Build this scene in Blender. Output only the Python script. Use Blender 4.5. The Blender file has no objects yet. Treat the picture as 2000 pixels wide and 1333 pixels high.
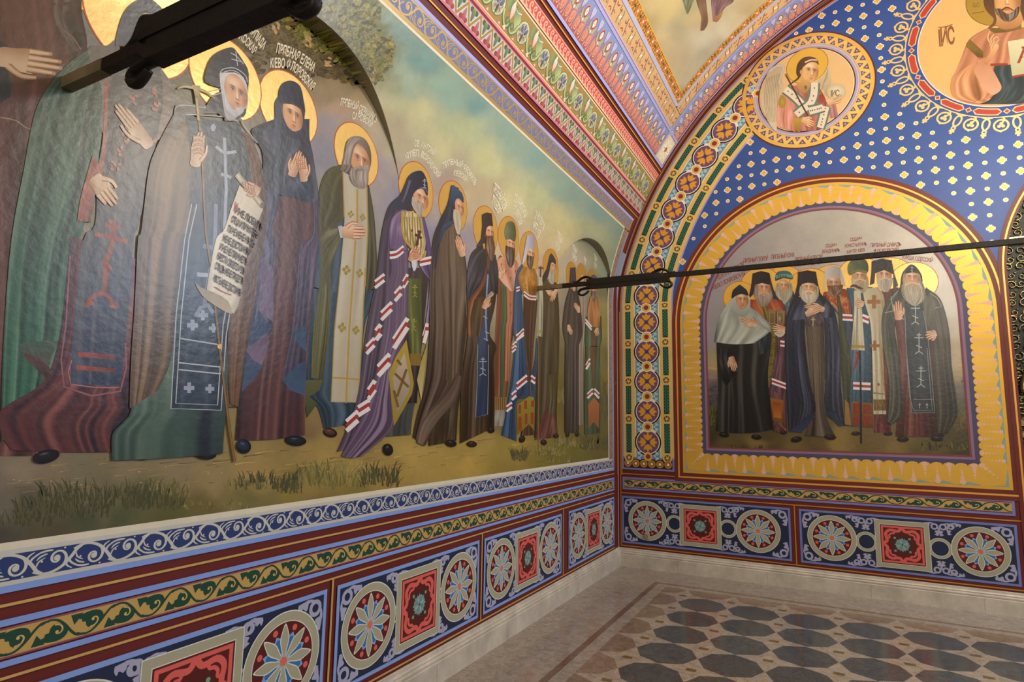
import bpy, math, random
import numpy as np
from mathutils import Matrix, Vector
from mathutils.geometry import delaunay_2d_cdt, tessellate_polygon

# ---------------------------------------------------------------- camera
F_PX = 1180.0
CAM = np.array([2.23914, -6.83179, 1.6])
def _unit(v): return v / np.linalg.norm(v)
_y = _unit(np.array([1634 - 1000., 831.5 - 666.5, F_PX]))
_x = -_unit(np.array([-1229 - 1000., 787 - 666.5, F_PX]))
_x = _unit(_x - _y * (_x @ _y))
_z = np.cross(_x, _y)
ROT = np.array([_x, _y, _z])          # world axes written in camera axes (right, down, forward)
scene = bpy.context.scene
camd = bpy.data.cameras.new('camera'); camd.sensor_width = 36.0; camd.sensor_fit = 'HORIZONTAL'
camd.lens = F_PX * 36.0 / 2000.0; camd.clip_start = 0.05
cam = bpy.data.objects.new('camera', camd); scene.collection.objects.link(cam)
_r = ROT @ np.diag([1., -1., -1.])
_m = np.eye(4); _m[:3, :3] = _r; _m[:3, 3] = CAM
cam.matrix_world = Matrix(_m.tolist())
scene.camera = cam
# ---------------------------------------------------------------- light and exposure
scene.view_settings.view_transform = 'Standard'; scene.view_settings.look = 'None'
scene.view_settings.gamma = 1.0; scene.view_settings.use_curve_mapping = False
scene.view_settings.exposure = EXPOSURE = 0.12
w = bpy.data.worlds.new('world'); scene.world = w; w.use_nodes = True
w.node_tree.nodes['Background'].inputs[0].default_value = (0.55, 0.62, 0.75, 1)
w.node_tree.nodes['Background'].inputs[1].default_value = 0.3
def area(name, loc, target, sx, sy, power, col, spread=180):
    l = bpy.data.lights.new(name, 'AREA'); l.shape = 'RECTANGLE'; l.size = sx; l.size_y = sy
    l.energy = power; l.color = col; l.spread = math.radians(spread)
    o = bpy.data.objects.new(name, l); scene.collection.objects.link(o); o.location = loc
    o.rotation_euler = (Vector(target) - Vector(loc)).to_track_quat('-Z', 'Y').to_euler()
    return o
area('cool_side_light', (7.80, -.75, 4.22), (0, -5.2, 2.3), 1.7, 1.5, 230, (0.72, 0.84, 1.0))  # unseen cool fill added for the dado; no window stands here
area('cool_side_light', (8.22, -6.2, 2.6), (0, -5.8, 1.4), 1.6, 2.6, 38, (0.72, 0.83, 1.0))
area('rear_warm_light', (4.6, -11.8, 3.8), (3.0, 0, 3.2), 2.6, 2.4, 135, (1.0, 0.95, 0.88))  # warm area light for the sheen on the back mural; no doorway there
def lamp(name, loc, power, col, r=0.25):
    l = bpy.data.lights.new(name, 'POINT'); l.energy = power; l.color = col; l.shadow_soft_size = r
    o = bpy.data.objects.new(name, l); scene.collection.objects.link(o); o.location = loc; return o
area('vault_fill', (4.3, -5.4, 3.3), (3.9, -4.6, 6.5), 1.3, 1.3, 170, (1.0, 0.92, 0.80))  # unseen fill aimed upwards, added to brighten the vault; no fitting modelled
lamp('chandelier_light', (4.3, -2.95, 4.45), 300, (1.0, 0.91, 0.78), 0.42)

# ---------------------------------------------------------------- surfaces of the room
XC, ZC, RV = 4.19, 2.25, 4.2842
_S = [0.]; _X = [0.]; _Z = [0.]
_th1 = math.asin((3.4 - ZC) / 4.285)
while _Z[-1] < 3.4:
    z = _Z[-1]; th = 0 if z < 2.94 else _th1 * (z - 2.94) / .46
    _X.append(_X[-1] + math.sin(th) * .002); _Z.append(_Z[-1] + math.cos(th) * .002); _S.append(_S[-1] + .002)
S0 = _S[-1]; A0 = math.atan2(_Z[-1] - ZC, XC - _X[-1])
SAPEX = S0 + (math.pi / 2 - A0) * RV
_SS = np.array(_S + list(np.arange(S0 + .01, SAPEX + 8, .01)))
_PX = np.interp(_SS, _S, _X); _PZ = np.interp(_SS, _S, _Z)
_k = _SS > S0; _a = A0 + (_SS - S0) / RV
_PX = np.where(_k, XC - RV * np.cos(_a), _PX); _PZ = np.where(_k, ZC + RV * np.sin(_a), _PZ)
_TA = np.where(_k, _a, np.interp(_PZ, [0, 2.94, 3.4], [0, 0, _th1]))   # tangent angle from vertical
def prof(s):                                   # profile of the vault: arc length -> x, z, inward normal
    s = np.asarray(s, float); x = np.interp(s, _SS, _PX); z = np.interp(s, _SS, _PZ)
    t = np.interp(s, _SS, _TA)
    return x, z, np.cos(t), -np.sin(t)
def z2s(z):                                    # only for the lower half of the vault
    n = np.argmax(_PZ); return np.interp(z, _PZ[:n], _SS[:n])
LUN = [(-4.864, 2.731, .804), (-.951, 2.505, .988), (-8.6, 2.731, .804)]   # arched recesses in the left wall: y, z, radius
def in_lun(y, z):
    r = np.zeros(np.shape(y), bool)
    for cy, cz, cr in LUN: r |= ((y - cy) ** 2 + (z - cz) ** 2 < cr ** 2)
    return r
def WL(uv, off):                               # left wall and its painted vault foot, u = y, v = z
    y, z = uv[:, 0], uv[:, 1]
    s = z2s(z); x, zz, nx, nz = prof(s)
    fl = (z < 2.94) | in_lun(y, z)
    x = np.where(fl, 0, x); nx = np.where(fl, 1, nx); nz = np.where(fl, 0, nz)
    return np.c_[x + nx * off, y, z + nz * off]
def WV(uv, off):                               # vault, u = y, v = arc length
    x, z, nx, nz = prof(uv[:, 1]); return np.c_[x + nx * off, uv[:, 0], z + nz * off]
KN = np.array([3.83, 3.973, 4.106, 4.268, 4.513, 4.689, 4.982, 5.2, 5.316] + [5.316 + .08 * k for k in range(1, 40)])
def WVK(knots):                                # the vault as long flat strips between the given arc lengths
    k = np.asarray(knots); kx, kz, _, _ = prof(k)
    def f(uv, off):
        s = uv[:, 1]; i = np.clip(np.searchsorted(k, s - 1e-7) - 1, 0, len(k) - 2); t = (s - k[i]) / (k[i + 1] - k[i])
        dx, dz = kx[i + 1] - kx[i], kz[i + 1] - kz[i]; L = np.hypot(dx, dz)
        return np.c_[kx[i] + dx * t + dz / L * off, uv[:, 0], kz[i] + dz * t - dx / L * off]
    return f
WVS = WVK(KN)
def WB(uv, off): return np.c_[uv[:, 0], np.full(len(uv), -1.) * off, uv[:, 1]]   # back wall, u = x, v = z
def WA(uv, off):                               # back wall along the vault edge, u = arc length, v = distance inwards
    x, z, nx, nz = prof(uv[:, 0]); return np.c_[x + nx * uv[:, 1], 0 * x - off, z + nz * uv[:, 1]]
def WF(uv, off): return np.c_[uv[:, 0], uv[:, 1], 0 * uv[:, 0] + off]
def rays(p):
    p = np.asarray(p, float); return np.c_[p[:, 0] - 1000, p[:, 1] - 666.5, np.full(len(p), F_PX)] @ ROT.T
def unL(p):                                    # photograph point -> y, z on the left wall
    r = rays(p); q = CAM + r * (-CAM[0] / r[:, 0])[:, None]; out = q[:, 1:].copy()
    bad = (out[:, 1] > 2.94) & ~in_lun(out[:, 0], out[:, 1])
    for it in range(12):                       # the curved part: step to the profile
        if not bad.any(): break
        xx = prof(z2s(np.clip(out[bad, 1], 0, 6.4)))[0]
        q = CAM + r[bad] * ((xx - CAM[0]) / r[bad, 0])[:, None]; out[bad] = q[:, 1:]
    return out
def unB(p):
    r = rays(p); q = CAM + r * (-CAM[1] / r[:, 1])[:, None]; return q[:, [0, 2]]
def unV(p):                                    # photograph point -> y, s on the vault
    out = []
    for r in rays(p):
        f = (_PX - CAM[0]) * r[2] - (_PZ - CAM[2]) * r[0]
        c = np.nonzero(f[:-1] * f[1:] <= 0)[0]; best = None
        for i in c:
            u = f[i] / (f[i] - f[i + 1]); x = _PX[i] + u * (_PX[i + 1] - _PX[i]); z = _PZ[i] + u * (_PZ[i + 1] - _PZ[i])
            t = (x - CAM[0]) / r[0] if abs(r[0]) > abs(r[2]) else (z - CAM[2]) / r[2]
            if t > 0 and (best is None or t < best[0]): best = (t, _SS[i] + u * (_SS[i + 1] - _SS[i]))
        out.append((CAM[1] + r[1] * best[0], best[1]))
    return np.array(out)
def proj(P):
    q = (P - CAM) @ ROT; return np.c_[1000 + F_PX * q[:, 0] / q[:, 2], 666.5 + F_PX * q[:, 1] / q[:, 2]]
def PL(uv, off): return WL(unL(uv), off)       # drawings traced from the photograph land on their wall
def PB(uv, off): return WB(unB(uv), off)
def PV(uv, off): return WV(unV(uv), off)

# ---------------------------------------------------------------- colour helpers
def rgb(c, m=0.0):
    if isinstance(c, str):
        c = c.lstrip('#'); c = [int(c[i:i + 2], 16) for i in (0, 2, 4)]
    c = np.asarray(c[:3], float) / 255.; lin = np.where(c <= .04045, c / 12.92, ((c + .055) / 1.055) ** 2.4)
    return np.array([*lin, m])
def G(c): return rgb(c, .32)                   # leaf gold and gold paint
def mix(a, b, t):
    t = np.asarray(t)[..., None] if np.ndim(t) else t
    return a * (1 - t) + b * t
_rng = np.random.RandomState(7)
_NT = _rng.rand(64, 64)
def vnoise(x, y):
    x = np.asarray(x, float); y = np.asarray(y, float)
    xi = np.floor(x).astype(int); yi = np.floor(y).astype(int); fx = x - xi; fy = y - yi
    fx = fx * fx * (3 - 2 * fx); fy = fy * fy * (3 - 2 * fy)
    a = _NT[xi % 64, yi % 64]; b = _NT[(xi + 1) % 64, yi % 64]; c = _NT[xi % 64, (yi + 1) % 64]; d = _NT[(xi + 1) % 64, (yi + 1) % 64]
    return (a * (1 - fx) + b * fx) * (1 - fy) + (c * (1 - fx) + d * fx) * fy
def fbm(x, y, o=4):
    v = 0; a = .5; t = 0
    for i in range(o): v = v + a * vnoise(x * 2 ** i + 17 * i, y * 2 ** i + 31 * i); t += a; a *= .5
    return v / t
def crom(pts, n=6, closed=False):
    p = np.asarray(pts, float); N = len(p)
    if N < 3: return p
    out = []
    for i in range(N if closed else N - 1):
        if closed: a, b, c, d = p[i - 1], p[i], p[(i + 1) % N], p[(i + 2) % N]
        else: a, b, c, d = p[max(i - 1, 0)], p[i], p[i + 1], p[min(i + 2, N - 1)]
        for k in range(n):
            t = k / n
            out.append(.5 * ((2 * b) + (c - a) * t + (2 * a - 5 * b + 4 * c - d) * t * t + (3 * b - a - 3 * c + d) * t ** 3))
    if not closed: out.append(p[-1])
    return np.array(out)

# ---------------------------------------------------------------- Art: layered flat drawing
class Art:
    def __init__(s): s.P = []; s.F = []; s.C = []; s.L = []; s.n = 0; s.lay = 0; s.k = 0
    def raw(s, P, F, C, lay=None):
        P = np.asarray(P, float).reshape(-1, 2); C = np.asarray(C, float)
        if C.ndim == 1: C = np.tile(C, (len(P), 1))
        s.P.append(P); s.C.append(C); s.k += 1; s.L.append(np.full(len(P), s.lay if lay is None else lay + .055 * (s.k % 15), float))
        s.F += [tuple(i + s.n for i in f) for f in F]; s.n += len(P)
        if lay is None: s.lay += 1
        return s
    def poly(s, pts, c, c2=None, ang=90, sm=0, noise=0, grid=0, lay=None, seed=0, colfn=None):
        p = crom(pts, sm, True) if sm else np.asarray(pts, float)
        if c2 is None and not noise and colfn is None and not grid:
            tr = tessellate_polygon([[Vector((a, b, 0)) for a, b in p]])
            return s.raw(p, [tuple(t) for t in tr], c, lay)
        lo, hi = p.min(0), p.max(0); g = grid or 12
        st = max((hi - lo).max() / g, 1e-6)
        gx, gy = np.meshgrid(np.arange(lo[0] + st / 2, hi[0], st), np.arange(lo[1] + st / 2, hi[1], st))
        q = np.c_[gx.ravel(), gy.ravel()]
        sc = (hi - lo).max()
        allp = np.r_[(p - lo) / sc, (q - lo) / sc]
        vs, es, fs, *_ = delaunay_2d_cdt([Vector(v) for v in allp], [], [list(range(len(p)))], 1, 1e-6)
        V = np.array([(v.x, v.y) for v in vs]) * sc + lo
        if colfn is not None: C = colfn(V)
        else:
            d = np.array([math.cos(math.radians(ang)), math.sin(math.radians(ang))])
            t = V @ d; pr = p @ d; t = np.clip((t - pr.min()) / max(np.ptp(pr), 1e-9), 0, 1)
            C = mix(c, c if c2 is None else c2, t)
        if noise:
            nn = fbm((V[:, 0] - lo[0]) / sc * 7 + seed, (V[:, 1] - lo[1]) / sc * 7 + seed * 3.1, 3) - .5
            C = C.copy(); C[:, :3] *= (1 + noise * 2 * nn)[:, None]
        return s.raw(V, [tuple(f) for f in fs], C, lay)
    def ell(s, cx, cy, rx, ry=None, c=None, c2=None, rot=0, n=28, lay=None):
        ry = rx if ry is None else ry
        t = np.linspace(0, 2 * np.pi, n, endpoint=False); x = rx * np.cos(t); y = ry * np.sin(t)
        a = math.radians(rot); P = np.c_[cx + x * math.cos(a) - y * math.sin(a), cy + x * math.sin(a) + y * math.cos(a)]
        P = np.r_[P, [[cx, cy]]]; F = [(i, (i + 1) % n, n) for i in range(n)]
        C = np.tile(c if c2 is None else c2, (n + 1, 1)); C[n] = c
        return s.raw(P, F, C, lay)
    def ring(s, cx, cy, r0, r1, c, n=40, a0=0, a1=360, lay=None):
        t = np.radians(np.linspace(a0, a1, n + 1)); u = np.c_[np.cos(t), np.sin(t)]
        P = np.r_[u * r0 + [cx, cy], u * r1 + [cx, cy]]
        return s.raw(P, [(i, i + 1, n + 2 + i, n + 1 + i) for i in range(n)], c, lay)
    def disc(s, cx, cy, r, c, n=48, nr=7, c2=None):
        q = np.linspace(0, 1, nr + 1)[1:]; t = np.linspace(0, 2 * np.pi, n, endpoint=False)
        P = np.r_[[[cx, cy]], np.concatenate([np.c_[cx + r * k * np.cos(t), cy + r * k * np.sin(t)] for k in q])]
        F = [(0, 1 + i, 1 + (i + 1) % n) for i in range(n)] + [(1 + j * n + i, 1 + j * n + (i + 1) % n, 1 + (j + 1) * n + (i + 1) % n, 1 + (j + 1) * n + i) for j in range(nr - 1) for i in range(n)]
        return s.raw(P, F, c)
    def rect(s, x0, y0, x1, y1, c, nx=1, ny=1, lay=None, rows=None):
        rw = np.linspace(y0, y1, ny + 1) if rows is None else np.asarray(rows); ny = len(rw) - 1
        X, Y = np.meshgrid(np.linspace(x0, x1, nx + 1), rw); W = nx + 1
        F = [(j * W + i, j * W + i + 1, j * W + W + i + 1, j * W + W + i) for j in range(ny) for i in range(nx)]
        return s.raw(np.c_[X.ravel(), Y.ravel()], F, c, lay)
    def frame(s, x0, y0, x1, y1, t, c, ny=1, nx=1):
        l = s.lay
        s.rect(x0, y0, x1, y0 + t, c, nx, 1, l); s.rect(x0, y1 - t, x1, y1, c, nx, 1, l)
        s.rect(x0, y0 + t, x0 + t, y1 - t, c, 1, ny, l); s.rect(x1 - t, y0 + t, x1, y1 - t, c, 1, ny, l); s.lay += 1
        return s
    def stroke(s, pts, w0, w1=None, c=None, ce=None, sm=5, lay=None, wmid=None, closed=False):
        p = crom(pts, sm, closed) if sm and len(pts) > 2 else np.asarray(pts, float)
        if closed: p = np.r_[p, p[:1]]
        w1 = w0 if w1 is None else w1; N = len(p)
        d = np.gradient(p, axis=0)
        if closed: d[0] = d[-1] = p[1] - p[-2]
        d /= np.maximum(np.linalg.norm(d, axis=1), 1e-9)[:, None]; n = np.c_[-d[:, 1], d[:, 0]]
        t = np.linspace(0, 1, N); w = w0 + (w1 - w0) * t
        if wmid is not None: w = w0 * (1 - t) ** 2 + 2 * wmid * t * (1 - t) * 1.0 + w1 * t ** 2
        w = w[:, None] / 2
        P = np.r_[p - n * w, p, p + n * w]
        C = np.tile(c, (3 * N, 1))
        if ce is not None: C[:N] = ce; C[2 * N:] = ce
        F = [(k * N + i, k * N + i + 1, (k + 1) * N + i + 1, (k + 1) * N + i) for k in (0, 1) for i in range(N - 1)]
        return s.raw(P, F, C, lay)
    def drape(s, L, R, c, hi=None, lo=None, folds=7, amp=.8, seed=0, n=44, m=44, edge=.35, drift=.6, lay=None, top=.4, vlo=None, hem=0):
        """cloth between a left and a right outline, folds running along it"""
        def down(p):                            # keep the outline running downwards
            p = [np.asarray(q, float) for q in p]
            if p[-1][1] - p[0][1] < 30 or len(p) < 4: return p
            o = [p[0]]
            for q in p[1:]:
                if q[1] > o[-1][1] + 1.0 or (q is p[-1] and q[1] > o[-1][1]): o.append(q)
            return o
        L = crom(down(L), 10); R = crom(down(R), 10)
        def rs(p, m):
            d = np.r_[0, np.cumsum(np.linalg.norm(np.diff(p, axis=0), axis=1))]; t = np.linspace(0, d[-1], m)
            return np.c_[np.interp(t, d, p[:, 0]), np.interp(t, d, p[:, 1])]
        L = rs(L, m); R = rs(R, m)
        u = np.linspace(0, 1, n)[None, :]; v = np.linspace(0, 1, m)[:, None]
        P = L[:, None, :] * (1 - u[..., None]) + R[:, None, :] * u[..., None]
        if hem:
            dn = np.stack([L[-1] - L[-2], R[-1] - R[-2]]).mean(0); dn = dn / max(np.linalg.norm(dn), 1e-9)
            bulge = np.sin(np.pi * u) * hem * (v ** 3); P = P + bulge[..., None] * dn
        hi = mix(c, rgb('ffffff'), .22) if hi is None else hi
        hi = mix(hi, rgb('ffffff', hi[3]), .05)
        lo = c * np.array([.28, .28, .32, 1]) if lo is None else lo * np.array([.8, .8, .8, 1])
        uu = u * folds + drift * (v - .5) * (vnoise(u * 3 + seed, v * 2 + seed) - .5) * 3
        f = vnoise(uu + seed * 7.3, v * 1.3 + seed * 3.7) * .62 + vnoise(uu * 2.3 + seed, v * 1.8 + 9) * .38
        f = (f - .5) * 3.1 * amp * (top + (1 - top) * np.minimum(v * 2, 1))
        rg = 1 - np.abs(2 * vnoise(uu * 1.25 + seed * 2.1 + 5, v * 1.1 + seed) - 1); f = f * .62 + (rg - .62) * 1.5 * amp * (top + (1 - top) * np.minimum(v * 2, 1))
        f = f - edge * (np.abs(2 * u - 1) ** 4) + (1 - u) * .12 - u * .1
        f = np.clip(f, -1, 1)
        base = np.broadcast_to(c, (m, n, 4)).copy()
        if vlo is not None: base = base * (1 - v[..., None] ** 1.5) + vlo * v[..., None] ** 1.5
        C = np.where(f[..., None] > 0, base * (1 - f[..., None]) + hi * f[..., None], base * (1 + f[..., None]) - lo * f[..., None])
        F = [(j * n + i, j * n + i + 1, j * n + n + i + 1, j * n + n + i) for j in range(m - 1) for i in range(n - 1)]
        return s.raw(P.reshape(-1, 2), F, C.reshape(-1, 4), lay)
    def face(s, cx, cy, w, h, t=0., shear=0., skin='d9a883', lip='a0503f', brow='4a3324', dark='7a4a32', rot=0, old=0, lit=-1, res=1, chin=.2, eye='2c2018'):
        """painted face, w and h are half sizes, t turns it (-1 left .. 1 right)"""
        nr, na = int(26 * res), int(56 * res)
        rr = np.linspace(0, 1, nr)[:, None]; th = np.linspace(0, 2 * np.pi, na, endpoint=False)[None, :]
        a = rr * np.cos(th) * (1 - chin * np.clip(np.sin(th), 0, 1) ** 1.6); b = rr * np.sin(th)
        skin = rgb(skin); lip = rgb(lip); brow = rgb(brow); dark = rgb(dark)
        C = np.broadcast_to(skin, a.shape + (4,)).copy()
        def g(col, x, y, sx, sy, k, r=0):
            nonlocal C
            ca, sa = math.cos(r), math.sin(r); dx = a - x; dy = b - y
            X = dx * ca + dy * sa; Y = -dx * sa + dy * ca
            wgt = (k * np.exp(-(X / sx) ** 2 - (Y / sy) ** 2))[..., None]; C = C * (1 - wgt) + col * wgt
        f = .30 * t; sd = -lit
        g(mix(skin, rgb('fff2dc'), .5), f * .5 + .25 * lit, -.5, .45, .3, .7)           # forehead
        g(dark, .95 * sd, .1, .42, .9, .75); g(dark, -1.0 * sd, .3, .2, .9, .35); g(dark, 0, 1.0, .8, .3, .45); g(dark, 0, -1.05, .9, .22, .4)
        e = .37; near = 1 - .28 * abs(t)
        for k in (-1, 1):
            ex = f + k * e * (near if k * t > 0 else 1 + .04 * abs(t))
            g(dark, ex, -.14, .23, .12, .75); g(mix(skin, rgb('c8664a'), .5), ex + .05 * k, .24, .2, .16, .35)
            g(brow, ex + .02 * k, -.28, .22, .045, .95, .12 * k); g(brow, ex - .12 * k, -.25, .1, .04, .5, .1 * k)
            g(rgb('e9dccb'), ex, -.09, .125, .045, .8); g(rgb(eye), ex + .03 * t, -.095, .06, .06, 1.0)
            g(rgb(eye), ex, -.145, .17, .03, .95, .05 * k); g(dark, ex, -.03, .15, .025, .45)
            if old: g(dark, ex, .06, .18, .03, .5, .25 * k)
        nx = f + .13 * t
        g(mix(skin, rgb('fff4e0'), .7), nx - .02 * sd, .08, .055, .25, .75); g(dark, nx + .13 * (1 if t >= 0 else -1) * (1 if sd > 0 else 1), .06, .05, .22, .55)
        g(dark, nx, .33, .16, .045, .85); g(rgb('4a2418'), nx + .08, .325, .035, .025, .8); g(rgb('4a2418'), nx - .08, .325, .035, .025, .7)
        g(mix(skin, rgb('fff4e0'), .5), nx, .25, .06, .06, .6)
        mx = f + .07 * t
        g(lip, mx, .53, .18, .045, .95); g(lip, mx, .60, .13, .045, .6); g(rgb('4a1c16'), mx, .555, .19, .016, .85); g(dark, mx, .70, .15, .05, .5)
        g(mix(skin, rgb('fff4e0'), .35), mx, .83, .14, .09, .5)
        if old:
            for yy in (-.55, -.66): g(dark, f, yy, .42, .018, .5)
        ra = math.radians(rot); x = a * w; y = b * h
        X = x * math.cos(ra) - y * math.sin(ra); Y = x * math.sin(ra) + y * math.cos(ra) + X * shear
        P = np.c_[(cx + X).ravel(), (cy + Y).ravel()]
        F = [(j * na + i, j * na + (i + 1) % na, (j + 1) * na + (i + 1) % na, (j + 1) * na + i) for j in range(nr - 1) for i in range(na)]
        return s.raw(P, F, C.reshape(-1, 4))
    def hand(s, wr, tip, wid, skin='d3a07c', thumb=1, spread=.5, curl=0., n=4):
        """painted hand from wrist to finger tips with separate fingers and a thumb"""
        wr = np.array(wr, float); tip = np.array(tip, float); d = tip - wr; L = np.linalg.norm(d); d /= L; nrm = np.array([-d[1], d[0]]) * thumb
        sk = rgb(skin); dk = rgb('6e412c'); hi = mix(sk, rgb('fff0dc'), .35); md = mix(sk, dk, .35)
        Pp = lambda a, b: wr + d * (a * L) + nrm * (b * wid)
        s.poly([Pp(-.08, -.36), Pp(.2, -.46), Pp(.5, -.52), Pp(.58, -.1), Pp(.56, .5), Pp(.35, .54), Pp(.12, .45), Pp(-.08, .36)], hi, md, sm=4, ang=math.degrees(math.atan2(nrm[1], nrm[0])) + 180, grid=8)
        ln = [.80, .97, 1.0, .9][:n]
        for i in range(n):
            b = -.42 + .28 * i * (4 / n) * (3 / 3.2); k = ln[i] if n == 4 else .95
            e = Pp(k, b * (1 + spread * .5) + curl * .35); m_ = Pp((.5 + k) / 2 + .03, b * (1 + spread * .28)); st = Pp(.44, b)
            s.stroke([st, m_, e], wid * .31, wid * .2, md, dk); s.stroke([st, m_, e], wid * .23, wid * .13, hi, sk)
            s.ell(e[0], e[1], wid * .085, wid * .085, sk, n=10)
        s.stroke([Pp(.12, .38), Pp(.36, .72), Pp(.62, .70)], wid * .34, wid * .2, md, dk); s.stroke([Pp(.1, .36), Pp(.36, .70), Pp(.62, .69)], wid * .27, wid * .14, hi, sk)
        return s
    def cross(s, cx, cy, r, w, c, slant=1, shear=0., base=1):
        T = lambda x, y: (cx + x * r, cy + y * r + x * r * shear)
        s.stroke([T(0, -1), T(0, 1.5)], w, w, c, sm=0); s.stroke([T(-.6, -.35), T(.6, -.35)], w, w, c, sm=0)
        s.stroke([T(-.3, -.72), T(.3, -.72)], w, w, c, sm=0)
        if slant: s.stroke([T(-.38, .62), T(.38, .95)], w, w, c, sm=0)
        if base: s.stroke([T(-.5, 1.75), T(0, 1.4), T(.5, 1.75)], w, w, c, sm=0)
        return s
    def put(s, art, M=None, fn=None, lay=None):
        """stamp another Art through a 2x3 matrix or a function"""
        P = np.concatenate(art.P); Ls = np.concatenate(art.L)
        if M is not None: P = P @ np.array(M)[:, :2].T + np.array(M)[:, 2]
        if fn is not None: P = fn(P)
        s.P.append(P); s.C.append(np.concatenate(art.C)); s.k += 1; s.L.append(Ls + (s.lay if lay is None else lay) + .011 * (s.k % 4))
        s.F += [tuple(i + s.n for i in f) for f in art.F]; s.n += len(P)
        if lay is None: s.lay += art.lay
        return s
def tr(x, y, sx=1., sy=None, rot=0.):
    sy = sx if sy is None else sy; a = math.radians(rot); c, d = math.cos(a), math.sin(a)
    return [[sx * c, -sy * d, x], [sx * d, sy * c, y]]
def T(ox, oy, sc):
    return lambda pts: [(ox + a / sc, oy + b / sc) for a, b in pts]

# ---------------------------------------------------------------- materials
def nodes_of(m):
    m.use_nodes = True; nt = m.node_tree; return nt, nt.nodes, nt.links, nt.nodes['Principled BSDF']
def paint_mat(name, rough, bump, bscale, metal_rough=.34, spec=.5, mott=.12):
    m = bpy.data.materials.new(name); nt, N, Lk, B = nodes_of(m)
    at = N.new('ShaderNodeAttribute'); at.attribute_name = 'Col'
    tc = N.new('ShaderNodeTexCoord'); nz = N.new('ShaderNodeTexNoise'); nz.inputs['Scale'].default_value = 9; nz.inputs['Detail'].default_value = 8; nz.inputs['Roughness'].default_value = .7
    Lk.new(tc.outputs['Object'], nz.inputs['Vector'])
    mr = N.new('ShaderNodeMapRange'); mr.inputs['From Min'].default_value = .3; mr.inputs['From Max'].default_value = .7
    mr.inputs['To Min'].default_value = 1 - mott; mr.inputs['To Max'].default_value = 1 + mott; Lk.new(nz.outputs['Fac'], mr.inputs['Value'])
    mu = N.new('ShaderNodeVectorMath'); mu.operation = 'SCALE'; Lk.new(at.outputs['Color'], mu.inputs[0]); Lk.new(mr.outputs[0], mu.inputs['Scale'])
    Lk.new(mu.outputs[0], B.inputs['Base Color']); Lk.new(at.outputs['Alpha'], B.inputs['Metallic'])
    r = N.new('ShaderNodeMapRange'); r.inputs['To Min'].default_value = rough; r.inputs['To Max'].default_value = metal_rough
    Lk.new(at.outputs['Alpha'], r.inputs['Value']); Lk.new(r.outputs[0], B.inputs['Roughness'])
    B.inputs['Specular IOR Level'].default_value = spec
    n2 = N.new('ShaderNodeTexNoise'); n2.inputs['Scale'].default_value = bscale; n2.inputs['Detail'].default_value = 6; Lk.new(tc.outputs['Object'], n2.inputs['Vector'])
    bp = N.new('ShaderNodeBump'); bp.inputs['Strength'].default_value = bump; bp.inputs['Distance'].default_value = .01
    Lk.new(n2.outputs['Fac'], bp.inputs['Height']); Lk.new(bp.outputs[0], B.inputs['Normal'])
    return m
M_OIL = paint_mat('oil_painted_canvas', .31, .12, 30, spec=.45, mott=.05)
M_WALL = paint_mat('painted_plaster', .46, .03, 60, spec=.35, mott=.05)
def flat_mat(name, c, rough=.5, metal=0., bump=0., bs=30, mott=0., c2=None, ms=12, spec=.5):
    m = bpy.data.materials.new(name); nt, N, Lk, B = nodes_of(m); c = rgb(c); B.inputs['Roughness'].default_value = rough; B.inputs['Metallic'].default_value = metal
    B.inputs['Base Color'].default_value = (*c[:3], 1); B.inputs['Specular IOR Level'].default_value = spec
    tc = N.new('ShaderNodeTexCoord')
    if c2 is not None:
        nz = N.new('ShaderNodeTexNoise'); nz.inputs['Scale'].default_value = ms; nz.inputs['Detail'].default_value = 9; nz.inputs['Roughness'].default_value = .68; Lk.new(tc.outputs['Object'], nz.inputs['Vector'])
        cr = N.new('ShaderNodeValToRGB'); cr.color_ramp.elements[0].position = .35; cr.color_ramp.elements[1].position = .65
        cr.color_ramp.elements[0].color = (*c[:3], 1); cr.color_ramp.elements[1].color = (*rgb(c2)[:3], 1)
        Lk.new(nz.outputs['Fac'], cr.inputs[0]); Lk.new(cr.outputs[0], B.inputs['Base Color'])
    if bump:
        n2 = N.new('ShaderNodeTexNoise'); n2.inputs['Scale'].default_value = bs; n2.inputs['Detail'].default_value = 6; Lk.new(tc.outputs['Object'], n2.inputs['Vector'])
        bp = N.new('ShaderNodeBump'); bp.inputs['Strength'].default_value = bump; bp.inputs['Distance'].default_value = .01
        Lk.new(n2.outputs['Fac'], bp.inputs['Height']); Lk.new(bp.outputs[0], B.inputs['Normal'])
    return m

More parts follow.
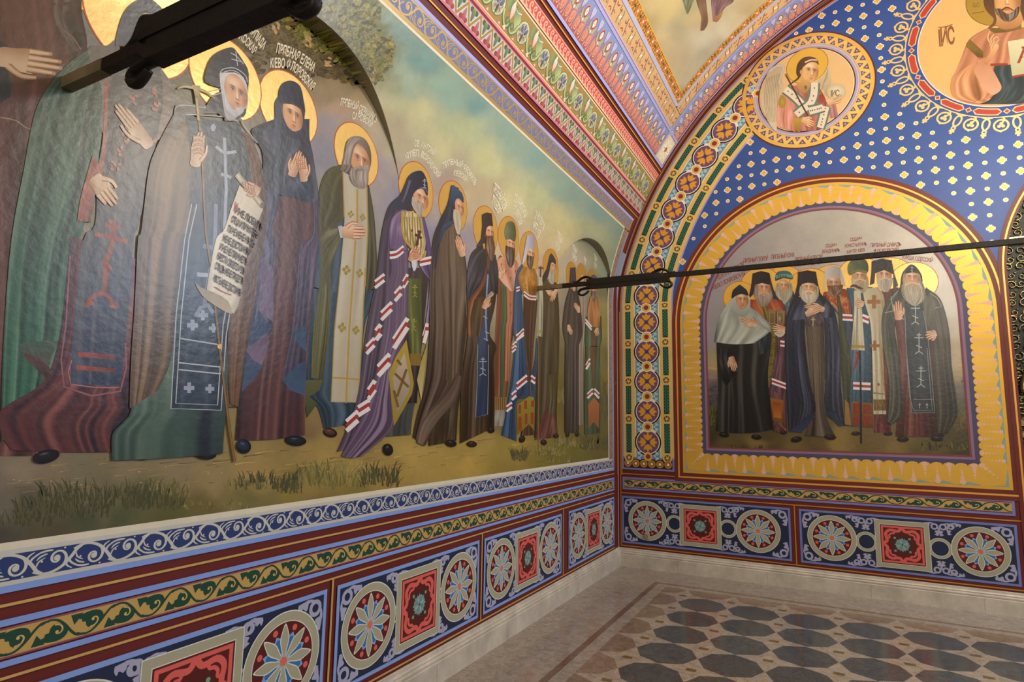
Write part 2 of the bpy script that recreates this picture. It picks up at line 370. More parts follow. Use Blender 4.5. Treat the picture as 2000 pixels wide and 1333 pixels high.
# ---------------------------------------------------------------- objects
STEP = 1.2e-4
def tag(o, label=None, cat=None, group=None, kind=None):
    if label: o['label'] = label
    if cat: o['category'] = cat
    if group: o['group'] = group
    if kind: o['kind'] = kind
    return o
def mesh_obj(name, V, F, mat, parent=None, cols=None, smooth=False):
    me = bpy.data.meshes.new(name); me.from_pydata([tuple(v) for v in np.asarray(V).tolist()], [], F)
    if cols is not None:
        ca = me.color_attributes.new('Col', 'FLOAT_COLOR', 'POINT'); ca.data.foreach_set('color', np.clip(np.asarray(cols, np.float32), 0, 1).ravel())
    me.materials.append(mat)
    if smooth: me.polygons.foreach_set('use_smooth', [True] * len(me.polygons))
    me.update()
    o = bpy.data.objects.new(name, me); scene.collection.objects.link(o)
    if parent is not None: o.parent = parent; o.matrix_parent_inverse = parent.matrix_world.inverted()
    return o
def build(name, art, fn, off, mat, parent=None, step=STEP):
    P = np.concatenate(art.P); C = np.concatenate(art.C); L = np.concatenate(art.L)
    V = fn(P, 0.); V1 = fn(P, 1e-3); nrm = (V1 - V) / 1e-3
    V = V + nrm * (off + L * step)[:, None]
    # keep faces pointing into the room
    return mesh_obj(name, V, art.F, mat, parent, C)
def empty(name, loc, **k):
    o = bpy.data.objects.new(name, None); scene.collection.objects.link(o); o.location = loc
    bpy.context.view_layer.update(); return tag(o, **k)
class Solid:
    def __init__(s): s.V = []; s.F = []
    def add(s, V, F): n = len(s.V); s.V += [tuple(v) for v in V]; s.F += [tuple(i + n for i in f) for f in F]
    def box(s, a, b):
        x0, y0, z0 = a; x1, y1, z1 = b
        s.add([(x0, y0, z0), (x1, y0, z0), (x1, y1, z0), (x0, y1, z0), (x0, y0, z1), (x1, y0, z1), (x1, y1, z1), (x0, y1, z1)],
              [(0, 3, 2, 1), (4, 5, 6, 7), (0, 1, 5, 4), (1, 2, 6, 5), (2, 3, 7, 6), (3, 0, 4, 7)]); return s
    def sweep(s, pts, a, b, n=10, up=(0, 0, 1), taper=None, sq=False):
        """tube along pts with half sizes a (sideways) and b (along up)"""
        p = np.asarray(pts, float); N = len(p); d = np.gradient(p, axis=0); d /= np.linalg.norm(d, axis=1)[:, None]
        V = []
        for i in range(N):
            u = np.array(up, float); sd = np.cross(d[i], u)
            if np.linalg.norm(sd) < 1e-3: sd = np.cross(d[i], (1, 0, 0))
            sd /= np.linalg.norm(sd); u = np.cross(sd, d[i]); k = 1 if taper is None else taper[i]
            for j in range(n):
                t = 2 * math.pi * (j + .5) / n; cx, cy = math.cos(t), math.sin(t)
                if sq: m_ = max(abs(cx), abs(cy)); cx, cy = cx / m_, cy / m_
                V.append(p[i] + sd * cx * a * k + u * cy * b * k)
        F = [(i * n + j, i * n + (j + 1) % n, (i + 1) * n + (j + 1) % n, (i + 1) * n + j) for i in range(N - 1) for j in range(n)]
        F += [tuple(range(n))[::-1], tuple((N - 1) * n + j for j in range(n))]; s.add(V, F); return s
    def obj(s, name, mat, parent=None, smooth=False): return mesh_obj(name, np.array(s.V), s.F, mat, parent, None, smooth)
_fc = {}
def text_art(txt, c, spacing=.82):
    """writing as flat outlines, one unit high"""
    cu = bpy.data.curves.new('t', 'FONT'); cu.body = txt; cu.size = 1.0; cu.space_character = spacing; cu.resolution_u = 2; cu.offset = .024
    o = bpy.data.objects.new('t', cu); scene.collection.objects.link(o)
    dg = bpy.context.evaluated_depsgraph_get(); me = o.evaluated_get(dg).to_mesh()
    V = np.array([v.co[:2] for v in me.vertices]) if len(me.vertices) else np.zeros((0, 2)); F = [tuple(p.vertices) for p in me.polygons]
    bpy.data.objects.remove(o); bpy.data.curves.remove(cu)
    a = Art()
    if len(V): V = V - [V[:, 0].min(), 0]; a.raw(V, F, c)
    return a
# ================================================================= room shell
STONE = flat_mat('white_marble', 'cdc6ba', .30, bump=.05, c2='ada69c', ms=5)
MAROON = rgb('642420'); LILAC = rgb('8d93d6'); LBLUE = rgb('7c9be0'); GOLDL = rgb('cba765', .2); NAVY = rgb('232c50')
def wall_grid(fn, u0, u1, nu, v0, v1, nv, colfn=None, c=None):
    a = Art(); X, Y = np.meshgrid(np.linspace(u0, u1, nu + 1), np.linspace(v0, v1, nv + 1)); W = nu + 1
    F = [(j * W + i, j * W + i + 1, j * W + W + i + 1, j * W + W + i) for j in range(nv) for i in range(nu)]
    P = np.c_[X.ravel(), Y.ravel()]; return a.raw(P, F, c if colfn is None else colfn(P))
YR = -12.0
# left wall (flat, runs up behind the arched recesses)
a = wall_grid(None, YR, .0, 12, 0, 3.62, 4, c=MAROON)
tag(build('wall_left', a, lambda uv, o: np.c_[0 * uv[:, 0] + o, uv[:, 0], uv[:, 1]], -.004, M_WALL), kind='structure')
# back wall with an arched opening towards the altar screen on the right
OPX, OPZ, OPR = 5.07, 3.0, 1.4
def back_shape():
    top = [prof(s) for s in np.linspace(2.94, SAPEX, 60)]
    left = [(0, 0)] + [(float(t[0]), float(t[1])) for t in top]
    right = [(2 * XC - x, z) for x, z in left[::-1]]
    hole = [(OPX - OPR, 0), (OPX - OPR, OPZ)] + [(OPX - OPR * math.cos(t), OPZ + OPR * math.sin(t)) for t in np.linspace(.05, math.pi - .05, 40)] + [(OPX + OPR, OPZ), (OPX + OPR, 0)]
    return left + right[:] , hole
lf, hole = back_shape()
outl = [(0, 0)] + lf[1:] ; outl = outl + hole[::-1]
a = Art(); a.poly([p for p in outl], MAROON)
tag(build('wall_back', a, WB, -.003, M_WALL), kind='structure')
# right and rear walls
a = Art(); a.rect(YR, 0, 0, 3.62, rgb('7d6650'), 4, 4)
tag(build('wall_right', a, lambda uv, o: np.c_[2 * XC + 0 * uv[:, 0] - o, uv[:, 0], uv[:, 1]], -.004, M_WALL), kind='structure')
a = Art(); a.poly(lf, rgb('86694c'))
tag(build('wall_rear', a, lambda uv, o: np.c_[uv[:, 0], YR + o + 0 * uv[:, 0], uv[:, 1]], 0, M_WALL), kind='structure')
# floor
def floor_mat():
    m = bpy.data.materials.new('polished_granite'); nt, N, Lk, B = nodes_of(m)
    at = N.new('ShaderNodeAttribute'); at.attribute_name = 'Col'; tc = N.new('ShaderNodeTexCoord')
    v = N.new('ShaderNodeTexNoise'); v.inputs['Scale'].default_value = 120; v.inputs['Detail'].default_value = 4; Lk.new(tc.outputs['Object'], v.inputs['Vector'])
    v2 = N.new('ShaderNodeTexNoise'); v2.inputs['Scale'].default_value = 14; v2.inputs['Detail'].default_value = 8; v2.inputs['Distortion'].default_value = 1.5; Lk.new(tc.outputs['Object'], v2.inputs['Vector'])
    ad = N.new('ShaderNodeMath'); ad.operation = 'ADD'; Lk.new(v.outputs['Fac'], ad.inputs[0]); Lk.new(v2.outputs['Fac'], ad.inputs[1])
    mr = N.new('ShaderNodeMapRange'); mr.inputs['From Min'].default_value = .7; mr.inputs['From Max'].default_value = 1.3; mr.inputs['To Min'].default_value = .62; mr.inputs['To Max'].default_value = 1.35
    Lk.new(ad.outputs[0], mr.inputs['Value']); mu = N.new('ShaderNodeVectorMath'); mu.operation = 'SCALE'
    Lk.new(at.outputs['Color'], mu.inputs[0]); Lk.new(mr.outputs[0], mu.inputs['Scale']); Lk.new(mu.outputs[0], B.inputs['Base Color'])
    B.inputs['Roughness'].default_value = .16; B.inputs['Specular IOR Level'].default_value = .5
    return m
M_FLOOR = floor_mat()
fl = Art(); fl.rect(-.2, YR, 2 * XC + .2, .2, rgb('958a81'), 4, 4)
fl.rect(.535, -.545, 2 * XC - .5, -.50, rgb('705748')); fl.rect(.535, YR, .585, -.50, rgb('705748'))
fl.rect(.68, YR, 2 * XC - .68, -.63, rgb('a09385'))
GX, GY, GP, GQ = 1.11, -1.073, .4265, .4275
for i in range(-1, 17):
    for j in range(-1, 20):
        cx = GX + GP * i; cy = GY - GQ * j
        R1, R2 = .2105, .205
        pts = [(cx + (R1 if k % 2 == 0 else R2) * math.cos(k * math.pi / 4), cy + (R1 if k % 2 == 0 else R2) * math.sin(k * math.pi / 4)) for k in range(8)]
        c = rgb('4c4e50') if i >= 0 and j >= 0 else rgb('7e6a5a')
        pts = [(max(x, .68), min(y, -.63)) for x, y in pts]
        q = [pts[0]]
        for p_ in pts[1:]:
            if math.dist(p_, q[-1]) > 1e-4: q.append(p_)
        if len(q) > 2: fl.poly(q, c * np.array([1, 1, 1, 1]) if (i + j) % 3 else c * 1.12, lay=3)
        bx, by = cx - GP / 2, cy - GQ / 2
        if i >= 0: fl.rect(bx - .033, by - .024, bx + .033, by + .024, rgb('6e5a36'), lay=4)
        if i >= 0 and j == 0: fl.rect(bx - .033, by + GQ - .024, bx + .033, by + GQ + .024, rgb('6e5a36'), lay=4)
tag(build('floor', fl, WF, 0, M_FLOOR), kind='structure')
# marble baseboards with a moulded top
def board(name, along):
    s = Solid(); prof2 = [(0, 0), (.030, 0), (.030, .128), (.022, .134), (.026, .142), (.026, .150), (.016, .158), (.018, .168), (.010, .178), (.008, .196), (0, .2)]
    if along == 'y': rows = [(0, YR + .01), (0, 0)]; V = [(d, y, z) for _, y in rows for d, z in prof2]
    else: V = [(x, -d, z) for x in (0.0, OPX - OPR) for d, z in prof2]
    n = len(prof2); F = [(i, i + 1, n + i + 1, n + i) for i in range(n - 1)] + [tuple(range(n)), tuple(range(n, 2 * n))[::-1]]
    s.add(V, F); return tag(s.obj(name, STONE), kind='structure')
board('baseboard_left', 'y'); board('baseboard_back', 'x')
seams = Art()
for x in (.66, 1.55, 2.45, 3.3): seams.rect(x, .001, x + .002, .127, rgb('8a8276'))
tag(build('trim_1', seams, WB, .0303, M_WALL), kind='structure')
seams = Art()
for y in (-.9, -1.8, -2.7, -3.6): seams.rect(y, .001, y + .002, .127, rgb('8a8276'))
tag(build('trim_2', seams, WL, .0303, M_WALL), kind='structure')

# ================================================================= the big left mural: ground colours
IDW_L = [(-60,-150,'5a5348'),(0,-100,'6a5a50'),(150,30,'7c7d78'),(350,20,'6d6f68'),(420,60,'5a543c'),(450,30,'4c4628'),(560,30,'544c2c'),(640,40,'6a6640'),(700,30,'8a8a58'),(740,60,'6f7040'),
 (560,110,'5b5038'),(620,120,'4c4428'),(700,130,'5a5230'),(745,120,'72723c'),(640,170,'8a7a62'),(560,170,'8a8078'),(520,150,'7c7468'),(700,190,'a39070'),(760,30,'8fa092'),(790,60,'87a09a'),(830,110,'7e9c98'),(800,160,'a0b09c'),
 (770,200,'b9b995'),(740,230,'b8a98c'),(660,210,'a8917e'),(640,240,'968f94'),(620,300,'8a8a96'),(740,300,'9b94a0'),(770,260,'b5ab90'),(820,230,'c6c39c'),(850,300,'c9c59e'),(810,340,'b0a294'),(790,380,'8e8c9e'),(870,180,'96b0a2'),(930,200,'7f9f9c'),(900,260,'b7bf9c'),
 (960,320,'c6c79f'),(1000,260,'93aca0'),(1060,300,'86a5a0'),(1120,360,'8aa39a'),(1180,400,'7c9a94'),(1215,440,'76948e'),(1050,380,'bcc29c'),(1100,440,'c8c296'),(1150,450,'a9b090'),(1000,400,'d3cda4'),(930,380,'c0b196'),(870,360,'a8988e'),(920,460,'9c96a2'),(860,480,'8b8b9e'),
 (1000,470,'c8b898'),(1080,470,'cfc19a'),(1040,500,'c0aa98'),(1110,520,'b0a694'),(1150,500,'8f927c'),(1200,520,'8a9a88'),(1180,560,'6d7058'),(1110,600,'8f8878'),(1150,640,'7f7c5a'),(1180,640,'8c8450'),(1190,700,'6f6a44'),(1170,760,'7a6c3a'),(1100,700,'6a6448'),(1185,830,'5f5a38'),
 (1100,780,'6a5e38'),(1150,880,'6c6a3a'),(1180,885,'5e5a34'),(1080,890,'73703c'),(1000,880,'97884e'),(1090,930,'7f7040'),(930,870,'a3905a'),(900,900,'b0985a'),(850,880,'a8925a'),(800,900,'ae9860'),(760,960,'9a8450'),(1000,930,'8d7a48'),(640,900,'a38e5c'),(600,890,'9c885a'),(700,920,'a8935e'),
 (700,975,'7f7444'),(620,1000,'7a6a48'),(560,950,'8a7c4a'),(500,920,'a08c60'),(500,975,'76704c'),(420,930,'958664'),(350,910,'8e8268'),(250,915,'8a8068'),(250,960,'6d6a50'),(160,940,'7a7460'),(100,930,'857a68'),(40,920,'8c8070'),(0,900,'80766a'),(0,960,'6f6a60'),(60,1000,'5c5a4c'),
 (150,1000,'4f5444'),(250,1010,'565a42'),(330,1000,'60603f'),(400,990,'6c6442'),(0,1040,'4c4a44'),(100,1040,'55503f'),(-100,1000,'5a564c'),(-200,600,'6a5a58'),(-200,200,'6a5a54'),(300,-60,'6a6a60'),(500,-80,'5a5434'),(620,-60,'6c683c'),(720,-60,'8c9a78'),(880,840,'7a6c40'),(700,860,'8a7850'),(980,800,'6c6044'),(900,760,'5c5440'),(600,860,'7c6a4c')]
def idw_field(tab, n1=.10, n2=.05, p=3.2, sc=90.):
    pts = np.array([(a, b) for a, b, _ in tab], float); cl = np.array([rgb(c)[:3] for _, _, c in tab])
    def f(px):
        wx = (fbm(px[:, 0] / 60, px[:, 1] / 60) - .5) * 60; wy = (fbm(px[:, 0] / 60 + 9, px[:, 1] / 60 + 5) - .5) * 60
        q = px + np.c_[wx, wy]
        out = np.zeros((len(q), 3))
        for i in range(0, len(q), 20000):
            d = ((q[i:i + 20000, None, :] - pts[None]) ** 2).sum(2) + 60.
            w_ = d ** (-p / 2); out[i:i + 20000] = (w_ @ cl) / w_.sum(1)[:, None]
        n = (fbm(px[:, 0] / 26, px[:, 1] / 26 + 3) - .5) * 2 * n1 + (fbm(px[:, 0] / 6, px[:, 1] / 6 + 3) - .5) * 2 * n2
        return np.c_[out * (1 + n)[:, None], np.zeros(len(q))]
    return f
field_L = idw_field(IDW_L)
MZ0, MZ1, MY1 = 1.209, 3.83, -.352
MGAIN = 1.0
mural = empty('wall_mural', (0.01, -3.2, 1.209), label='large painting of a procession of haloed saints on the left wall', cat='mural')
def col_L(P3, gain=1.0):
    px = proj(P3); px = np.clip(px, [-300, -200], [1300, 1400]); c = field_L(px); m = c[:, :3].mean(1, keepdims=True); c[:, :3] = np.clip(m + (c[:, :3] - m) * 1.16, 0, 1) * gain * .90; return c
ys = np.r_[np.linspace(YR, -6.6, 20)[:-1], np.linspace(-6.6, MY1, 420)]
for cy, cz, cr in LUN:
    hw = math.sqrt(cr ** 2 - (2.94 - cz) ** 2)
    ys = ys[(np.abs(ys - cy + hw) > .006) & (np.abs(ys - cy - hw) > .006)]
    ys = np.r_[ys, cy - hw, cy + hw, cy + hw * np.cos(np.linspace(.05, .5, 8)), cy - hw * np.cos(np.linspace(.05, .5, 8))]
ys = np.unique(np.clip(ys, YR, MY1))
def lun_top(y):
    z = np.full(np.shape(y), 2.94)
    for cy, cz, cr in LUN:
        d = cr ** 2 - (y - cy) ** 2; z = np.where(d > 0, np.maximum(z, cz + np.sqrt(np.maximum(d, 0))), z)
    return z
def grid_mesh(name, rowsfn, nv, parent, mat=M_OIL, kind=None, gain=1.0, colfn=None):
    W = len(ys); P = np.concatenate([rowsfn(ys, k / nv) for k in range(nv + 1)])
    F = [(j * W + i, j * W + i + 1, j * W + W + i + 1, j * W + W + i) for j in range(nv) for i in range(W - 1)]
    o = mesh_obj(name, P, F, mat, parent, (colfn or col_L)(P) * np.array([gain, gain, gain, 1]), smooth=True)
    return o
def row_flat(y, t):
    z = MZ0 + (lun_top(y) - MZ0) * t; return np.c_[0 * y + .0015, y, z]
def row_vault(y, t):
    s = z2s(lun_top(y)); s = s + (MZ1 - s) * t; x, z, nx, nz = prof(s); return np.c_[x + nx * .0015, y, z + nz * .0015]
bgA = grid_mesh('painted_landscape', row_flat, 150, mural); bgB = grid_mesh('painted_sky', row_vault, 44, mural)
# the reveals of the arched recesses
rv = Solid(); rc = []
for cy, cz, cr in LUN:
    t0 = math.asin((2.94 - cz) / cr); th = np.linspace(t0, math.pi - t0, 60)
    V = []
    for t in th:
        y, z = cy + cr * math.cos(t), cz + cr * math.sin(t); x, zz, _, _ = prof(z2s(z))
        for k in range(5): V.append((x * k / 4, y, z))
    rv = Solid(); rv.add(V, [(i * 5 + k, i * 5 + 5 + k, i * 5 + 6 + k, i * 5 + 1 + k) for i in range(59) for k in range(4)])
    mesh_obj('arch_reveal', np.array(rv.V), rv.F, M_OIL, mural, np.tile(rgb('7d7358'), (len(rv.V), 1)), True)
# unpainted-over vault above the mural
a = Art(); sv = np.linspace(3.6, 2 * SAPEX - 2.94, 90); yv = np.linspace(YR, 0, 30)
Xg, Yg = np.meshgrid(yv, sv); F = [(j * 30 + i, j * 30 + i + 1, j * 30 + 31 + i, j * 30 + 30 + i) for j in range(89) for i in range(29)]
a.raw(np.c_[Xg.ravel(), Yg.ravel()], F, MAROON)
def WV2(uv, off):
    s = uv[:, 1]; m = s > SAPEX; x, z, nx, nz = prof(np.where(m, 2 * SAPEX - s, s))
    x = np.where(m, 2 * XC - x, x); nx = np.where(m, -nx, nx); return np.c_[x + nx * off, uv[:, 0], z + nz * off]
cl = build('ceiling', a, WV2, -.004, M_WALL); tag(cl, kind='structure')
me = cl.data; me.polygons.foreach_set('use_smooth', [True] * len(me.polygons))
# ================================================================= painted ornament
BRONZE_LIT = rgb('cccdc9', .3); TAN = rgb('b89a63', .4)  # one bronze paint; its pale and tan reflections are set as colours
def spiral(cx, cy, r, a0, turns, n=22, inner=.12, sgn=1):
    t = np.linspace(0, 1, n); a = math.radians(a0) + sgn * t * turns * 2 * np.pi; rr = r * (1 - (1 - inner) * t ** .85)
    return [(cx + q * math.cos(b), cy + q * math.sin(b)) for q, b in zip(rr, a)]
def oval_spiral(cx, cy, rx, ry, a0, turns, n=26, inner=.2, sgn=1):
    t = np.linspace(0, 1, n); a = math.radians(a0) + sgn * t * turns * 2 * np.pi; q = 1 - (1 - inner) * t ** .9
    return [(cx + rx * k * math.cos(b), cy + ry * k * math.sin(b)) for k, b in zip(q, a)]
def rinceau(c, c2=None):
    """one half period of a running scroll, cell 1 wide, -0.5..0.5 high"""
    a = Art()
    a.stroke([(-.16, -.34), (.06, -.46), (.30, -.46), (.56, -.30), (.78, .02), (.92, .30), (1.06, .44)], .07, .09, c, wmid=.13, lay=0)
    a.stroke(oval_spiral(.42, .06, .28, .42, -62, 1.12), .085, .06, c, sm=0, lay=0); a.ell(.42, .08, .085, .12, c, n=14, lay=0)
    a.stroke([(.74, .00), (.80, -.20), (.98, -.36)], .02, .02, c, wmid=.11, lay=0); a.stroke([(.66, -.12), (.70, -.30), (.84, -.44)], .02, .02, c, wmid=.09, lay=0); a.stroke([(.90, .22), (.96, -.02), (1.12, -.16)], .015, .015, c, wmid=.08, lay=0)
    a.stroke([(.30, .42), (.06, .40), (-.14, .30)], .05, .01, c, wmid=.12, lay=0); a.stroke([(.16, .30), (.0, .22), (-.10, .08)], .04, .01, c, wmid=.10, lay=0); a.ell(.04, .02, .03, .045, c, n=8, lay=0); a.ell(.60, .44, .03, .04, c, n=8, lay=0); a.lay = 1
    return a
def leafvine(dk, lt):
    a = Art()
    a.stroke([(-.14, -.34), (.06, -.44), (.28, -.40), (.50, -.16), (.70, .18), (.88, .40), (1.08, .42)], .085, .085, dk, lay=0)
    a.poly([(.22, -.24), (.12, -.10), (.10, .04), (.00, .06), (-.02, .18), (-.12, .22), (-.10, .32), (.10, .42), (.36, .44), (.54, .34), (.62, .14), (.56, -.08), (.42, -.20)], dk, sm=2, lay=0)
    a.stroke([(.24, -.22), (.40, -.16), (.46, .02), (.40, .14), (.31, .13), (.29, .05)], .05, .045, lt, sm=4, lay=1); a.ell(.315, .07, .045, .06, lt, n=10, lay=1)
    a.poly([(.66, -.44), (.78, -.02), (.90, -.22), (1.02, -.44)], dk, lay=0); a.lay = 2; return a
def run(dst, unit, x0, x1, cy, h, n, flip=True):
    L = (x1 - x0) / n
    for i in range(n):
        f = -1 if (flip and i % 2) else 1
        dst.put(unit, [[L, 0, x0 + i * L], [0, h * f, cy]], lay=dst.lay)
    dst.lay += unit.lay
# ---- running scroll border of the mural
b = Art(); U = rinceau(BRONZE_LIT)
b.rect(-11.99, 1.186, -.33, MZ0, rgb('d9d3c0', .1), 30); b.rect(-.352, 1.186, -.33, 3.83, rgb('d9d3c0'), 1, 60); b.rect(-11.99, 3.83, -.33, 3.846, rgb('e6dcc0'), 30)
b.rect(-11.99, 1.08, -.19, 1.186, BRONZE_LIT, 30); b.rect(-.33, 1.186, -.17, 3.83, TAN, 1, 60); b.rect(-11.99, 3.846, -.17, 3.973, TAN, 30)
b.rect(-11.99, 1.094, -.20, 1.172, rgb('26386f'), 30); b.rect(-11.99, 3.869, -.20, 3.963, rgb('6f78a4'), 30); b.rect(-.310, 1.2, -.215, 3.83, rgb('6a6c8c'), 1, 60)
n_ = 56
run(b, U, -6.45, -.20, 1.133, .078, n_)
U2 = rinceau(TAN); run(b, U2, -5.6, -.20, 3.916, .094, 46)
for i in range(22): b.put(U2, [[0, .095 * (1 if i % 2 else -1), -.262], [.12, 0, 1.22 + .12 * i]], lay=b.lay)
b.lay += 1
b.rect(-11.99, 1.060, -.165, 1.080, LBLUE, 30); b.rect(-.185, 1.06, -.165, 3.83, LILAC, 1, 60); b.rect(-11.99, 3.973, -.165, 3.995, rgb('a9aeea'), 30)
def WLs(uv, off):   # like WL, but v is arc length
    return WL(np.c_[uv[:, 0], prof(uv[:, 1])[1]], off)
o = build('scroll_border', b, lambda uv, off: np.where((uv[:, 1] > 3.829)[:, None], WVS(uv, off), WV(uv, off)), .0025, M_WALL)
tag(o, 'bronze running scroll border, its reflections coloured pale and tan, on blue framing the long left mural', 'painted border')
# ---- plain fillets on the left wall
b = Art()
for v0, v1, c in [(1.019, 1.028, GOLDL), (.962, .982, LBLUE), (.842, .861, LBLUE), (.806, .815, GOLDL), (.217, .227, GOLDL)]: b.rect(-11.99, v0, -.17 if v0 not in (1.019, .806, .217) else -.165, v1, c, 30)
b.rect(-.19, .842, -.17, .982, LBLUE, 1, 1)
for y in [-4.49 - 1.44 * 1, -4.49, -3.05, -1.61]: b.rect(y - .006, .222, y + .006, .81, GOLDL)
b.rect(-.165, .2, -.160, 4.05, rgb('8a3a2c'), 1, 60)
for v0, v1, c in [(4.040, 4.049, rgb('f0a848', .3)), (4.090, 4.106, rgb('cf7486'))]: b.rect(-11.99, v0, -.06, v1, c, 30)
tag(build('trim_3', b, WV, .004, M_WALL), kind='structure')
# ---- leaf vine friezes
def frieze(name, x0, x1, n, fn, label, off=.0025):
    b = Art(); b.rect(x0, .866, x1, .957, rgb('8a4a5c'), 20); b.rect(x0, .872, x1, .951, rgb('bf9f5c', .12), 20)
    run(b, leafvine(rgb('1d4436'), rgb('cdb074', .12)), x0 + .01, x1 - .01, .9115, .078, n)
    return tag(build(name, b, fn, off, M_WALL), label, 'painted frieze')
frieze('vine_frieze', -6.5, -.19, 59, WL, 'green leaf vine on gold running along the left wall under the mural')
frieze('vine_frieze', .07, 3.555, 24, WB, 'green leaf vine on gold running along the back wall below the gilded arch')
# ---- ornamental panels of the dado
BEI = rgb('a3a28c'); EDGE = rgb('d5d8d2'); NAV = rgb('1f2a48'); RED = rgb('d4605a'); DRED = rgb('561c1c')
def rosette(a, cx, cy, R, tone=0):
    a.ell(cx, cy, R, R, EDGE, n=56); a.ell(cx, cy, R * .975, R * .975, BEI, n=56); a.ell(cx, cy, R * .80, R * .80, EDGE, n=56); a.ell(cx, cy, R * .78, R * .78, DRED, n=56)
    l = a.lay
    for k in range(8):
        t = math.radians(22.5 + 45 * k); u = lambda r, o: (cx + R * (r * math.cos(t) - o * math.sin(t)), cy + R * (r * math.sin(t) + o * math.cos(t)))
        a.poly([u(.1, .04), u(.3, .15), u(.52, .15), u(.50, .07), u(.58, 0), u(.50, -.07), u(.52, -.15), u(.3, -.15), u(.1, -.04)], rgb('7fa0dc'), lay=l)
        a.ell(cx + R * .34 * math.cos(t), cy + R * .34 * math.sin(t), R * .16, R * .10, rgb('2c6fae'), rot=math.degrees(t), n=14, lay=l + 1)
        a.ell(cx + R * .665 * math.cos(t), cy + R * .665 * math.sin(t), R * .065, R * .065, RED, n=12, lay=l)
    a.lay = l + 2; l = a.lay
    for k in range(8):
        t = math.radians(45 * k); u = lambda r, o: (cx + R * (r * math.cos(t) - o * math.sin(t)), cy + R * (r * math.sin(t) + o * math.cos(t)))
        sh = lambda m: [u(.05, 0), u(.24, .055 + m), u(.42, .100 + m), u(.56, .075 + m), u(.72 + m * 2, 0), u(.56, -.075 - m), u(.42, -.100 - m), u(.24, -.055 - m)]
        a.poly(sh(.02), EDGE, sm=3, lay=l); a.poly(sh(-.002), BEI, sm=3, lay=l + 1)
    a.lay = l + 2; a.ell(cx, cy, R * .085, R * .085, rgb('d86a58'), n=14)
def knot(a, cx, cy, W, H):
    a.rect(cx - W, cy - H, cx + W, cy + H, EDGE); a.rect(cx - W + .004, cy - H + .004, cx + W - .004, cy + H - .004, BEI)
    w, h = W * .80, H * .80; a.rect(cx - w - .004, cy - h - .004, cx + w + .004, cy + h + .004, EDGE); a.rect(cx - w, cy - h, cx + w, cy + h, DRED)
    l = a.lay; a.frame(cx - w + .008, cy - h + .008, cx + w - .008, cy + h - .008, w * .10, RED)
    for sx in (-1, 1):
        for sy in (-1, 1):
            P = lambda x, y: (cx + sx * x * w, cy + sy * y * h)
            a.stroke([P(.0, .93), P(.16, .70), P(.50, .74), P(.66, .66), P(.74, .50), P(.70, .16), P(.93, .0)], w * .15, w * .15, RED, sm=6, lay=l + 1)
            a.stroke([P(.30, .74), P(.36, .58), P(.48, .56), P(.58, .46), P(.58, .34), P(.74, .28)], w * .09, w * .09, RED, sm=6, lay=l + 1)
    a.lay = l + 2
    r = w * .40
    pts = []
    for k in range(32): t = k * math.pi / 16; q = r * (1.08 if k % 4 == 0 else .98 if k % 4 == 2 else .84); pts.append((cx + q * math.cos(t), cy + q * math.sin(t) * h / w))
    a.poly(pts, rgb('2b3140')); a.poly([(cx + (x - cx) * .86, cy + (y - cy) * .86) for x, y in pts], rgb('7f9a8e'))
    for sx in (-1, 1):
        for sy in (-1, 1): a.ell(cx + sx * r * .84, cy + sy * r * .84, r * .2, r * .2, rgb('2b3140'), n=14); a.ell(cx + sx * r * .84, cy + sy * r * .84, r * .15, r * .15, rgb('7f9a78'), n=14)
    for k in range(8): t = math.radians(45 * k + 22.5); a.ell(cx + r * .42 * math.cos(t), cy + r * .42 * math.sin(t), r * .22, r * .10, rgb('5d88b4' if k % 2 else '8fb2b4'), rot=math.degrees(t), n=12, lay=a.lay)
    a.lay += 1; a.ell(cx, cy, r * .1, r * .1, rgb('39404a'), n=10)
def curl(a, x, y, sx, sy, s):
    """corner leaf scroll"""
    c = rgb('a3a5c4'); M = [[s * sx, 0, x], [0, s * sy, y]]; u = Art()
    u.ring(.30, -.30, .13, .26, c, 24, lay=0); u.stroke([(.06, -.34), (.04, -.62), (.16, -.84), (.05, -1.0)], .03, .02, c, wmid=.24, lay=0); u.poly([(.04, -.6), (.3, -.66), (.2, -.84), (.34, -.92), (.10, -1.02), (.02, -.8)], c, sm=3, lay=0)
    u.stroke([(.34, -.06), (.62, -.04), (.84, -.16), (1.0, -.05)], .03, .02, c, wmid=.24, lay=0); u.poly([(.6, -.04), (.66, -.3), (.84, -.2), (.92, -.34), (1.02, -.1), (.8, -.02)], c, sm=3, lay=0); u.lay = 1
    a.put(u, M)
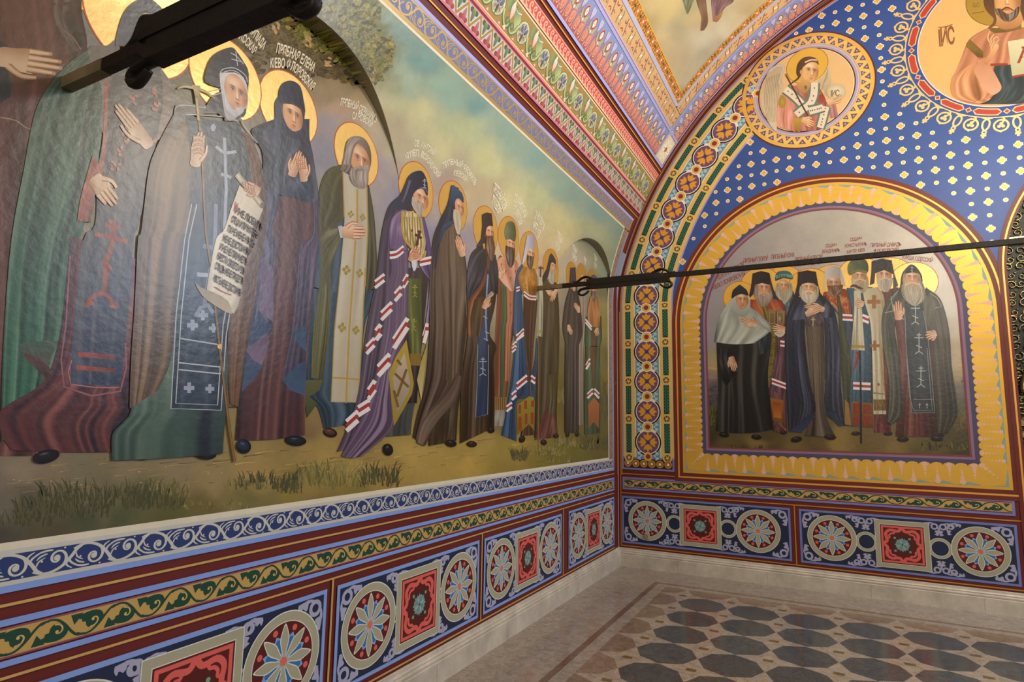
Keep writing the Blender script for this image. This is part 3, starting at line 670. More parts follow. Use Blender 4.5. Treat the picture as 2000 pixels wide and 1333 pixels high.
def panel(name, x0, x1, els, fn, label, cl=.17, LB='7f9ede'):
    root = empty(name, tuple(fn(np.array([[(x0 + x1) / 2, .25]]), .001)[0]), label=label, cat='ornamental panel', group='ornamental panels of the dado')
    b = Art(); b.rect(x0, .252, x1, .768, rgb(LB), 8); b.rect(x0 + .02, .272, x1 - .02, .748, NAV, 8)
    L = [e for e in els]
    for i, e in enumerate(L):
        if e[0] == 'r':
            for sx, sy in ((-1, 1), (-1, -1), (1, 1), (1, -1)): pass
    xs_ = [x0 + .026] ; R = .215
    for e in L:
        if e[0] == 'r':
            cx = e[1]
            for sx in (-1, 1):
                for sy in (-1, 1):
                    edge = x0 + .028 if (sx < 0 and cx < (x0 + x1) / 2) else (x1 - .028 if (sx > 0 and cx > (x0 + x1) / 2) else None)
                    if edge is None: edge = cx + sx * (.235 if cl > .15 else .2); m = .72
                    else: m = 1
                    curl(b, edge, .51 + sy * .232, -sx, sy, .15 * m)
        if e[0] == 's':
            cx, r = e[1], e[2]
            for sx in (-1, 1):
                for sy in (-1, 1): curl(b, cx - sx * .002, .51 + sy * .225, sx, sy, .075 + r * .42)
    build('panel_field', b, fn, .0025, M_WALL, root)
    for e in L:
        if e[0] == 's':
            s_ = Art(); s_.ell(e[1], .51, e[2], e[2], EDGE, n=32); s_.ell(e[1], .51, e[2] * .96, e[2] * .96, BEI, n=32); s_.ell(e[1], .51, e[2] * .74, e[2] * .74, EDGE, n=32); s_.ell(e[1], .51, e[2] * .70, e[2] * .70, NAV, n=32)
            build('link_ring', s_, fn, .0045, M_WALL, root)
    for e in L:
        if e[0] == 'r': s_ = Art(); rosette(s_, e[1], .515, .214); build('rosette', s_, fn, .0055, M_WALL, root)
        if e[0] == 'k': s_ = Art(); knot(s_, e[1], .51, .216, .216); build('square_knot', s_, fn, .0055, M_WALL, root)
    return root
for i, (c0, lab) in enumerate([(-4.49, 'nearest rosette panel of the left wall, cut off by the bottom of the photo'), (-3.05, 'large rosette panel on the left wall, second from the camera'), (-1.61, 'rosette panel on the left wall between the second panel and the one at the corner'), (-.135, 'narrow looking rosette panel on the left wall next to the corner')]):
    x1 = c0 - .034; x0 = c0 - 1.44 + .036 + (.0 if i < 3 else .06)
    w_ = x1 - x0; m = (x0 + x1) / 2
    els = [('r', m - .434 * w_ / 1.37), ('k', m), ('r', m + .434 * w_ / 1.37), ('s', m - .216, .045), ('s', m + .216, .045)]
    panel('ornamental_panel', x0, x1, els, WL, lab, cl=.16)
for x0, x1, els, lab in [(.04, 1.785, [('r', .33), ('k', .901), ('r', 1.477), ('s', .63, .092), ('s', 1.184, .092)], 'rosette panel with red square knot on the back wall next to the corner'),
                         (1.865, 3.575, [('r', 2.146), ('k', 2.725), ('r', 3.307), ('s', 2.437, .092), ('s', 3.013, .092)], 'rosette panel on the back wall at the right edge of the photo')]:
    panel('ornamental_panel', x0, x1, els, WB, lab, cl=.16, LB='6f7cc2')
# ---- back wall fillets
b = Art(); GB = rgb('c78a34', .4)
for z in (.222, .802, 1.0165): b.rect(.025, z - .0055, 3.62, z + .0055, GB, 10)
b.rect(.022, .222, .033, 2.9, GB); b.rect(1.819, .222, 1.830, .8, GB); b.rect(.662, 1.0165, .672, 1.2, GB)
LIL2 = rgb('7a7cc0')
b.frame(.048, .842, 3.575, .980, .020, LIL2); b.frame(.048, 1.066, .640, 1.21, .02, LIL2)
tag(build('trim_4', b, WB, .0025, M_WALL), kind='structure')
s_ = Art(); s_.rect(.070, 1.088, .618, 1.188, rgb('3c1418'))
for k in range(6): cx = .115 + k * .0915; s_.ell(cx, 1.138, .042, .042, G('c08f3c'), n=24); s_.ell(cx, 1.138, .028, .028, G('8f5f24'), n=20); s_.ell(cx, 1.138, .015, .015, rgb('e8d8b8'), n=14)
tag(build('bead_row', s_, WB, .003, M_WALL), 'row of six small gold discs at the foot of the arch border', 'painted border')

# ================================================================= arch border of the back wall
SE = SAPEX * 2 - 1.21
root = empty('arch_border', (.3, -.01, 1.21), label='wide painted arch border of purple roundels and green rods on the back wall', cat='painted border')
b = Art(); LP = rgb('9b93cf'); CR = G('e2c070'); TEAL = rgb('1f5a50'); SKY = rgb('6f93a4')
E1 = 6.32
b.rect(1.0, .035, 9.6, .048, GB, 220); b.rect(1.19, .050, 9.6, .066, LP, 220); b.rect(1.21, .066, E1, .640, CR, 160); b.rect(1.19, .640, E1, .656, LP, 160)
b.rect(1.21, .205, E1, .495, rgb('f0e4c4'), 160); b.rect(1.21, .213, E1, .487, SKY, 160)
build('border_ground', b, WA, .003, M_WALL, root)
b = Art(); T0 = rgb('2f7a68')
for d0, s_0 in ((.129, 1.637), (.566, 1.643)):
    k = 0; per = .436 if d0 < .3 else .4335
    while s_0 + per * (k - 1) < 6.1:
        c0 = s_0 + per * (k - 1); b.rect(max(c0 + .055, 1.215), d0 - .031, c0 + per - .055, d0 + .031, rgb('15322f'), 12, lay=0); b.lay = 1
        for q in range(9):
            sx = c0 + .068 + q * (per - .13) / 9
            if sx < 1.22: continue
            for e in (-1, 1): b.stroke([(sx, d0 + e * .026), (sx + .022, d0 + e * .006), (sx + .04, d0 + e * .012)], .010, .006, T0, sm=3, lay=b.lay)
        b.lay = 1; k += 1
build('green_rods', b, WA, .0035, M_WALL, root)
b = Art()
for d0, s_0 in ((.129, 1.637), (.566, 1.643)):
    per = .436 if d0 < .3 else .4335
    for k in range(-1, 17):
        c0 = s_0 + per * k
        if c0 < 1.2 or c0 > 6.3: continue
        b = Art(); l = 0; b.ell(c0, d0, .052, .052, CR, n=24, lay=l); b.ring(c0, d0, .027, .034, rgb('2a1a14'), 24, lay=l + 1)
        for q in range(5): t = q * 2 * math.pi / 5; b.ell(c0 + .018 * math.cos(t), d0 + .018 * math.sin(t), .010, .010, rgb('5a3a1c'), n=8, lay=l + 1)
        b.ell(c0, d0, .016, .016, CR, n=10, lay=l + 2); build('small_rosette', b, WA, .0042, M_WALL, root)
def roundel():
    a = Art(); r = .157
    a.ell(0, 0, r * .99, r * .99, rgb('e9e0d2'), n=44); a.ring(0, 0, r * .86, r * .97, rgb('16121a'), 44, 40, 320); a.ring(0, 0, r * .86, r * .97, rgb('16121a'), 30, 120, 240)
    a.ell(0, 0, r * .84, r * .84, rgb('e9e0d2'), n=40); a.ell(0, 0, r * .80, r * .80, rgb('6e4a6c'), n=40)
    for k in range(4):
        t = math.radians(90 * k + 0); c = rgb('e0a030', .2); u = lambda x, y: (x * math.cos(t) - y * math.sin(t), x * math.sin(t) + y * math.cos(t))
        a.poly([u(.024, -.008), u(.050, -.040), u(.088, -.048), u(.078, -.020), u(.108, 0), u(.078, .020), u(.088, .048), u(.050, .040), u(.024, .008)], c, sm=3, lay=a.lay)
    a.lay += 1; a.ell(0, 0, .022, .022, rgb('3c3a80'), n=12); return a
def leafpair():
    a = Art(); c = rgb('a5c6d4')
    for e in (-1, 1):
        a.poly([(-.05, e * .082), (-.03, e * .125), (0, e * .10), (.03, e * .125), (.05, e * .082), (.02, e * .088), (0, e * .062), (-.02, e * .088)], c, sm=3, lay=0)
        a.poly([(-.012, e * .09), (0, e * .118), (.012, e * .09)], rgb('4a7f98'), lay=1)
    a.lay = 2; return a
Rd = roundel(); Lp = leafpair(); s_c = 1.379; n = 0
gr = Art()
per_s = .3435
while True:
    # the centre line gets shorter on the curve, keep the spacing even along it
    if n: 
        t_ = np.interp(s_c, _SS, _TA); k = 1.0 if s_c < 2.94 else (1 - .35 * _th1 / .46 if s_c < S0 else 1 - .35 / RV); s_c += per_s / k
    if s_c > 6.35: break
    r = Art(); q = Art(); q.put(Rd); kk = 1.0 if s_c < 2.94 else (1 - .35 * _th1 / .46 if s_c < S0 else 1 - .35 / RV)
    r.put(q, [[1 / kk, 0, s_c], [0, 1, .348]]); build('roundel', r, WA, .0042, M_WALL, root)
    gr = Art(); h = s_c + per_s / 2 / kk; gr.put(Lp, [[1 / kk, 0, h], [0, 1, .348]], lay=0)
    gr.ell(h, .348, .062 / kk, .062, rgb('f2e6c8'), n=26, lay=3); gr.ell(h, .348, .052 / kk, .052, G('ddb868'), n=26, lay=4); gr.ell(h, .348, .028 / kk, .028, rgb('8c3020'), n=18, lay=5)
    if n == 0:
        h = s_c - per_s / 2; gr.ell(h + .012, .348, .05, .05, G('ddb868'), n=26, lay=4); gr.ell(h + .012, .348, .026, .026, rgb('8c3020'), n=18, lay=5); gr.put(Lp, [[1, 0, h + .02], [0, 1, .348]], lay=0)
    n += 1; build('dividing_dot', gr, WA, .0048, M_WALL, root)

# ================================================================= blue wall field with crosses
b = Art(); BLUE = rgb('2e4a8c')
pts = [tuple(WA(np.array([[s, .655]]), 0)[0][[0, 2]]) for s in np.linspace(2.6, 6.3, 50)] + [tuple(WA(np.array([[s, .060]]), 0)[0][[0, 2]]) for s in np.linspace(6.36, 10, 60)]
pts = [(3.66, 2.9), (3.2, 2.5), (.66, 2.5)] + pts
pp = np.array(pts); pp = pp[pp[:, 1] < 6.4]; top = pp[-1]
b.poly(list(map(tuple, pp)) + [(6.2, top[1]), (6.2, 4.5)] + [(OPX - 1.44 * math.cos(t), OPZ + 1.44 * math.sin(t)) for t in np.linspace(math.pi / 2, .02, 24)], BLUE, mix(BLUE, rgb('5a76c0'), .25), ang=-60, noise=.05, grid=24)
tag(build('trim_5', b, WB, .002, M_WALL), kind='structure')
cr = Art(); WH = rgb('f0e6cc')
def crs(a, w, c, l): a.rect(-w, -w * .42, w, w * .42, c, lay=l); a.rect(-w * .42, -w, w * .42, w, c, lay=l)
u = Art()
for q, c, l in ((0, WH, 0), (.0085, rgb('e0ac4a', .3), 1)):
    u.rect(-.036 + q, -.013 + q * .4, .036 - q, .013 - q * .4, c, lay=l); u.rect(-.013 + q * .4, -.036 + q, .013 - q * .4, .036 - q, c, lay=l); u.rect(-.023 + q, -.023 + q, .023 - q, .023 - q, c, lay=l)
u.lay = 2
d_ = Art(); d_.ell(0, 0, .021, .021, WH, n=16, lay=0); d_.ell(0, 0, .013, .013, rgb('e0ac4a', .3), n=12, lay=1); d_.lay = 2
def inblue(x, z):
    if math.hypot(x - 2.115, z - 5.16) < .69 or math.hypot(x - 3.837, z - 5.286) < 1.02: return False
    if math.hypot(x - 2.155, z - 2.685) < 1.545 or (z < 2.7): return False
    s = np.linspace(1, 8.5, 500); P = WA(np.c_[s, 0 * s + .67], 0)
    an = math.degrees(math.atan2(z - ZC, XC - x))
    if math.hypot(x - XC, z - ZC) > RV - (.675 if an < 54.6 else .09): return False
    if x > 3.6 and math.hypot(x - OPX, z - OPZ) < OPR + .075: return False
    return x < 5.6
for i in range(-30, 30):
    for j in range(-30, 30):
        x = 3.073 + .1275 * i; z = 4.446 + .1275 * j
        if inblue(x, z): cr.put(u if (i + j) % 2 == 0 else d_, tr(x, z), lay=0)
cr.lay = 2; o = build('gold_crosses', cr, WB, .0035, M_WALL); tag(o, kind='stuff'); tag(o, 'pattern of small gold crosses and dots on the blue back wall', 'painted pattern')

# ================================================================= gilded arched frame round the back mural
FX, FH, FZ, FB = 2.155, 1.465, 2.685, 1.0165
def FR(t, r):
    """frame outline: t 0..1 around (from bottom left, up, over, down), r inwards"""
    h = FH - r; zb = FB + r
    L1 = FZ - zb; L2 = math.pi * h; L3 = 2 * h; tot = 2 * L1 + L2 + L3; d = t * tot
    if d < L1: return (FX - h, zb + d)
    d -= L1
    if d < L2: a = math.pi - d / h; return (FX + h * math.cos(a), FZ + h * math.sin(a))
    d -= L2
    if d < L1: return (FX + h, FZ - d)
    d -= L1; return (FX + h - d, zb)
def fring(a, r0, r1, c):
    def loop(r):
        h = FH - r; zb = FB + r
        p = [(FX - h, z) for z in np.linspace(zb, FZ, 12)] + [(FX + h * math.cos(q), FZ + h * math.sin(q)) for q in np.linspace(math.pi, 0, 90)[1:]] + [(FX + h, z) for z in np.linspace(FZ, zb, 12)[1:]]
        return p + [(x, zb) for x in np.linspace(FX + h, FX - h, 20)[1:-1]]
    A, B = loop(r0), loop(r1); n = len(A); a.raw(A + B, [(i, (i + 1) % n, n + (i + 1) % n, n + i) for i in range(n)], c)
bm = empty('arched_mural', (FX, -.01, 1.06), label='arched painting of eight haloed saints inside a scalloped gold border on the back wall', cat='mural')
b = Art(); fring(b, -.047, .047, rgb('6a2a20')); fring(b, -.008, .008, rgb('e6a848', .4)); fring(b, .045, .30, rgb('5c5a78'))
fring(b, .045, .07, G('dca83c')); fring(b, .07, .275, rgb('84a09a')); fring(b, .10, .20, G('c8993a')); fring(b, .20, .235, G('c8993a')); fring(b, .235, .30, rgb('4a4866')); fring(b, .296, .318, rgb('8a6a86')); fring(b, .318, .335, rgb('7a3f44'))
build('moulded_border', b, WB, .0045, M_WALL, bm)
# gold scallops: vertical and radial tongues with rows of pearls
b = Art(); GS = G('d9ab44'); PRL = rgb('ddb09a'); N1, N2, N3 = 22, 44, 26
def tongue(P0, P1, Q0, Q1, kind):
    # P outer points, Q inner points of the cell
    f = lambda u, v: (np.array(P0) * (1 - u) + np.array(P1) * u) * (1 - v) + (np.array(Q0) * (1 - u) + np.array(Q1) * u) * v
    lo = .02 if kind else .16
    p = [f(0, .08 if kind else .16), f(.5, lo), f(1, .08 if kind else .16)] if False else [f(0, .16 if kind else .02), f(1, .02 if kind else .16)]
    b.poly([tuple(q) for q in p] + [tuple(f(1, .88)), tuple(f(.92, .95)), tuple(f(.72, .995)), tuple(f(.5, 1.01)), tuple(f(.28, .995)), tuple(f(.08, .95)), tuple(f(0, .88))], GS, lay=0)
    wd = np.linalg.norm(f(1, .9) - f(0, .9))
    sz = [.25, .17, .13, .10, .07, .05, .04]; 
    v = .90 if kind else .14; sg = -1 if kind else 1
    for k, q in enumerate(sz):
        c_ = f(.5, v); b.ell(c_[0], c_[1], wd * q, wd * q, PRL, n=12, lay=1); v += sg * (.16 if k < 1 else .125 if k < 3 else .085)
def run_cells(t0, t1, n):
    for k in range(n):
        a0 = t0 + (t1 - t0) * k / n; a1 = t0 + (t1 - t0) * (k + 1) / n
        yield k, a0, a1
h0, h1 = FH - .068, FH - .262
for k in range(N1):
    for sg in (-1, 1):
        za = FB + .262 + (FZ - FB - .262) * k / N1; zb = FB + .262 + (FZ - FB - .262) * (k + 1) / N1
        tongue((FX + sg * h0, za), (FX + sg * h0, zb), (FX + sg * h1, za), (FX + sg * h1, zb), k % 2)
for k in range(N2):
    a0 = math.pi * k / N2; a1 = math.pi * (k + 1) / N2
    tongue((FX + h0 * math.cos(a0), FZ + h0 * math.sin(a0)), (FX + h0 * math.cos(a1), FZ + h0 * math.sin(a1)), (FX + h1 * math.cos(a0), FZ + h1 * math.sin(a0)), (FX + h1 * math.cos(a1), FZ + h1 * math.sin(a1)), k % 2)
for k in range(N3):
    x0 = FX - h1 + 2 * h1 * k / N3; x1 = FX - h1 + 2 * h1 * (k + 1) / N3
    tongue((x0, FB + .068), (x1, FB + .068), (x0, FB + .262), (x1, FB + .262), k % 2)
for sg in (-1, 1):
    b.poly([(FX + sg * h1, FB + .262), (FX + sg * h1, FB + .07), (FX + sg * (h0 - .03), FB + .08), (FX + sg * h0, FB + .262)], GS, lay=0)
    for k, q in enumerate([.022, .016, .012, .01, .008]): b.ell(FX + sg * (h1 - .0 + .01 + .026 * k), FB + .25 - .026 * k, q, q, PRL, n=12, lay=1)
b.lay = 2; build('gold_scallops', b, WB, .0055, M_WALL, bm)
# arch of the opening to the altar screen
b = Art()
def oring(r0, r1, c, z0=.0):
    P = [(OPX - OPR - r, z0) for r in (r0, r1)]; A = []; B = []
    for L_, r in ((A, r0), (B, r1)):
        L_ += [(OPX - OPR - r, z) for z in np.linspace(z0, OPZ, 10)] + [(OPX - (OPR + r) * math.cos(t), OPZ + (OPR + r) * math.sin(t)) for t in np.linspace(0, math.pi, 60)[1:]]
    n = len(A); b.raw(A + B, [(i, i + 1, n + i + 1, n + i) for i in range(n - 1)], c)
oring(-.002, .062, rgb('6a2a20')); oring(.018, .032, rgb('e6a848', .4), .2)
tag(build('trim_6', b, WB, .0075, M_WALL), kind='structure')
s_ = Solid(); V = [(OPX - OPR, .0, 0)]; 
P2 = [(OPX - OPR, 0)] + [(OPX - OPR * math.cos(t), OPZ + OPR * math.sin(t)) for t in np.linspace(0, math.pi, 50)] + [(OPX + OPR, 0)]
n = len(P2); s_.add([(x, 0, z) for x, z in P2] + [(x, .45, z) for x, z in P2], [(i, i + 1, n + i + 1, n + i) for i in range(n - 1)])
tag(s_.obj('trim_7', flat_mat('maroon_jamb', '5a2620', .5)), kind='structure')
# ================================================================= painted bands of the vault
def vbox(b, s0, s1, c, y0=-11.9, y1=-.062): b.rect(y0, s0, y1, s1, c, 24, 1)
PINK = rgb('dd8a86'); CORAL = rgb('e08668'); CREAM = rgb('f0dcae')
# zigzag with red and green flowers
b = Art(); vbox(b, 4.105, 4.228, rgb('b6bad0')); per = .1455; n = 62
OL = rgb('a3854a'); RDF = rgb('a8453e'); GRF = rgb('4e6a34')
h0, h1 = 4.112, 4.222
b2 = Art()
for k in range(n):
    y = -.09 - per * k
    for e in ((y, h0, y - per / 2, h1), (y - per / 2, h1, y - per, h0)):
        b.stroke([e[:2], e[2:]], .026, .026, rgb('e4dccb'), sm=0, lay=1); b.stroke([e[:2], e[2:]], .018, .018, OL, sm=0, lay=2)
    for (cy, c, sg) in ((y - per / 2, RDF, 1), (y, GRF, -1)):
        s0 = 4.106 if sg > 0 else 4.227
        P = lambda a_, v: (cy + a_ * per, s0 + sg * v)
        b.ell(*P(-.17, .018), .019, .016, c, mix(c, rgb('000000'), .3), n=12, lay=3); b.ell(*P(.17, .018), .019, .016, c, mix(c, rgb('000000'), .3), n=12, lay=3)
        b.poly([P(-.11, .01), P(-.10, .05), P(0, .085), P(.10, .05), P(.11, .01)], c, mix(c, rgb('ffffff'), .15), sm=3, lay=4, ang=45)
b.lay = 6; vbox(b, 4.226, 4.234, PINK); vbox(b, 4.234, 4.252, rgb('7a2a38')); vbox(b, 4.252, 4.268, PINK)
tag(build('zigzag_border', b, WVS, .0025, M_WALL), 'vault band with a zigzag and small red and green flowers above the mural', 'painted border')
# big acanthus scroll
b = Art(); vbox(b, 4.268, 4.492, rgb('a3854c')); vbox(b, 4.268, 4.274, CREAM); vbox(b, 4.486, 4.496, CREAM); vbox(b, 4.496, 4.506, rgb('6e2a2c')); vbox(b, 4.506, 4.513, CREAM)
ga, gb, gc = rgb('c3cc92'), rgb('56704c'), rgb('8fa46c')
a = Art(); per = .345
# cell: u 0..1 along the vault, v 0..1 across
def S(pts, w0, w1=None, c=ga, e=gc, lay=None, wm=None): a.stroke(pts, w0, w1, c, e, lay=lay, wmid=wm)
a.poly([(.53, .30), (.66, .36), (.80, .62), (.90, .80), (.76, .92), (.60, .80), (.52, .58)], gb, ga, ang=200, sm=4, noise=.1, grid=8)   # dark leaf
a.poly([(.98, .55), (.90, .72), (.93, .92), (1.06, .96), (1.10, .78), (1.06, .62)], gb, gc, ang=0, sm=4, grid=8)
t = np.linspace(0, 2 * np.pi, 30)[:-1]
a.ell(.33, .48, .215, .36, gb, n=40); a.ell(.33, .48, .20, .34, ga, n=40); a.ell(.33, .48, .155, .27, rgb('a08455'), n=40)
S([(.12, .50), (.06, .30), (-.06, .12), (-.16, .20), (-.15, .36), (-.10, .38)], .10, .05, gb, gb); S([(.12, .52), (.06, .32), (-.06, .15), (-.14, .21), (-.14, .33), (-.10, .36)], .07, .03)
S([(.53, .50), (.58, .26), (.68, .10), (.78, .18), (.76, .36), (.71, .36)], .10, .05, gb, gb); S([(.53, .52), (.58, .28), (.68, .13), (.76, .2), (.75, .33), (.71, .35)], .07, .03)
a.ell(-.09, .34, .06, .11, gc, gb, n=18); a.ell(.72, .32, .06, .11, gc, gb, n=18)
a.stroke([(.60, .84), (.72, .78), (.86, .84)], .03, .01, rgb('eef0d8')); a.stroke([(.18, .30), (.16, .52), (.24, .74)], .012, .012, rgb('eef0d0'))
a.poly([(.865, .40), (.81, .70), (.86, .86), (.90, .98), (.94, .86), (.95, .70)], rgb('e8a29a'), rgb('f4e4d4'), sm=3, ang=90, grid=6)
a.poly([(.86, .06), (.92, .18), (.99, .08), (.92, .02)], rgb('e8b4a4'), rgb('f4e4d4'), grid=4); a.poly([(.06, .03), (.1, .12), (.16, .03)], rgb('eebcae')); a.poly([(.5, .03), (.54, .12), (.6, .03)], rgb('eebcae'))
lc, lw, ld = rgb('8d90a8'), rgb('e6e6de'), rgb('474e62')
for pts in [[(.33, .34), (.27, .58), (.33, .82), (.39, .58)], [(.31, .40), (.20, .52), (.20, .72), (.30, .60)], [(.35, .40), (.46, .52), (.46, .72), (.36, .60)]]:
    a.poly(pts, lw, sm=3); cc = np.mean(pts, 0); a.poly([tuple(cc + (np.array(p) - cc) * .86) for p in pts], ld, mix(lc, ld, .4), sm=3, ang=90, grid=6)
for sg in (-1, 1):
    a.stroke([(.33 + sg * .02, .42), (.33 + sg * .12, .40), (.33 + sg * .13, .26), (.33 + sg * .06, .24), (.33 + sg * .06, .32)], .045, .025, lw); a.stroke([(.33 + sg * .02, .42), (.33 + sg * .12, .40), (.33 + sg * .13, .26), (.33 + sg * .06, .24), (.33 + sg * .06, .32)], .025, .01, lc)
a.stroke([(.33, .44), (.33, .14)], .05, .01, ld, sm=0)
base = b.lay
for k in range(19): b.put(a, [[-per, 0, -.14 - per * k], [0, .212, 4.274]], lay=base)
tag(build('acanthus_border', b, WVS, .0025, M_WALL), 'broad olive vault band with green acanthus scrolls round violet lilies', 'painted border')
# pink running dog
b = Art(); vbox(b, 4.513, 4.594, rgb('f0a48f')); vbox(b, 4.520, 4.586, rgb('c9584e')); a = Art()
a.stroke([(0, .04), (.35, .10), (.62, .30), (.70, .62), (.45, .82), (.22, .70), (.28, .50), (.44, .52)], .26, .14, rgb('f2b09a'), sm=4)
base = b.lay
for k in range(120): b.put(a, [[-.058, 0, -.07 - .058 * k], [0, .066, 4.520]], lay=base)
tag(build('wave_border', b, WVS, .0025, M_WALL), 'narrow coral band of running waves between the acanthus band and the maroon rib', 'painted border')
# fillets
b = Art(); vbox(b, 4.628, 4.638, rgb('f0a848', .3)); vbox(b, 4.666, 4.689, rgb('aab0ea'), y1=-.09)
vbox(b, 4.982, 5.008, rgb('a9aad8'), y1=-.095); vbox(b, 5.008, 5.016, rgb('b05a72'), y1=-.41); vbox(b, 5.016, 5.027, rgb('b4b6de'), y1=-.41)
vbox(b, 5.183, 5.218, rgb('b4b6dc'), y1=-.645)
SEND = 2 * SAPEX - 5.2
def hbox(y0, y1, c, s0, s1=SEND): b.rect(y0, s0, y1, s1, c, 1, 90)
hbox(-.112, -.090, rgb('aab0ea'), 4.666); hbox(-.432, -.408, rgb('a9aad8'), 4.689); hbox(-.450, -.438, rgb('b4b6de'), 5.0); hbox(-.648, -.612, rgb('b4b6dc'), 5.20)
hbox(-.052, -.043, rgb('f0a848', .3), 1.0, SEND + 1)
tag(build('trim_8', b, WV2, .0062, M_WALL), kind='structure')
# pink and blue pattern band, main run and the run along the back arch
def pat():
    a = Art()
    ol = rgb('f0c8b0'); cor = rgb('ea8460'); gn = rgb('a8b08c')
    for e in (-1, 1):
        x = .5 + e * .22
        a.ell(x, .26, .15, .17, ol, n=22); a.ell(x, .26, .13, .15, rgb('b8605a'), n=22); a.ell(x, .27, .10, .125, cor, rgb('f0a080'), n=18)
        a.stroke([(x - e * .02, .20), (x + e * .05, .28), (x, .36)], .03, .01, rgb('b04a3c'))
        a.stroke([(x + e * .20, .04), (x + e * .22, .20), (x + e * .16, .42), (x + e * .10, .48)], .022, .018, ol)
        a.stroke([(x + e * .14, .03), (x + e * .17, .10)], .02, .02, ol); a.stroke([(.5 + e * .03, .02), (.5 + e * .03, .16)], .02, .02, ol, sm=0)
        a.poly([(.5 + e * .04, .40), (.5 + e * .28, .44), (.5 + e * .38, .66), (.5 + e * .2, .56)], gn, sm=3); a.stroke([(.5 + e * .04, .40), (.5 + e * .28, .44), (.5 + e * .38, .66)], .02, .01, rgb('b5523c'))
    a.poly([(.5, .36), (.56, .46), (.5, .54), (.44, .46)], rgb('efe9dc'))
    dm = lambda k: [(.5, .66 - .18 * k), (.5 + .19 * k, .66), (.5, .66 + .18 * k), (.5 - .19 * k, .66)]
    a.poly(dm(1.1), rgb('d0a878'), sm=2); a.poly(dm(.98), rgb('9e3a2e'), sm=2); a.poly(dm(.66), rgb('f4e8e2'), sm=2); a.poly(dm(.3), rgb('e4a8a4'))
    c = rgb('bdb8d8')
    a.poly([(0, .60), (.10, .73), (.17, .84), (.12, .92), (.04, .925), (0, .89), (-.04, .925), (-.12, .92), (-.17, .84), (-.10, .73)], c, sm=3)
    for x, y in ((0, .72), (.08, .82), (-.08, .82), (0, .86)): a.ell(x, y, .018, .018, rgb('c08aa4'), n=8)
    return a
PT = pat()
def patbg(P):
    t = np.clip(P, 0, 1); return mix(rgb('a85f5a'), rgb('8494c4'), np.clip((t - .15) / .7, 0, 1))
KD = np.r_[4.982, 5.0 + .166 * np.arange(int((SAPEX - 5.0) / .166) + 2)]
KA = np.r_[5.10, 5.19 + .30 * np.arange(int((SAPEX - 5.04) / .30) + 2)]
KL = np.r_[5.0, 5.218 + .155 * np.arange(int((SAPEX - 5.2) / .155) + 2)]
def bandrun(name, label, horiz):
    b = Art(); per = .166
    nv = 8
    if not horiz:
        for k in range(nv): b.rect(-11.9, 4.689 + .293 * k / nv, -.408, 4.689 + .293 * (k + 1) / nv, patbg((k + .5) / nv), 24, lay=0)
        b.lay = 1
        for k in range(38): b.put(PT, [[-per, 0, -.41 - per * k], [0, .293, 4.689]], lay=1)
        for k, (r, c) in enumerate([(.146, 'b89ab8'), (.135, 'e6d4aa')]): b.rect(-.261 - r, 4.835 - r, -.261 + r, 4.835 + r, rgb(c), lay=6 + k)
        for k in range(8):
            t = math.radians(45 * k); b.poly([(-.261 + q * math.cos(t) - w_ * math.sin(t), 4.835 + q * math.sin(t) + w_ * math.cos(t)) for q, w_ in ((.03, -.012), (.08, -.03), (.125, 0), (.08, .03), (.03, .012))], rgb('f4ecd2'), sm=3, lay=9)
            b.stroke([(-.261 + q * math.cos(t), 4.835 + q * math.sin(t)) for q in (.04, .1)], .008, .004, rgb('a8803c'), sm=0, lay=10)
        b.ell(-.261, 4.835, .03, .03, rgb('a8653c'), n=16, lay=11); b.lay = 12
    else:
        for k in range(nv): b.rect(-.115 - .293 * (k + 1) / nv, 4.985, -.115 - .293 * k / nv, KD[-1], patbg((k + .5) / nv), 1, lay=0, rows=KD)
        b.lay = 1
        for k in range(len(KD) - 2): b.put(PT, [[0, -.293, -.115], [per, 0, 5.0 + per * k]], lay=1)
    b.lay += 20; return tag(build(name, b, WVK(KD) if horiz else WVS, .0026, M_WALL), label, 'painted border')
bandrun('diamond_border', 'rose and blue vault band of diamonds and coral buds running into the corner', 0)
bandrun('diamond_border', 'rose and blue band of diamonds and coral buds following the back arch', 1)
# arabesque on gold
ar = Art(); GN = rgb('3d4f4c')
ar.rect(0, 0, 1, 1, rgb('dcb67c', .25))
for e in (0, 1):
    F_ = (lambda x, y: (x, y)) if not e else (lambda x, y: (1 - x, 1 - y))
    for pts, w_, c in [([(.0, .95), (.08, .55), (.16, .62), (.22, .5), (.5, .5)], .03, rgb('e9a58c')), ([(.5, .5), (.62, .74), (.70, .66), (.72, .9)], .03, rgb('e9a58c')), ([(.28, .08), (.34, .35), (.40, .2), (.42, .78), (.5, .86)], .028, GN),
                        ([(.05, .18), (.12, .32), (.2, .2)], .05, rgb('a04c3a')), ([(.82, .3), (.88, .42), (.94, .28)], .05, rgb('a04c3a'))]:
        ar.stroke([F_(*p) for p in pts], w_, w_, c, sm=4, lay=1)
ar.poly([(.44, .34), (.5, .46), (.58, .36), (.54, .5), (.6, .62), (.5, .55), (.42, .66), (.46, .5)], rgb('eeeade'), lay=2)
ar.stroke([(.9, .1), (1.1, .9)], .035, .035, rgb('4f5f88'), sm=0, lay=3); ar.lay = 4
def arab(name, label, horiz):
    b = Art()
    if not horiz:
        for k in range(22): b.put(ar, [[-.30, 0, -.45 - .30 * k], [0, .156, 5.027]], lay=0)
    else:
        for k in range(len(KA) - 2): b.put(ar, [[0, -.158, -.452], [.30, 0, 5.19 + .30 * k]], lay=0)
    b.lay = 6; return tag(build(name, b, WVK(KA) if horiz else WVS, .0026, M_WALL), label, 'painted border')
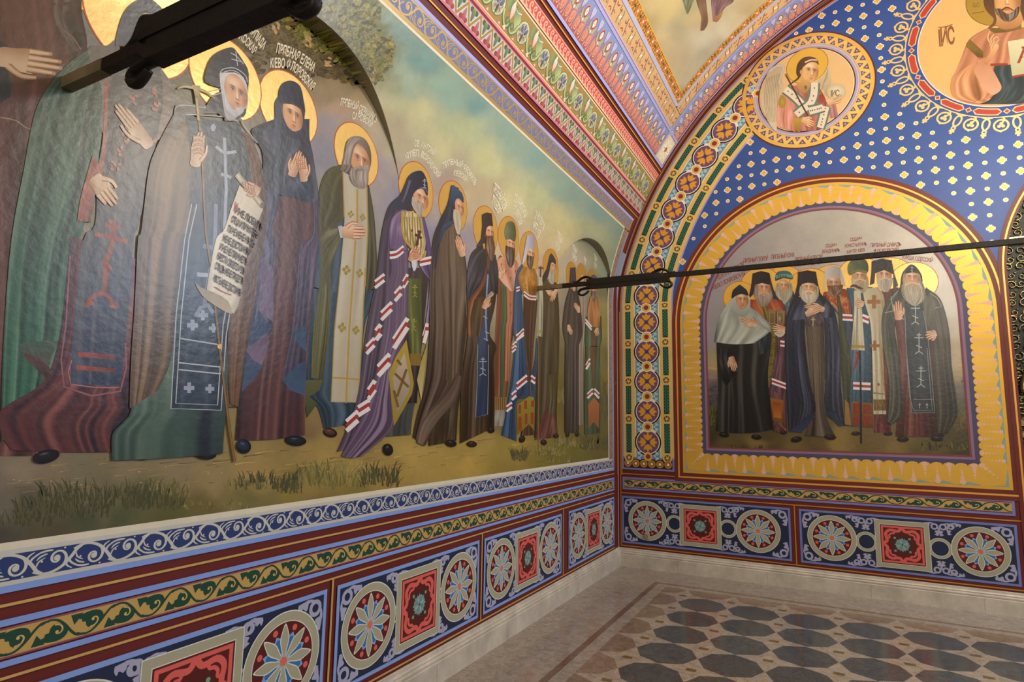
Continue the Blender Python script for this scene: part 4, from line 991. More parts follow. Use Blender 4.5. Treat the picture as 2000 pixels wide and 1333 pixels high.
arab('arabesque_border', 'gold arabesque band between lilac stripes beside the ceiling painting, left side', 0)
arab('arabesque_border', 'gold arabesque band beside the ceiling painting, following the back arch', 1)
lt = Art(); lt.rect(0, 0, 1, 1, rgb('a8682c')); GL = G('f0bc50')
for d in (0, .5):
    for p in ([(0 + d, 0), (.5 + d, 1)], [(d, 1), (.5 + d, 0)]): lt.stroke([(x, y) for x, y in p], .07, .07, GL, sm=0, lay=1)
lt.rect(0, 0, 1, .08, GL, lay=2); lt.rect(0, .92, 1, 1, GL, lay=2)
dd = lambda x, y, r, c, l: lt.poly([(x, y - r * 1.2), (x + r * .62, y), (x, y + r * 1.2), (x - r * .62, y)], rgb(c), lay=l)
dd(.25, .5, .30, 'd98a4c', 3); dd(.25, .5, .2, 'c04a34', 4); dd(.25, .5, .13, 'f2e8dc', 5); dd(.75, .5, .18, '4a4a30', 3); dd(.5, .15, .1, '3c3a2c', 3); dd(.5, .85, .1, '3c3a2c', 3); lt.lay = 6
b = Art()
for k in range(40): b.put(lt, [[-.155, 0, -.648 - .155 * k], [0, .098, 5.218]], lay=0)
for k in range(len(KL) - 2): pass
b.lay = 16; tag(build('lattice_border', b, WVS, .0026, M_WALL), 'golden lattice edge along the left side of the ceiling painting', 'painted border')
b = Art()
for k in range(len(KL) - 2): b.put(lt, [[0, -.098, -.648], [.155, 0, 5.218 + .155 * k]], lay=8)
b.lay = 16; tag(build('lattice_border', b, WVK(KL), .0036, M_WALL), 'golden lattice edge of the ceiling painting on the side of the back arch', 'painted border')
# ---- ceiling painting: clouds and the feet of two figures
cp = empty('ceiling_painting', tuple(WV(np.array([[-1.5, 5.8]]), .003)[0]), label='ceiling painting of pale clouds with the bare legs of standing figures at the top edge', cat='mural')
IDW_C = [(1230,0,'b9a878'),(1260,30,'a89868'),(1300,10,'c9b47c'),(1300,60,'c2b083'),(1290,90,'b5a27c'),(1330,50,'a59a78'),(1360,40,'bfa978'),(1340,100,'b0a080'),(1310,130,'b4a686'),(1320,170,'a39a80'),(1350,150,'b5aa90'),(1380,110,'a8a088'),(1370,80,'c4bba0'),(1410,60,'c9c0a4'),(1400,100,'b0a68c'),(1440,30,'c6b894'),(1460,10,'b4a078'),(1350,10,'a8a078'),(1420,20,'b8ab88')]
fC = idw_field(IDW_C, .05, .03)
def colC(P): 
    px = np.clip(proj(WV2(P, 0)), [1200, -60], [1500, 200]); c = fC(px); return c
b = wall_grid(None, -4.2, -.745, 70, 5.316, 7.6, 60, colfn=colC); build('painted_clouds', b, WV2, .0026, M_OIL, cp)
b = wall_grid(None, -11.9, -4.2, 10, 5.316, 2 * SAPEX - 5.316, 30, c=rgb('b8a880')); 
b.lay = 0; X_ = wall_grid(None, -4.2, -.745, 10, 7.6, 2 * SAPEX - 5.316, 20, c=rgb('b8a880')); b.put(X_, lay=0); build('painted_clouds', b, WV2, .0026, M_OIL, cp)
z8 = T(1320, 0, 7.143)
b = Art(); SK = rgb('6b4a34')
b.drape(z8([(280, -120), (285, 20), (350, 230), (345, 330), (340, 410)]), z8([(420, -120), (420, 20), (442, 230), (440, 330), (405, 400)]), SK, rgb('8c6648'), folds=2, n=12, m=24)
b.ell(*z8([(372, 408)])[0], 5, 2.2, SK, n=14, rot=-20); build('painted_figure', b, PV, .0034, M_OIL, cp)
b = Art()
b.drape(z8([(480, -120), (490, 60), (505, 200), (515, 300)]), z8([(820, -120), (800, 20), (680, 110), (600, 270)]), rgb('6a4a50'), rgb('9a7478'), folds=5, n=24, m=24, seed=3)
b.poly(z8([(520, 250), (600, 200), (660, 130), (640, 210), (590, 290), (540, 305)]), rgb('b08a48'), rgb('8c5a3c'), sm=3, grid=8)
b.drape(z8([(60, -120), (100, 40), (150, 190)]), z8([(300, -120), (240, 20), (165, 195)]), rgb('6f7350'), folds=4, n=14, m=20, seed=5)
build('painted_figure', b, PV, .0034, M_OIL, cp)
# ================================================================= the saints of the left mural
zA, zB, zC, zD = T(0, 0, 2.962), T(0, 400, 2.962), T(400, 0, 2.962), T(400, 400, 2.424)
zE, zF, zG, zH, z3 = T(620, 220, 3.921), T(860, 380, 3.703), T(860, 640, 4.761), T(0, 0, 4.4425), T(0, 800, 2.5)
z7 = T(700, 500, 2.9618)
OST = 3.2e-5
def SH(x, y): return (831.5 - y) / (1634. - x)
_HN = []
class Saint:
    keep = True
    def __init__(s, lev, parent, fn, un, label, shear=True):
        s.off = .0030 + lev * .0021; s.fn = fn; s.un = un; s.parent = parent; s.a = Art(); s.subs = []; s.label = label; s.shear = shear; s.pre = []
    def sh(s, x, y): return SH(x, y) if s.shear else .06
    def halo(s, px, py, ry, c='e0bc6c', rim='b5532a', name='halo'):
        P = s.un(np.array([[px, py - ry], [px, py + ry], [px, py]])); r = abs(P[0, 1] - P[1, 1]) / 2; c0 = (P[0] + P[1]) / 2
        h = Art(); h.disc(c0[0], c0[1], r * .972, G(c), 56, 8); h.ring(c0[0], c0[1], r * .970, r, rgb(rim), 56, lay=0); s.pre.append((name, h, 'uv')); s.hc = (c0, r); return s
    def sub(s, name):
        a = Art(); a.lay = max(s.a.lay, max([q[1].lay for q in s.subs] or [0])) + 1; s.subs.append((name, a)); s.a_next = a; return a
    def done(s):
        root = build('painted_saint', s.a, s.fn, s.off, M_OIL, s.parent, OST)
        if s.label: root['label'] = s.label
        uvf = WL if s.fn is PL else WB
        for n_, h, _ in s.pre: build(n_, h, uvf, (s.off - .0004) if s.off > .007 and not s.keep else .00255 + .000016 * len(_HN), M_OIL, root, OST); _HN.append(1)
        for n_, a in s.subs:
            if a.P: build(n_, a, s.fn, s.off, M_OIL, root, OST)
        return root
def arc_text(lines, c0, r, _z, h, c, fn, off, parent, sp=1.02, wid=.62, mirror=1):
    """church lettering standing on arcs over a halo; c0 in wall units"""
    for li, (txt, mid) in enumerate(lines):
        t = text_art(txt, c, sp)
        if not t.P: continue
        P = np.concatenate(t.P); W = P[:, 0].max(); r0 = r + .035 + (len(lines) - 1 - li) * h * 1.4
        sx = min(h * wid, math.radians(3.5) * len(txt) * (r0 + h * .5) / W)
        a = math.radians(mid) - (P[:, 0] - W / 2) * sx / (r0 + h * .5); rr = r0 + P[:, 1] * h * 1.5
        t.P = [np.c_[c0[0] + rr * np.cos(a), c0[1] + rr * np.sin(a)]]
        build('inscription', t, fn, off, M_OIL, parent, OST)
def path_text(lines, c, fn, off, parent):
    """church lettering along curved base lines traced on the mural"""
    for txt, pts, h in lines:
        t = text_art(txt, c, 1.0)
        if not t.P: continue
        P = np.concatenate(t.P); W = P[:, 0].max(); q = crom(pts, 10); d = np.r_[0, np.cumsum(np.linalg.norm(np.diff(q, axis=0), axis=1))]
        u = P[:, 0] / W * d[-1]; x = np.interp(u, d, q[:, 0]); y = np.interp(u, d, q[:, 1]); g_ = np.gradient(q, axis=0); g_ /= np.linalg.norm(g_, axis=1)[:, None]
        gx = np.interp(u, d, g_[:, 0]); gy = np.interp(u, d, g_[:, 1]); t.P = [np.c_[x + gy * P[:, 1] * h * .7, y - (gx * .6 + .4) * P[:, 1] * h * 1.35]]
        build('inscription', t, fn, off, M_OIL, parent, OST)
def shoe(a, x, y, w, h, c='1c1e26', rot=0):
    a.ell(x, y, w, h, rgb('15131a'), n=20, rot=rot); a.ell(x - w * .1, y - h * .18, w * .82, h * .66, rgb(c), mix(rgb(c), rgb('000000'), .4), n=20, rot=rot); a.ell(x - w * .15, y - h * .4, w * .4, h * .2, rgb('5c606c'), rgb(c), n=12, rot=rot)
def stripes(a, pts, w, cw='d9d4d8', cr='9a3430', sp=None):
    """river stripes: white, red, white across pts"""
    p = np.asarray(pts, float); d = p[-1] - p[0]; n = np.array([0, 1.]) ; k = sp or w
    for o, c in ((-k, cw), (0, cr), (k, cw)): a.stroke([tuple(q + n * o) for q in p], w * .98, w * .98, rgb(c), sm=4, lay=a.lay)
    a.lay += 1
def strands(a, pts, c, n=10, w=1.6, seed=0, jit=.12):
    """beard or hair strands between two side outlines"""
    L, R = crom(pts[0], 8), crom(pts[1], 8); m = min(len(L), len(R)); rs = np.random.RandomState(seed)
    L = L[np.linspace(0, len(L) - 1, 8).astype(int)]; R = R[np.linspace(0, len(R) - 1, 8).astype(int)]
    l = a.lay
    for i in range(n):
        u = (i + .5) / n + (rs.rand() - .5) * jit; q = [tuple(L[k] * (1 - u) + R[k] * u + (rs.rand(2) - .5) * w * .6) for k in range(8)]
        cc = mix(c, rgb('ffffff'), .18 * rs.rand()) if rs.rand() > .5 else mix(c, rgb('201812'), .30 * rs.rand())
        a.stroke(q[rs.randint(0, 2):8 - rs.randint(0, 3)], w, w * .3, cc, sm=3, lay=l)
    a.lay = l + 1
def beard(a, L, R, c, seed=0, n=12, w=1.5, lo=None, folds=5):
    a.drape(L, R, rgb(c), mix(rgb(c), rgb('ffffff'), .35), mix(rgb(c), rgb('241a14'), .55) if lo is None else rgb(lo), folds=folds, n=20, m=20, seed=seed, edge=.6, amp=.7, top=1)
    strands(a, (L, R), rgb(c), n, w, seed)

# ---- brush details of the landscape: leaves, grass, clouds
g = Art(); rs = np.random.RandomState(5)
def tree(x, y, sx, sy, n, cols, w=(3, 7)):
    for i in range(n):
        t = rs.rand() * 6.28; q = math.sqrt(rs.rand()); px, py = x + sx * q * math.cos(t), y + sy * q * math.sin(t); r = rs.uniform(*w)
        g.ell(px, py, r, r * .55, rgb(cols[rs.randint(len(cols))]), rgb(cols[rs.randint(len(cols))]), rot=rs.uniform(-60, 60), n=7, lay=rs.randint(0, 12))
dkl = ['33290f', '463a18', '5a481c', '403218', '2a2210', '6a5826']; ltl = ['62621c', '767424', '8a8430', '4c5018', '7c6428', '403c12', '9a9240', '5a4a1c']
for x, y, sx, sy, n, cc in [(520, 60, 70, 50, 170, dkl), (600, 110, 80, 40, 170, dkl), (640, 40, 80, 60, 200, ltl), (700, 60, 40, 60, 150, ltl), (735, 110, 30, 40, 90, ltl), (430, 60, 40, 50, 60, dkl), (480, 130, 40, 20, 40, dkl),
                            (560, 145, 40, 16, 40, dkl), (650, 140, 30, 14, 40, dkl), (690, 155, 24, 10, 24, dkl), (735, 145, 14, 20, 30, ltl), (760, 90, 8, 16, 16, ltl), (660, -30, 100, 50, 120, ltl), (510, -10, 90, 50, 90, dkl), (715, 20, 30, 30, 60, ltl)]: tree(x, y, sx, sy, int(n * 1.9), cc, (2.8, 7.5))
for x, y, w_, r_ in [(540, 55, 9, 60), (600, 80, 8, 60), (552, 100, 5, 50), (640, 122, 7, 20), (728, 150, 4, 60)]:
    for k in range(6): g.ell(x + rs.uniform(-6, 6), y + rs.uniform(-9, 9), w_ * .7, w_ * .3, rgb('c09a6a'), rgb('9a7c50'), rot=r_ + rs.uniform(-30, 30), n=9, lay=13)
def grass(x, y, w, h, n, cols, lean=.4):
    for i in range(n):
        px = x + rs.uniform(-w, w); py = y + rs.uniform(-h * .4, h * .5); L = h * rs.uniform(.4, 1.); dx = rs.uniform(-lean, lean) * L + (px - x) / w * L * .3
        g.stroke([(px, py), (px + dx * .3, py - L * .6), (px + dx, py - L)], rs.uniform(1.6, 4.2), .3, rgb(cols[rs.randint(len(cols))]), sm=2, lay=rs.randint(0, 10))
gd = ['4f4f34', '454a30', '56563a', '5e5a3c', '464833']; gl = ['77703f', '857a4a', '6e6c3c', '8f8352', '62603a']
for x, y, w_, h_, n, c in [(200, 975, 130, 34, 220, gd), (120, 1000, 90, 30, 120, gd), (300, 985, 60, 26, 90, gd), (330, 960, 40, 24, 40, gl), (655, 940, 50, 34, 90, gl), (620, 935, 40, 34, 60, gl), (740, 938, 36, 30, 90, gd), (520, 945, 60, 26, 90, gd), (480, 950, 40, 16, 40, gl),
                           (1015, 893, 16, 18, 60, gd), (1075, 885, 30, 14, 90, gl), (1120, 868, 40, 14, 130, gl), (1160, 872, 26, 20, 120, gd), (1090, 900, 26, 10, 30, gl), (560, 955, 30, 20, 40, gd), (1100, 780, 10, 26, 60, gl), (1178, 800, 10, 60, 60, gd), (40, 1020, 60, 24, 50, gd), (420, 990, 70, 12, 40, gl)]: grass(x, y, w_, h_, n, c)
for i in range(120):   # sandy path marks
    x = rs.uniform(0, 1100); y = np.interp(x, [0, 500, 1100], [935, 905, 872]) + rs.uniform(-26, 34); L = rs.uniform(8, 46)
    g.stroke([(x, y), (x + L * .5, y - L * .07 + rs.uniform(-2, 2)), (x + L, y - L * .12)], rs.uniform(.8, 2.6), .4, rgb(['7c6a44', '8f7b4c', 'b89f68', 'a99058', '6e5d3e'][rs.randint(5)]), sm=3, lay=rs.randint(0, 8))
for i in range(16): x = rs.uniform(20, 1000); y = np.interp(x, [0, 500, 1100], [940, 920, 880]) + rs.uniform(-8, 16); g.ell(x, y, 3, 1.4, rgb('c9a884'), rgb('9c8060'), n=8)
g.lay = 30; tag(build('foliage_and_grass', g, PL, .0019, M_OIL, mural, 3e-5), kind='stuff')

LS = []
# 1: nearest, cut by the left edge
s = Saint(0, mural, PL, unL, 'red brown robe with joined hand at the left edge, head out of the photo'); a = s.a; s.halo(160, -60, 82)
a.drape(zA([(-700, -300), (-600, 300), (-560, 900), (-520, 1600), (-480, 2300), (-420, 2640)]), zA([(480, -300), (470, 60), (500, 280), (420, 700), (380, 1300), (330, 2100), (200, 2640)]), rgb('5e3c36'), rgb('86584c'), rgb('2e211f'), folds=11, seed=2, n=70, m=60)
a.drape(zA([(330, -200), (300, 60), (330, 180), (430, 300)]), zA([(480, -200), (440, 60), (480, 200), (505, 290)]), rgb('4c3c38'), folds=3, seed=9, n=16, m=20)
a.stroke(zA([(345, -60), (315, 80), (350, 160), (420, 220), (465, 290)]), 3, 3, rgb('6e5648')); a.stroke(zA([(0, 680), (90, 700), (160, 745), (260, 760)]), 3, 2, rgb('86705c'))
a.poly(zA([(-60, 255), (40, 262), (50, 400), (60, 560), (-60, 580)]), rgb('2a3038'), sm=2)
h = s.sub('hand'); h.hand(zA([(10, 330)])[0], zA([(350, 382)])[0], 44, skin='a88058', thumb=1, spread=.1)
s.done()
# 2: green mantle, dark schema with rust crosses
s = Saint(1, mural, PL, unL, 'monastic in a grey green mantle and blue stole with rust coloured cross'); a = s.a; s.halo(281, 40, 112, c='e8c882')
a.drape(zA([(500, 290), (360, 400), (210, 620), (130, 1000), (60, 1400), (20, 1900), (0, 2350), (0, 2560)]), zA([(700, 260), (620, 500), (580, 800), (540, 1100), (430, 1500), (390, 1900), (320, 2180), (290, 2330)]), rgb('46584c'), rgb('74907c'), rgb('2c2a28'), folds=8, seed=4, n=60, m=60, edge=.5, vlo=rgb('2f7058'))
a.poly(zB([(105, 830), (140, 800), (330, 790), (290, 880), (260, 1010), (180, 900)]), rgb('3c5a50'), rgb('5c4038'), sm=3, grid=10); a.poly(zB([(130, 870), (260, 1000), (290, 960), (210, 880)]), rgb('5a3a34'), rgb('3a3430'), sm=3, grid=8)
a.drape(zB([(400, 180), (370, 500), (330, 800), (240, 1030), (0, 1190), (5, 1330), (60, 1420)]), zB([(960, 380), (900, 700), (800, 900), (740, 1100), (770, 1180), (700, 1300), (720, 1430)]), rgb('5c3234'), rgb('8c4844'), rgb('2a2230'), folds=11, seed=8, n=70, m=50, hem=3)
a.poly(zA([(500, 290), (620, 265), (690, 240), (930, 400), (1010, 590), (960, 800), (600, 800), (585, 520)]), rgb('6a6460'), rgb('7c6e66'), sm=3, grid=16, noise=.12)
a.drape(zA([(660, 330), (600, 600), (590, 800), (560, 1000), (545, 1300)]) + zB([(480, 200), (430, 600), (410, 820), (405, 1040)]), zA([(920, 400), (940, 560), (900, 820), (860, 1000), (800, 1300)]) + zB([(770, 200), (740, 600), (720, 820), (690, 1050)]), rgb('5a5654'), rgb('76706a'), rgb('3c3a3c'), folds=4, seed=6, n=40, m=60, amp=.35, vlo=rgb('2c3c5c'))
a.drape(zA([(600, 480), (590, 850), (560, 980)]), zA([(620, 480), (612, 850), (585, 980)]), rgb('94483c'), folds=2, n=8, m=20)
rc = rgb('8e4a34')
for pts, w_ in [([(640, 85), (650, 200), (610, 330), (605, 420), (595, 520)], 10), ([(545, 170), (640, 190), (735, 215)], 9), ([(600, 120), (690, 135)], 9), ([(585, 320), (640, 380)], 8), ([(500, 590), (520, 540), (595, 515), (640, 560), (670, 600)], 9)]: a.stroke(zB(pts), w_, w_, rc, sm=2)
for q in ((560, 175), (705, 210), (640, 100), (520, 570), (650, 590), (608, 405)): a.ell(*zB([q])[0], 7, 5, rgb('a05a3c'), rc, n=10)
for (x0, y0, x1, y1) in [(445, 850, 665, 900), (435, 928, 665, 975)]: a.poly(zB([(x0, y0), (x1, y0 + 22), (x1, y1), (x0, y1 - 20)]), rgb('9c4a3a'), rgb('6c3c38'), ang=0, grid=6)
a.stroke(zB([(400, 300), (375, 700), (365, 1055), (690, 1080), (720, 800)]), 3.5, 3.5, rgb('8a5a66'), sm=2); a.stroke(zB([(410, 900), (405, 1040), (685, 1060)]), 2.4, 2.4, rgb('a0707c'), sm=2)
for x, y in ((760, 580), (880, 530), (720, 800), (660, 960), (700, 880), (905, 620), (870, 820)):
    for k in range(5): a.ell(*zA([(x + rs.uniform(-26, 26), y + rs.uniform(-26, 26))])[0], 5, 3.2, rgb('b0705c'), rgb('94685c'), rot=rs.uniform(0, 90), n=8)
a.drape(zA([(530, 900), (500, 1000), (460, 1150), (440, 1280)]), zA([(600, 1000), (560, 1060), (540, 1150), (520, 1290)]), rgb('8c4a3a'), rgb('b06a50'), folds=3, n=14, m=20)
hd = s.sub('hood'); hd.poly(zA([(690, 270), (660, 260), (700, 100), (760, 20), (850, -10), (940, 60), (1010, 180), (990, 300), (930, 400), (800, 420), (690, 370)]), rgb('5a5c66'), rgb('3a3c48'), sm=4, grid=14, ang=0, noise=.1)

f = s.sub('face'); f.face(*zA([(868, 210)])[0], 27, 42, .6, SH(290, 70), skin='c9a68a'); hd.stroke(zA([(800, 150), (850, 118), (900, 140)]), 1.5, 1.5, rgb('8a4a40'))
h = s.sub('hand'); h.hand(zA([(845, 830)])[0], zA([(668, 608)])[0], 27, skin='b89878', thumb=-1, spread=-.2)
h = s.sub('hand'); h.hand(zA([(545, 1040)])[0], zA([(655, 1185)])[0], 33, skin='c09a70', thumb=-1, spread=-.1)
shoe(s.a, 88, 892, 27, 13, rot=-14)
s.done()
# 4: nun in blue veil with clasped hands
s = Saint(2, mural, PL, unL, 'nun in a dark blue veil and purple robe with clasped hands'); a = s.a; s.halo(565, 213, 71, c='eac67a')
a.drape(zD([(-10, -40), (60, 300), (40, 620), (10, 960), (150, 960)]), zD([(330, -40), (330, 300), (330, 600), (330, 800), (300, 960)]), rgb('4c3424'), rgb('6e4c30'), folds=5, seed=3, n=30)
a.drape(zD([(240, -40), (230, 200), (200, 500), (190, 700), (160, 900), (140, 1115)]), zD([(540, -40), (530, 200), (490, 600), (475, 820), (470, 1000), (470, 1090)]), rgb('5a3838'), rgb('7e544c'), rgb('2c1e28'), folds=8, seed=11, n=60, m=60, hem=4)
a.drape(zC([(270, 760), (330, 900), (320, 1100), (300, 1333)]) + zD([(250, 300), (210, 600), (180, 740), (168, 890)]), zC([(500, 780), (440, 1000), (420, 1200), (380, 1333)]) + zD([(330, 200), (300, 450), (310, 590), (240, 690)]), rgb('3a4058'), rgb('6c6484'), rgb('1e2230'), folds=5, seed=12, n=36, m=50)
a.poly(zD([(250, 500), (310, 590), (190, 690), (270, 770), (170, 890), (200, 640)]), rgb('2c4060'), rgb('3e5070'), sm=1, grid=12); a.poly(zD([(260, 240), (320, 300), (320, 560), (250, 500)]), rgb('5c4c68'), rgb('6f5f7c'), grid=8); a.poly(zD([(190, 690), (235, 655), (300, 620), (265, 760)]), rgb('5c4a64'), rgb('7a6480'), sm=2, grid=8)
a.drape(zC([(580, 840), (600, 1000), (620, 1333)]) + zD([(450, 200), (430, 400), (410, 590), (360, 820)]), zC([(600, 860), (650, 1100), (655, 1333)]) + zD([(530, 200), (500, 450), (475, 700), (470, 900)]), rgb('463c54'), rgb('7a6a88'), rgb('1f2130'), folds=5, seed=5, n=30, m=50)
a.poly(zD([(410, 600), (475, 570), (475, 700), (430, 650)]), rgb('2c4260'), rgb('3c5272'), sm=1, grid=8); a.poly(zD([(360, 830), (430, 760), (475, 740), (470, 905), (400, 880)]), rgb('2c4260'), rgb('3c5272'), sm=1, grid=8)
a.drape(zC([(400, 690), (300, 730), (265, 770), (340, 900), (360, 1020), (370, 1100)]), zC([(600, 690), (600, 800), (620, 900), (640, 1040), (650, 1150), (600, 1180)]), rgb('343c4e'), rgb('5a6478'), rgb('1e2230'), folds=7, seed=7, n=50, m=40, edge=.5)
a.drape(zC([(500, 990), (440, 1080), (430, 1130)]), zC([(560, 1060), (600, 1100), (620, 1180)]), rgb('2c3850'), rgb('4a5a78'), folds=4, n=20, m=16)
hd = s.sub('veil'); hd.poly(zC([(400, 600), (420, 560), (425, 520), (450, 480), (500, 470), (545, 500), (560, 560), (575, 640), (565, 740), (590, 840), (560, 950), (450, 960), (370, 860), (400, 720)]), rgb('262c3c'), rgb('4a5468'), sm=3, ang=180, grid=18, noise=.06)
hd.drape(zC([(440, 700), (420, 850), (390, 1000), (400, 1150)]), zC([(560, 740), (560, 860), (520, 900), (480, 1050)]), rgb('333c4c'), rgb('566078'), rgb('222834'), folds=6, seed=3, n=24, m=24)
f = s.sub('face'); f.face(*zC([(502, 672)])[0], 20, 33, .35, SH(570, 225), skin='d2a078', lip='a85a48', res=1.2)
hd2 = s.sub('cap'); hd2.poly(zC([(425, 595), (425, 520), (455, 478), (500, 470), (545, 505), (562, 560), (570, 650), (545, 625), (500, 600), (460, 592)]), rgb('2c3650'), rgb('1c2234'), sm=3, ang=0, grid=12); hd2.stroke(zC([(440, 596), (500, 602), (550, 632), (568, 660)]), 4, 3, rgb('4a3430'))
hd2.poly(zC([(425, 600), (445, 690), (500, 760), (555, 745), (570, 680), (560, 800), (500, 800), (450, 760)]), rgb('38425a'), rgb('2a3040'), sm=3, grid=10)
h = s.sub('hands'); h.hand(zC([(500, 1010)])[0], zC([(545, 880)])[0], 19, thumb=-1, skin='c8926c', spread=-.3); h.hand(zC([(565, 1040)])[0], zC([(558, 905)])[0], 17, thumb=1, skin='c8926c', spread=-.4)
h.stroke(zC([(520, 930), (560, 925)]), 5, 4, rgb('d0a07c'), rgb('8e5c40')); h.stroke(zC([(525, 955), (575, 948)]), 5, 4, rgb('d0a07c'), rgb('8e5c40')); h.stroke(zC([(530, 975), (578, 972)]), 5, 4, rgb('d0a07c'), rgb('8e5c40'))
shoe(a, *zD([(178, 1145)])[0], 15, 14, '22344a', rot=30); shoe(a, *zD([(425, 1118)])[0], 21, 10, '1c2430', rot=5)
r = s.done(); path_text([('ПРПБНАЯ ЕЛЕНА', [(538, 103), (576, 117), (611, 142)], 20), ('КIЕВО ФЛОРОВСКАЯ', [(527, 132), (569, 138), (609, 179)], 19)], rgb('dcd2ba'), PL, .0031, r)
# 3: nun with staff and scroll
s = Saint(3, mural, PL, unL, 'nun in a brown mantle with crossed apron, holding a staff and a lettered scroll'); a = s.a; s.halo(443, 154, 79, c='eac67a')
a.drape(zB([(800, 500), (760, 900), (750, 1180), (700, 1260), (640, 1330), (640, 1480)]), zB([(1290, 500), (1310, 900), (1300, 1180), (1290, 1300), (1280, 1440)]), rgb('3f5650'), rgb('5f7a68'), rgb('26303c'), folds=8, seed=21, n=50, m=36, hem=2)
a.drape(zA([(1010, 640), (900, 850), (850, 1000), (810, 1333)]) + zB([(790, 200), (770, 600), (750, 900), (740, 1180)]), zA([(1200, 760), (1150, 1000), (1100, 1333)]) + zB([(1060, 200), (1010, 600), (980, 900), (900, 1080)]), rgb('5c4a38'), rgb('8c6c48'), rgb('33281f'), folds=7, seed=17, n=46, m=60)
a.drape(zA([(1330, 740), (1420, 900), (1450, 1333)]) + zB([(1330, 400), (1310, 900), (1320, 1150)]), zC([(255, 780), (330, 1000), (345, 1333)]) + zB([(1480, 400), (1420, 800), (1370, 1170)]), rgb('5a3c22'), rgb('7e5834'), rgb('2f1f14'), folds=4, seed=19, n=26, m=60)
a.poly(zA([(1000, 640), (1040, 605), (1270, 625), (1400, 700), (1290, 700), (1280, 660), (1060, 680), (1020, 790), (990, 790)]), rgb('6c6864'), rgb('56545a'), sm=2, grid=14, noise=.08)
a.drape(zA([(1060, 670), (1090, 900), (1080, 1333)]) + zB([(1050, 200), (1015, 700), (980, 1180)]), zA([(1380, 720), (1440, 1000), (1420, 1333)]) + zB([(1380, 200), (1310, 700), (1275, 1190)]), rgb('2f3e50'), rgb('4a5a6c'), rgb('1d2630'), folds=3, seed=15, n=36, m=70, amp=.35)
wl = rgb('b4bac4')
for pts in ([(1100, 0), (1060, 200), (1010, 640), (980, 1180), (1270, 1190), (1300, 760), (1325, 600)], [(1130, 0), (1085, 200), (1040, 640), (1008, 1150), (1250, 1160), (1282, 700), (1300, 600)]): a.stroke(zB(pts), 2, 2, wl, sm=0)
a.stroke(zB([(1035, 775), (1262, 812)]), 2.5, 2.5, wl, sm=0); a.stroke(zB([(1025, 915), (1262, 940)]), 2.5, 2.5, wl, sm=0); a.stroke(zB([(1025, 955), (1268, 980)]), 2.5, 2.5, wl, sm=0)
cw = rgb('97a2b8')
for x, y, r_ in ((1085, 1060, 30), (1205, 1065, 26), (1105, 698, 32), (1225, 715, 26), (1165, 640, 30)):
    (px, py), = zB([(x, y)]); r_ /= 2.962; a.rect(px - r_, py - r_ * .35, px + r_, py + r_ * .45, cw, lay=a.lay); a.rect(px - r_ * .35, py - r_, px + r_ * .35, py + r_, cw, lay=a.lay)
a.lay += 1
for pts in ([(1290, 800), (1300, 1100), (1290, 1333)], [(1240, 850), (1290, 890), (1360, 880)], [(1270, 1010), (1330, 1030)], [(1210, 740), (1240, 740)], [(1225, 720), (1225, 760)]): a.stroke(zA(pts), 6, 6, cw, sm=0)
a.stroke(zB([(1240, 0), (1230, 250), (1190, 480), (1170, 600)]), 8, 8, rgb('75809a')); a.stroke(zB([(1130, 405), (1200, 410)]), 8, 8, cw); a.stroke(zB([(1165, 240), (1240, 255)]), 9, 9, rgb('6f7a94')); a.stroke(zB([(1120, 650), (1150, 600), (1190, 580), (1225, 630)]), 8, 8, rgb('7c88a0'), sm=1)
a.stroke(zA([(1000, 640), (1050, 612), (1270, 640)]), 2, 2, rgb('a8a8ac')); a.stroke(zA([(1065, 665), (1275, 678), (1370, 705)]), 2, 2, rgb('a8a8ac')); a.stroke(zA([(1390, 700), (1410, 740), (1480, 830)]), 2, 2, rgb('9c9ca4'))
hd = s.sub('hood'); hd.poly(zA([(1180, 480), (1190, 390), (1230, 320), (1310, 280), (1350, 290), (1400, 360), (1430, 430), (1420, 600), (1400, 680), (1300, 690), (1240, 650), (1180, 640), (1220, 560), (1280, 520)]), rgb('3c3e44'), rgb('262a36'), sm=3, grid=18, ang=0, noise=.08)
hd.poly(zA([(1262, 440), (1285, 425), (1380, 430), (1420, 500), (1425, 610), (1400, 640), (1350, 690), (1300, 690), (1275, 560)]), rgb('c9c8cc'), rgb('9a98a0'), sm=3, grid=10)
f = s.sub('face'); f.face(*zA([(1356, 540)])[0], 23, 35, .3, SH(455, 180), skin='d0a284', lip='a25a50', res=1.3)
hd = s.sub('hood'); hd.poly(zA([(1270, 420), (1225, 400), (1250, 320), (1310, 280), (1350, 288), (1395, 360), (1428, 430), (1425, 500), (1400, 455), (1340, 420), (1290, 425)]), rgb('33363e'), rgb('232838'), sm=3, grid=12, ang=0)
for pts in ([(1262, 440), (1280, 405), (1350, 398), (1410, 440), (1422, 480)], [(1268, 452), (1290, 420), (1350, 415), (1400, 455)], [(1325, 310), (1360, 330), (1400, 375)], [(1330, 345), (1385, 360)], [(1355, 300), (1365, 385)], [(1210, 530), (1280, 515)], [(1225, 555), (1280, 540)]): hd.stroke(zA(pts), 1.8, 1.4, rgb('aeb6c4'))
hd.poly(zA([(1290, 560), (1300, 640), (1350, 680), (1400, 650), (1390, 620), (1340, 640), (1310, 600)]), rgb('cfcfd6'), rgb('a4a4b0'), sm=3, grid=6)
st = s.sub('staff'); st.stroke(zA([(1112, 495), (1135, 640), (1160, 900), (1180, 1333)]) + zB([(1210, 350), (1260, 820), (1320, 1310)]) + z3([(1138, 255)]), 4.6, 5.2, rgb('8c6a3c'), rgb('5a3f22'), sm=2)
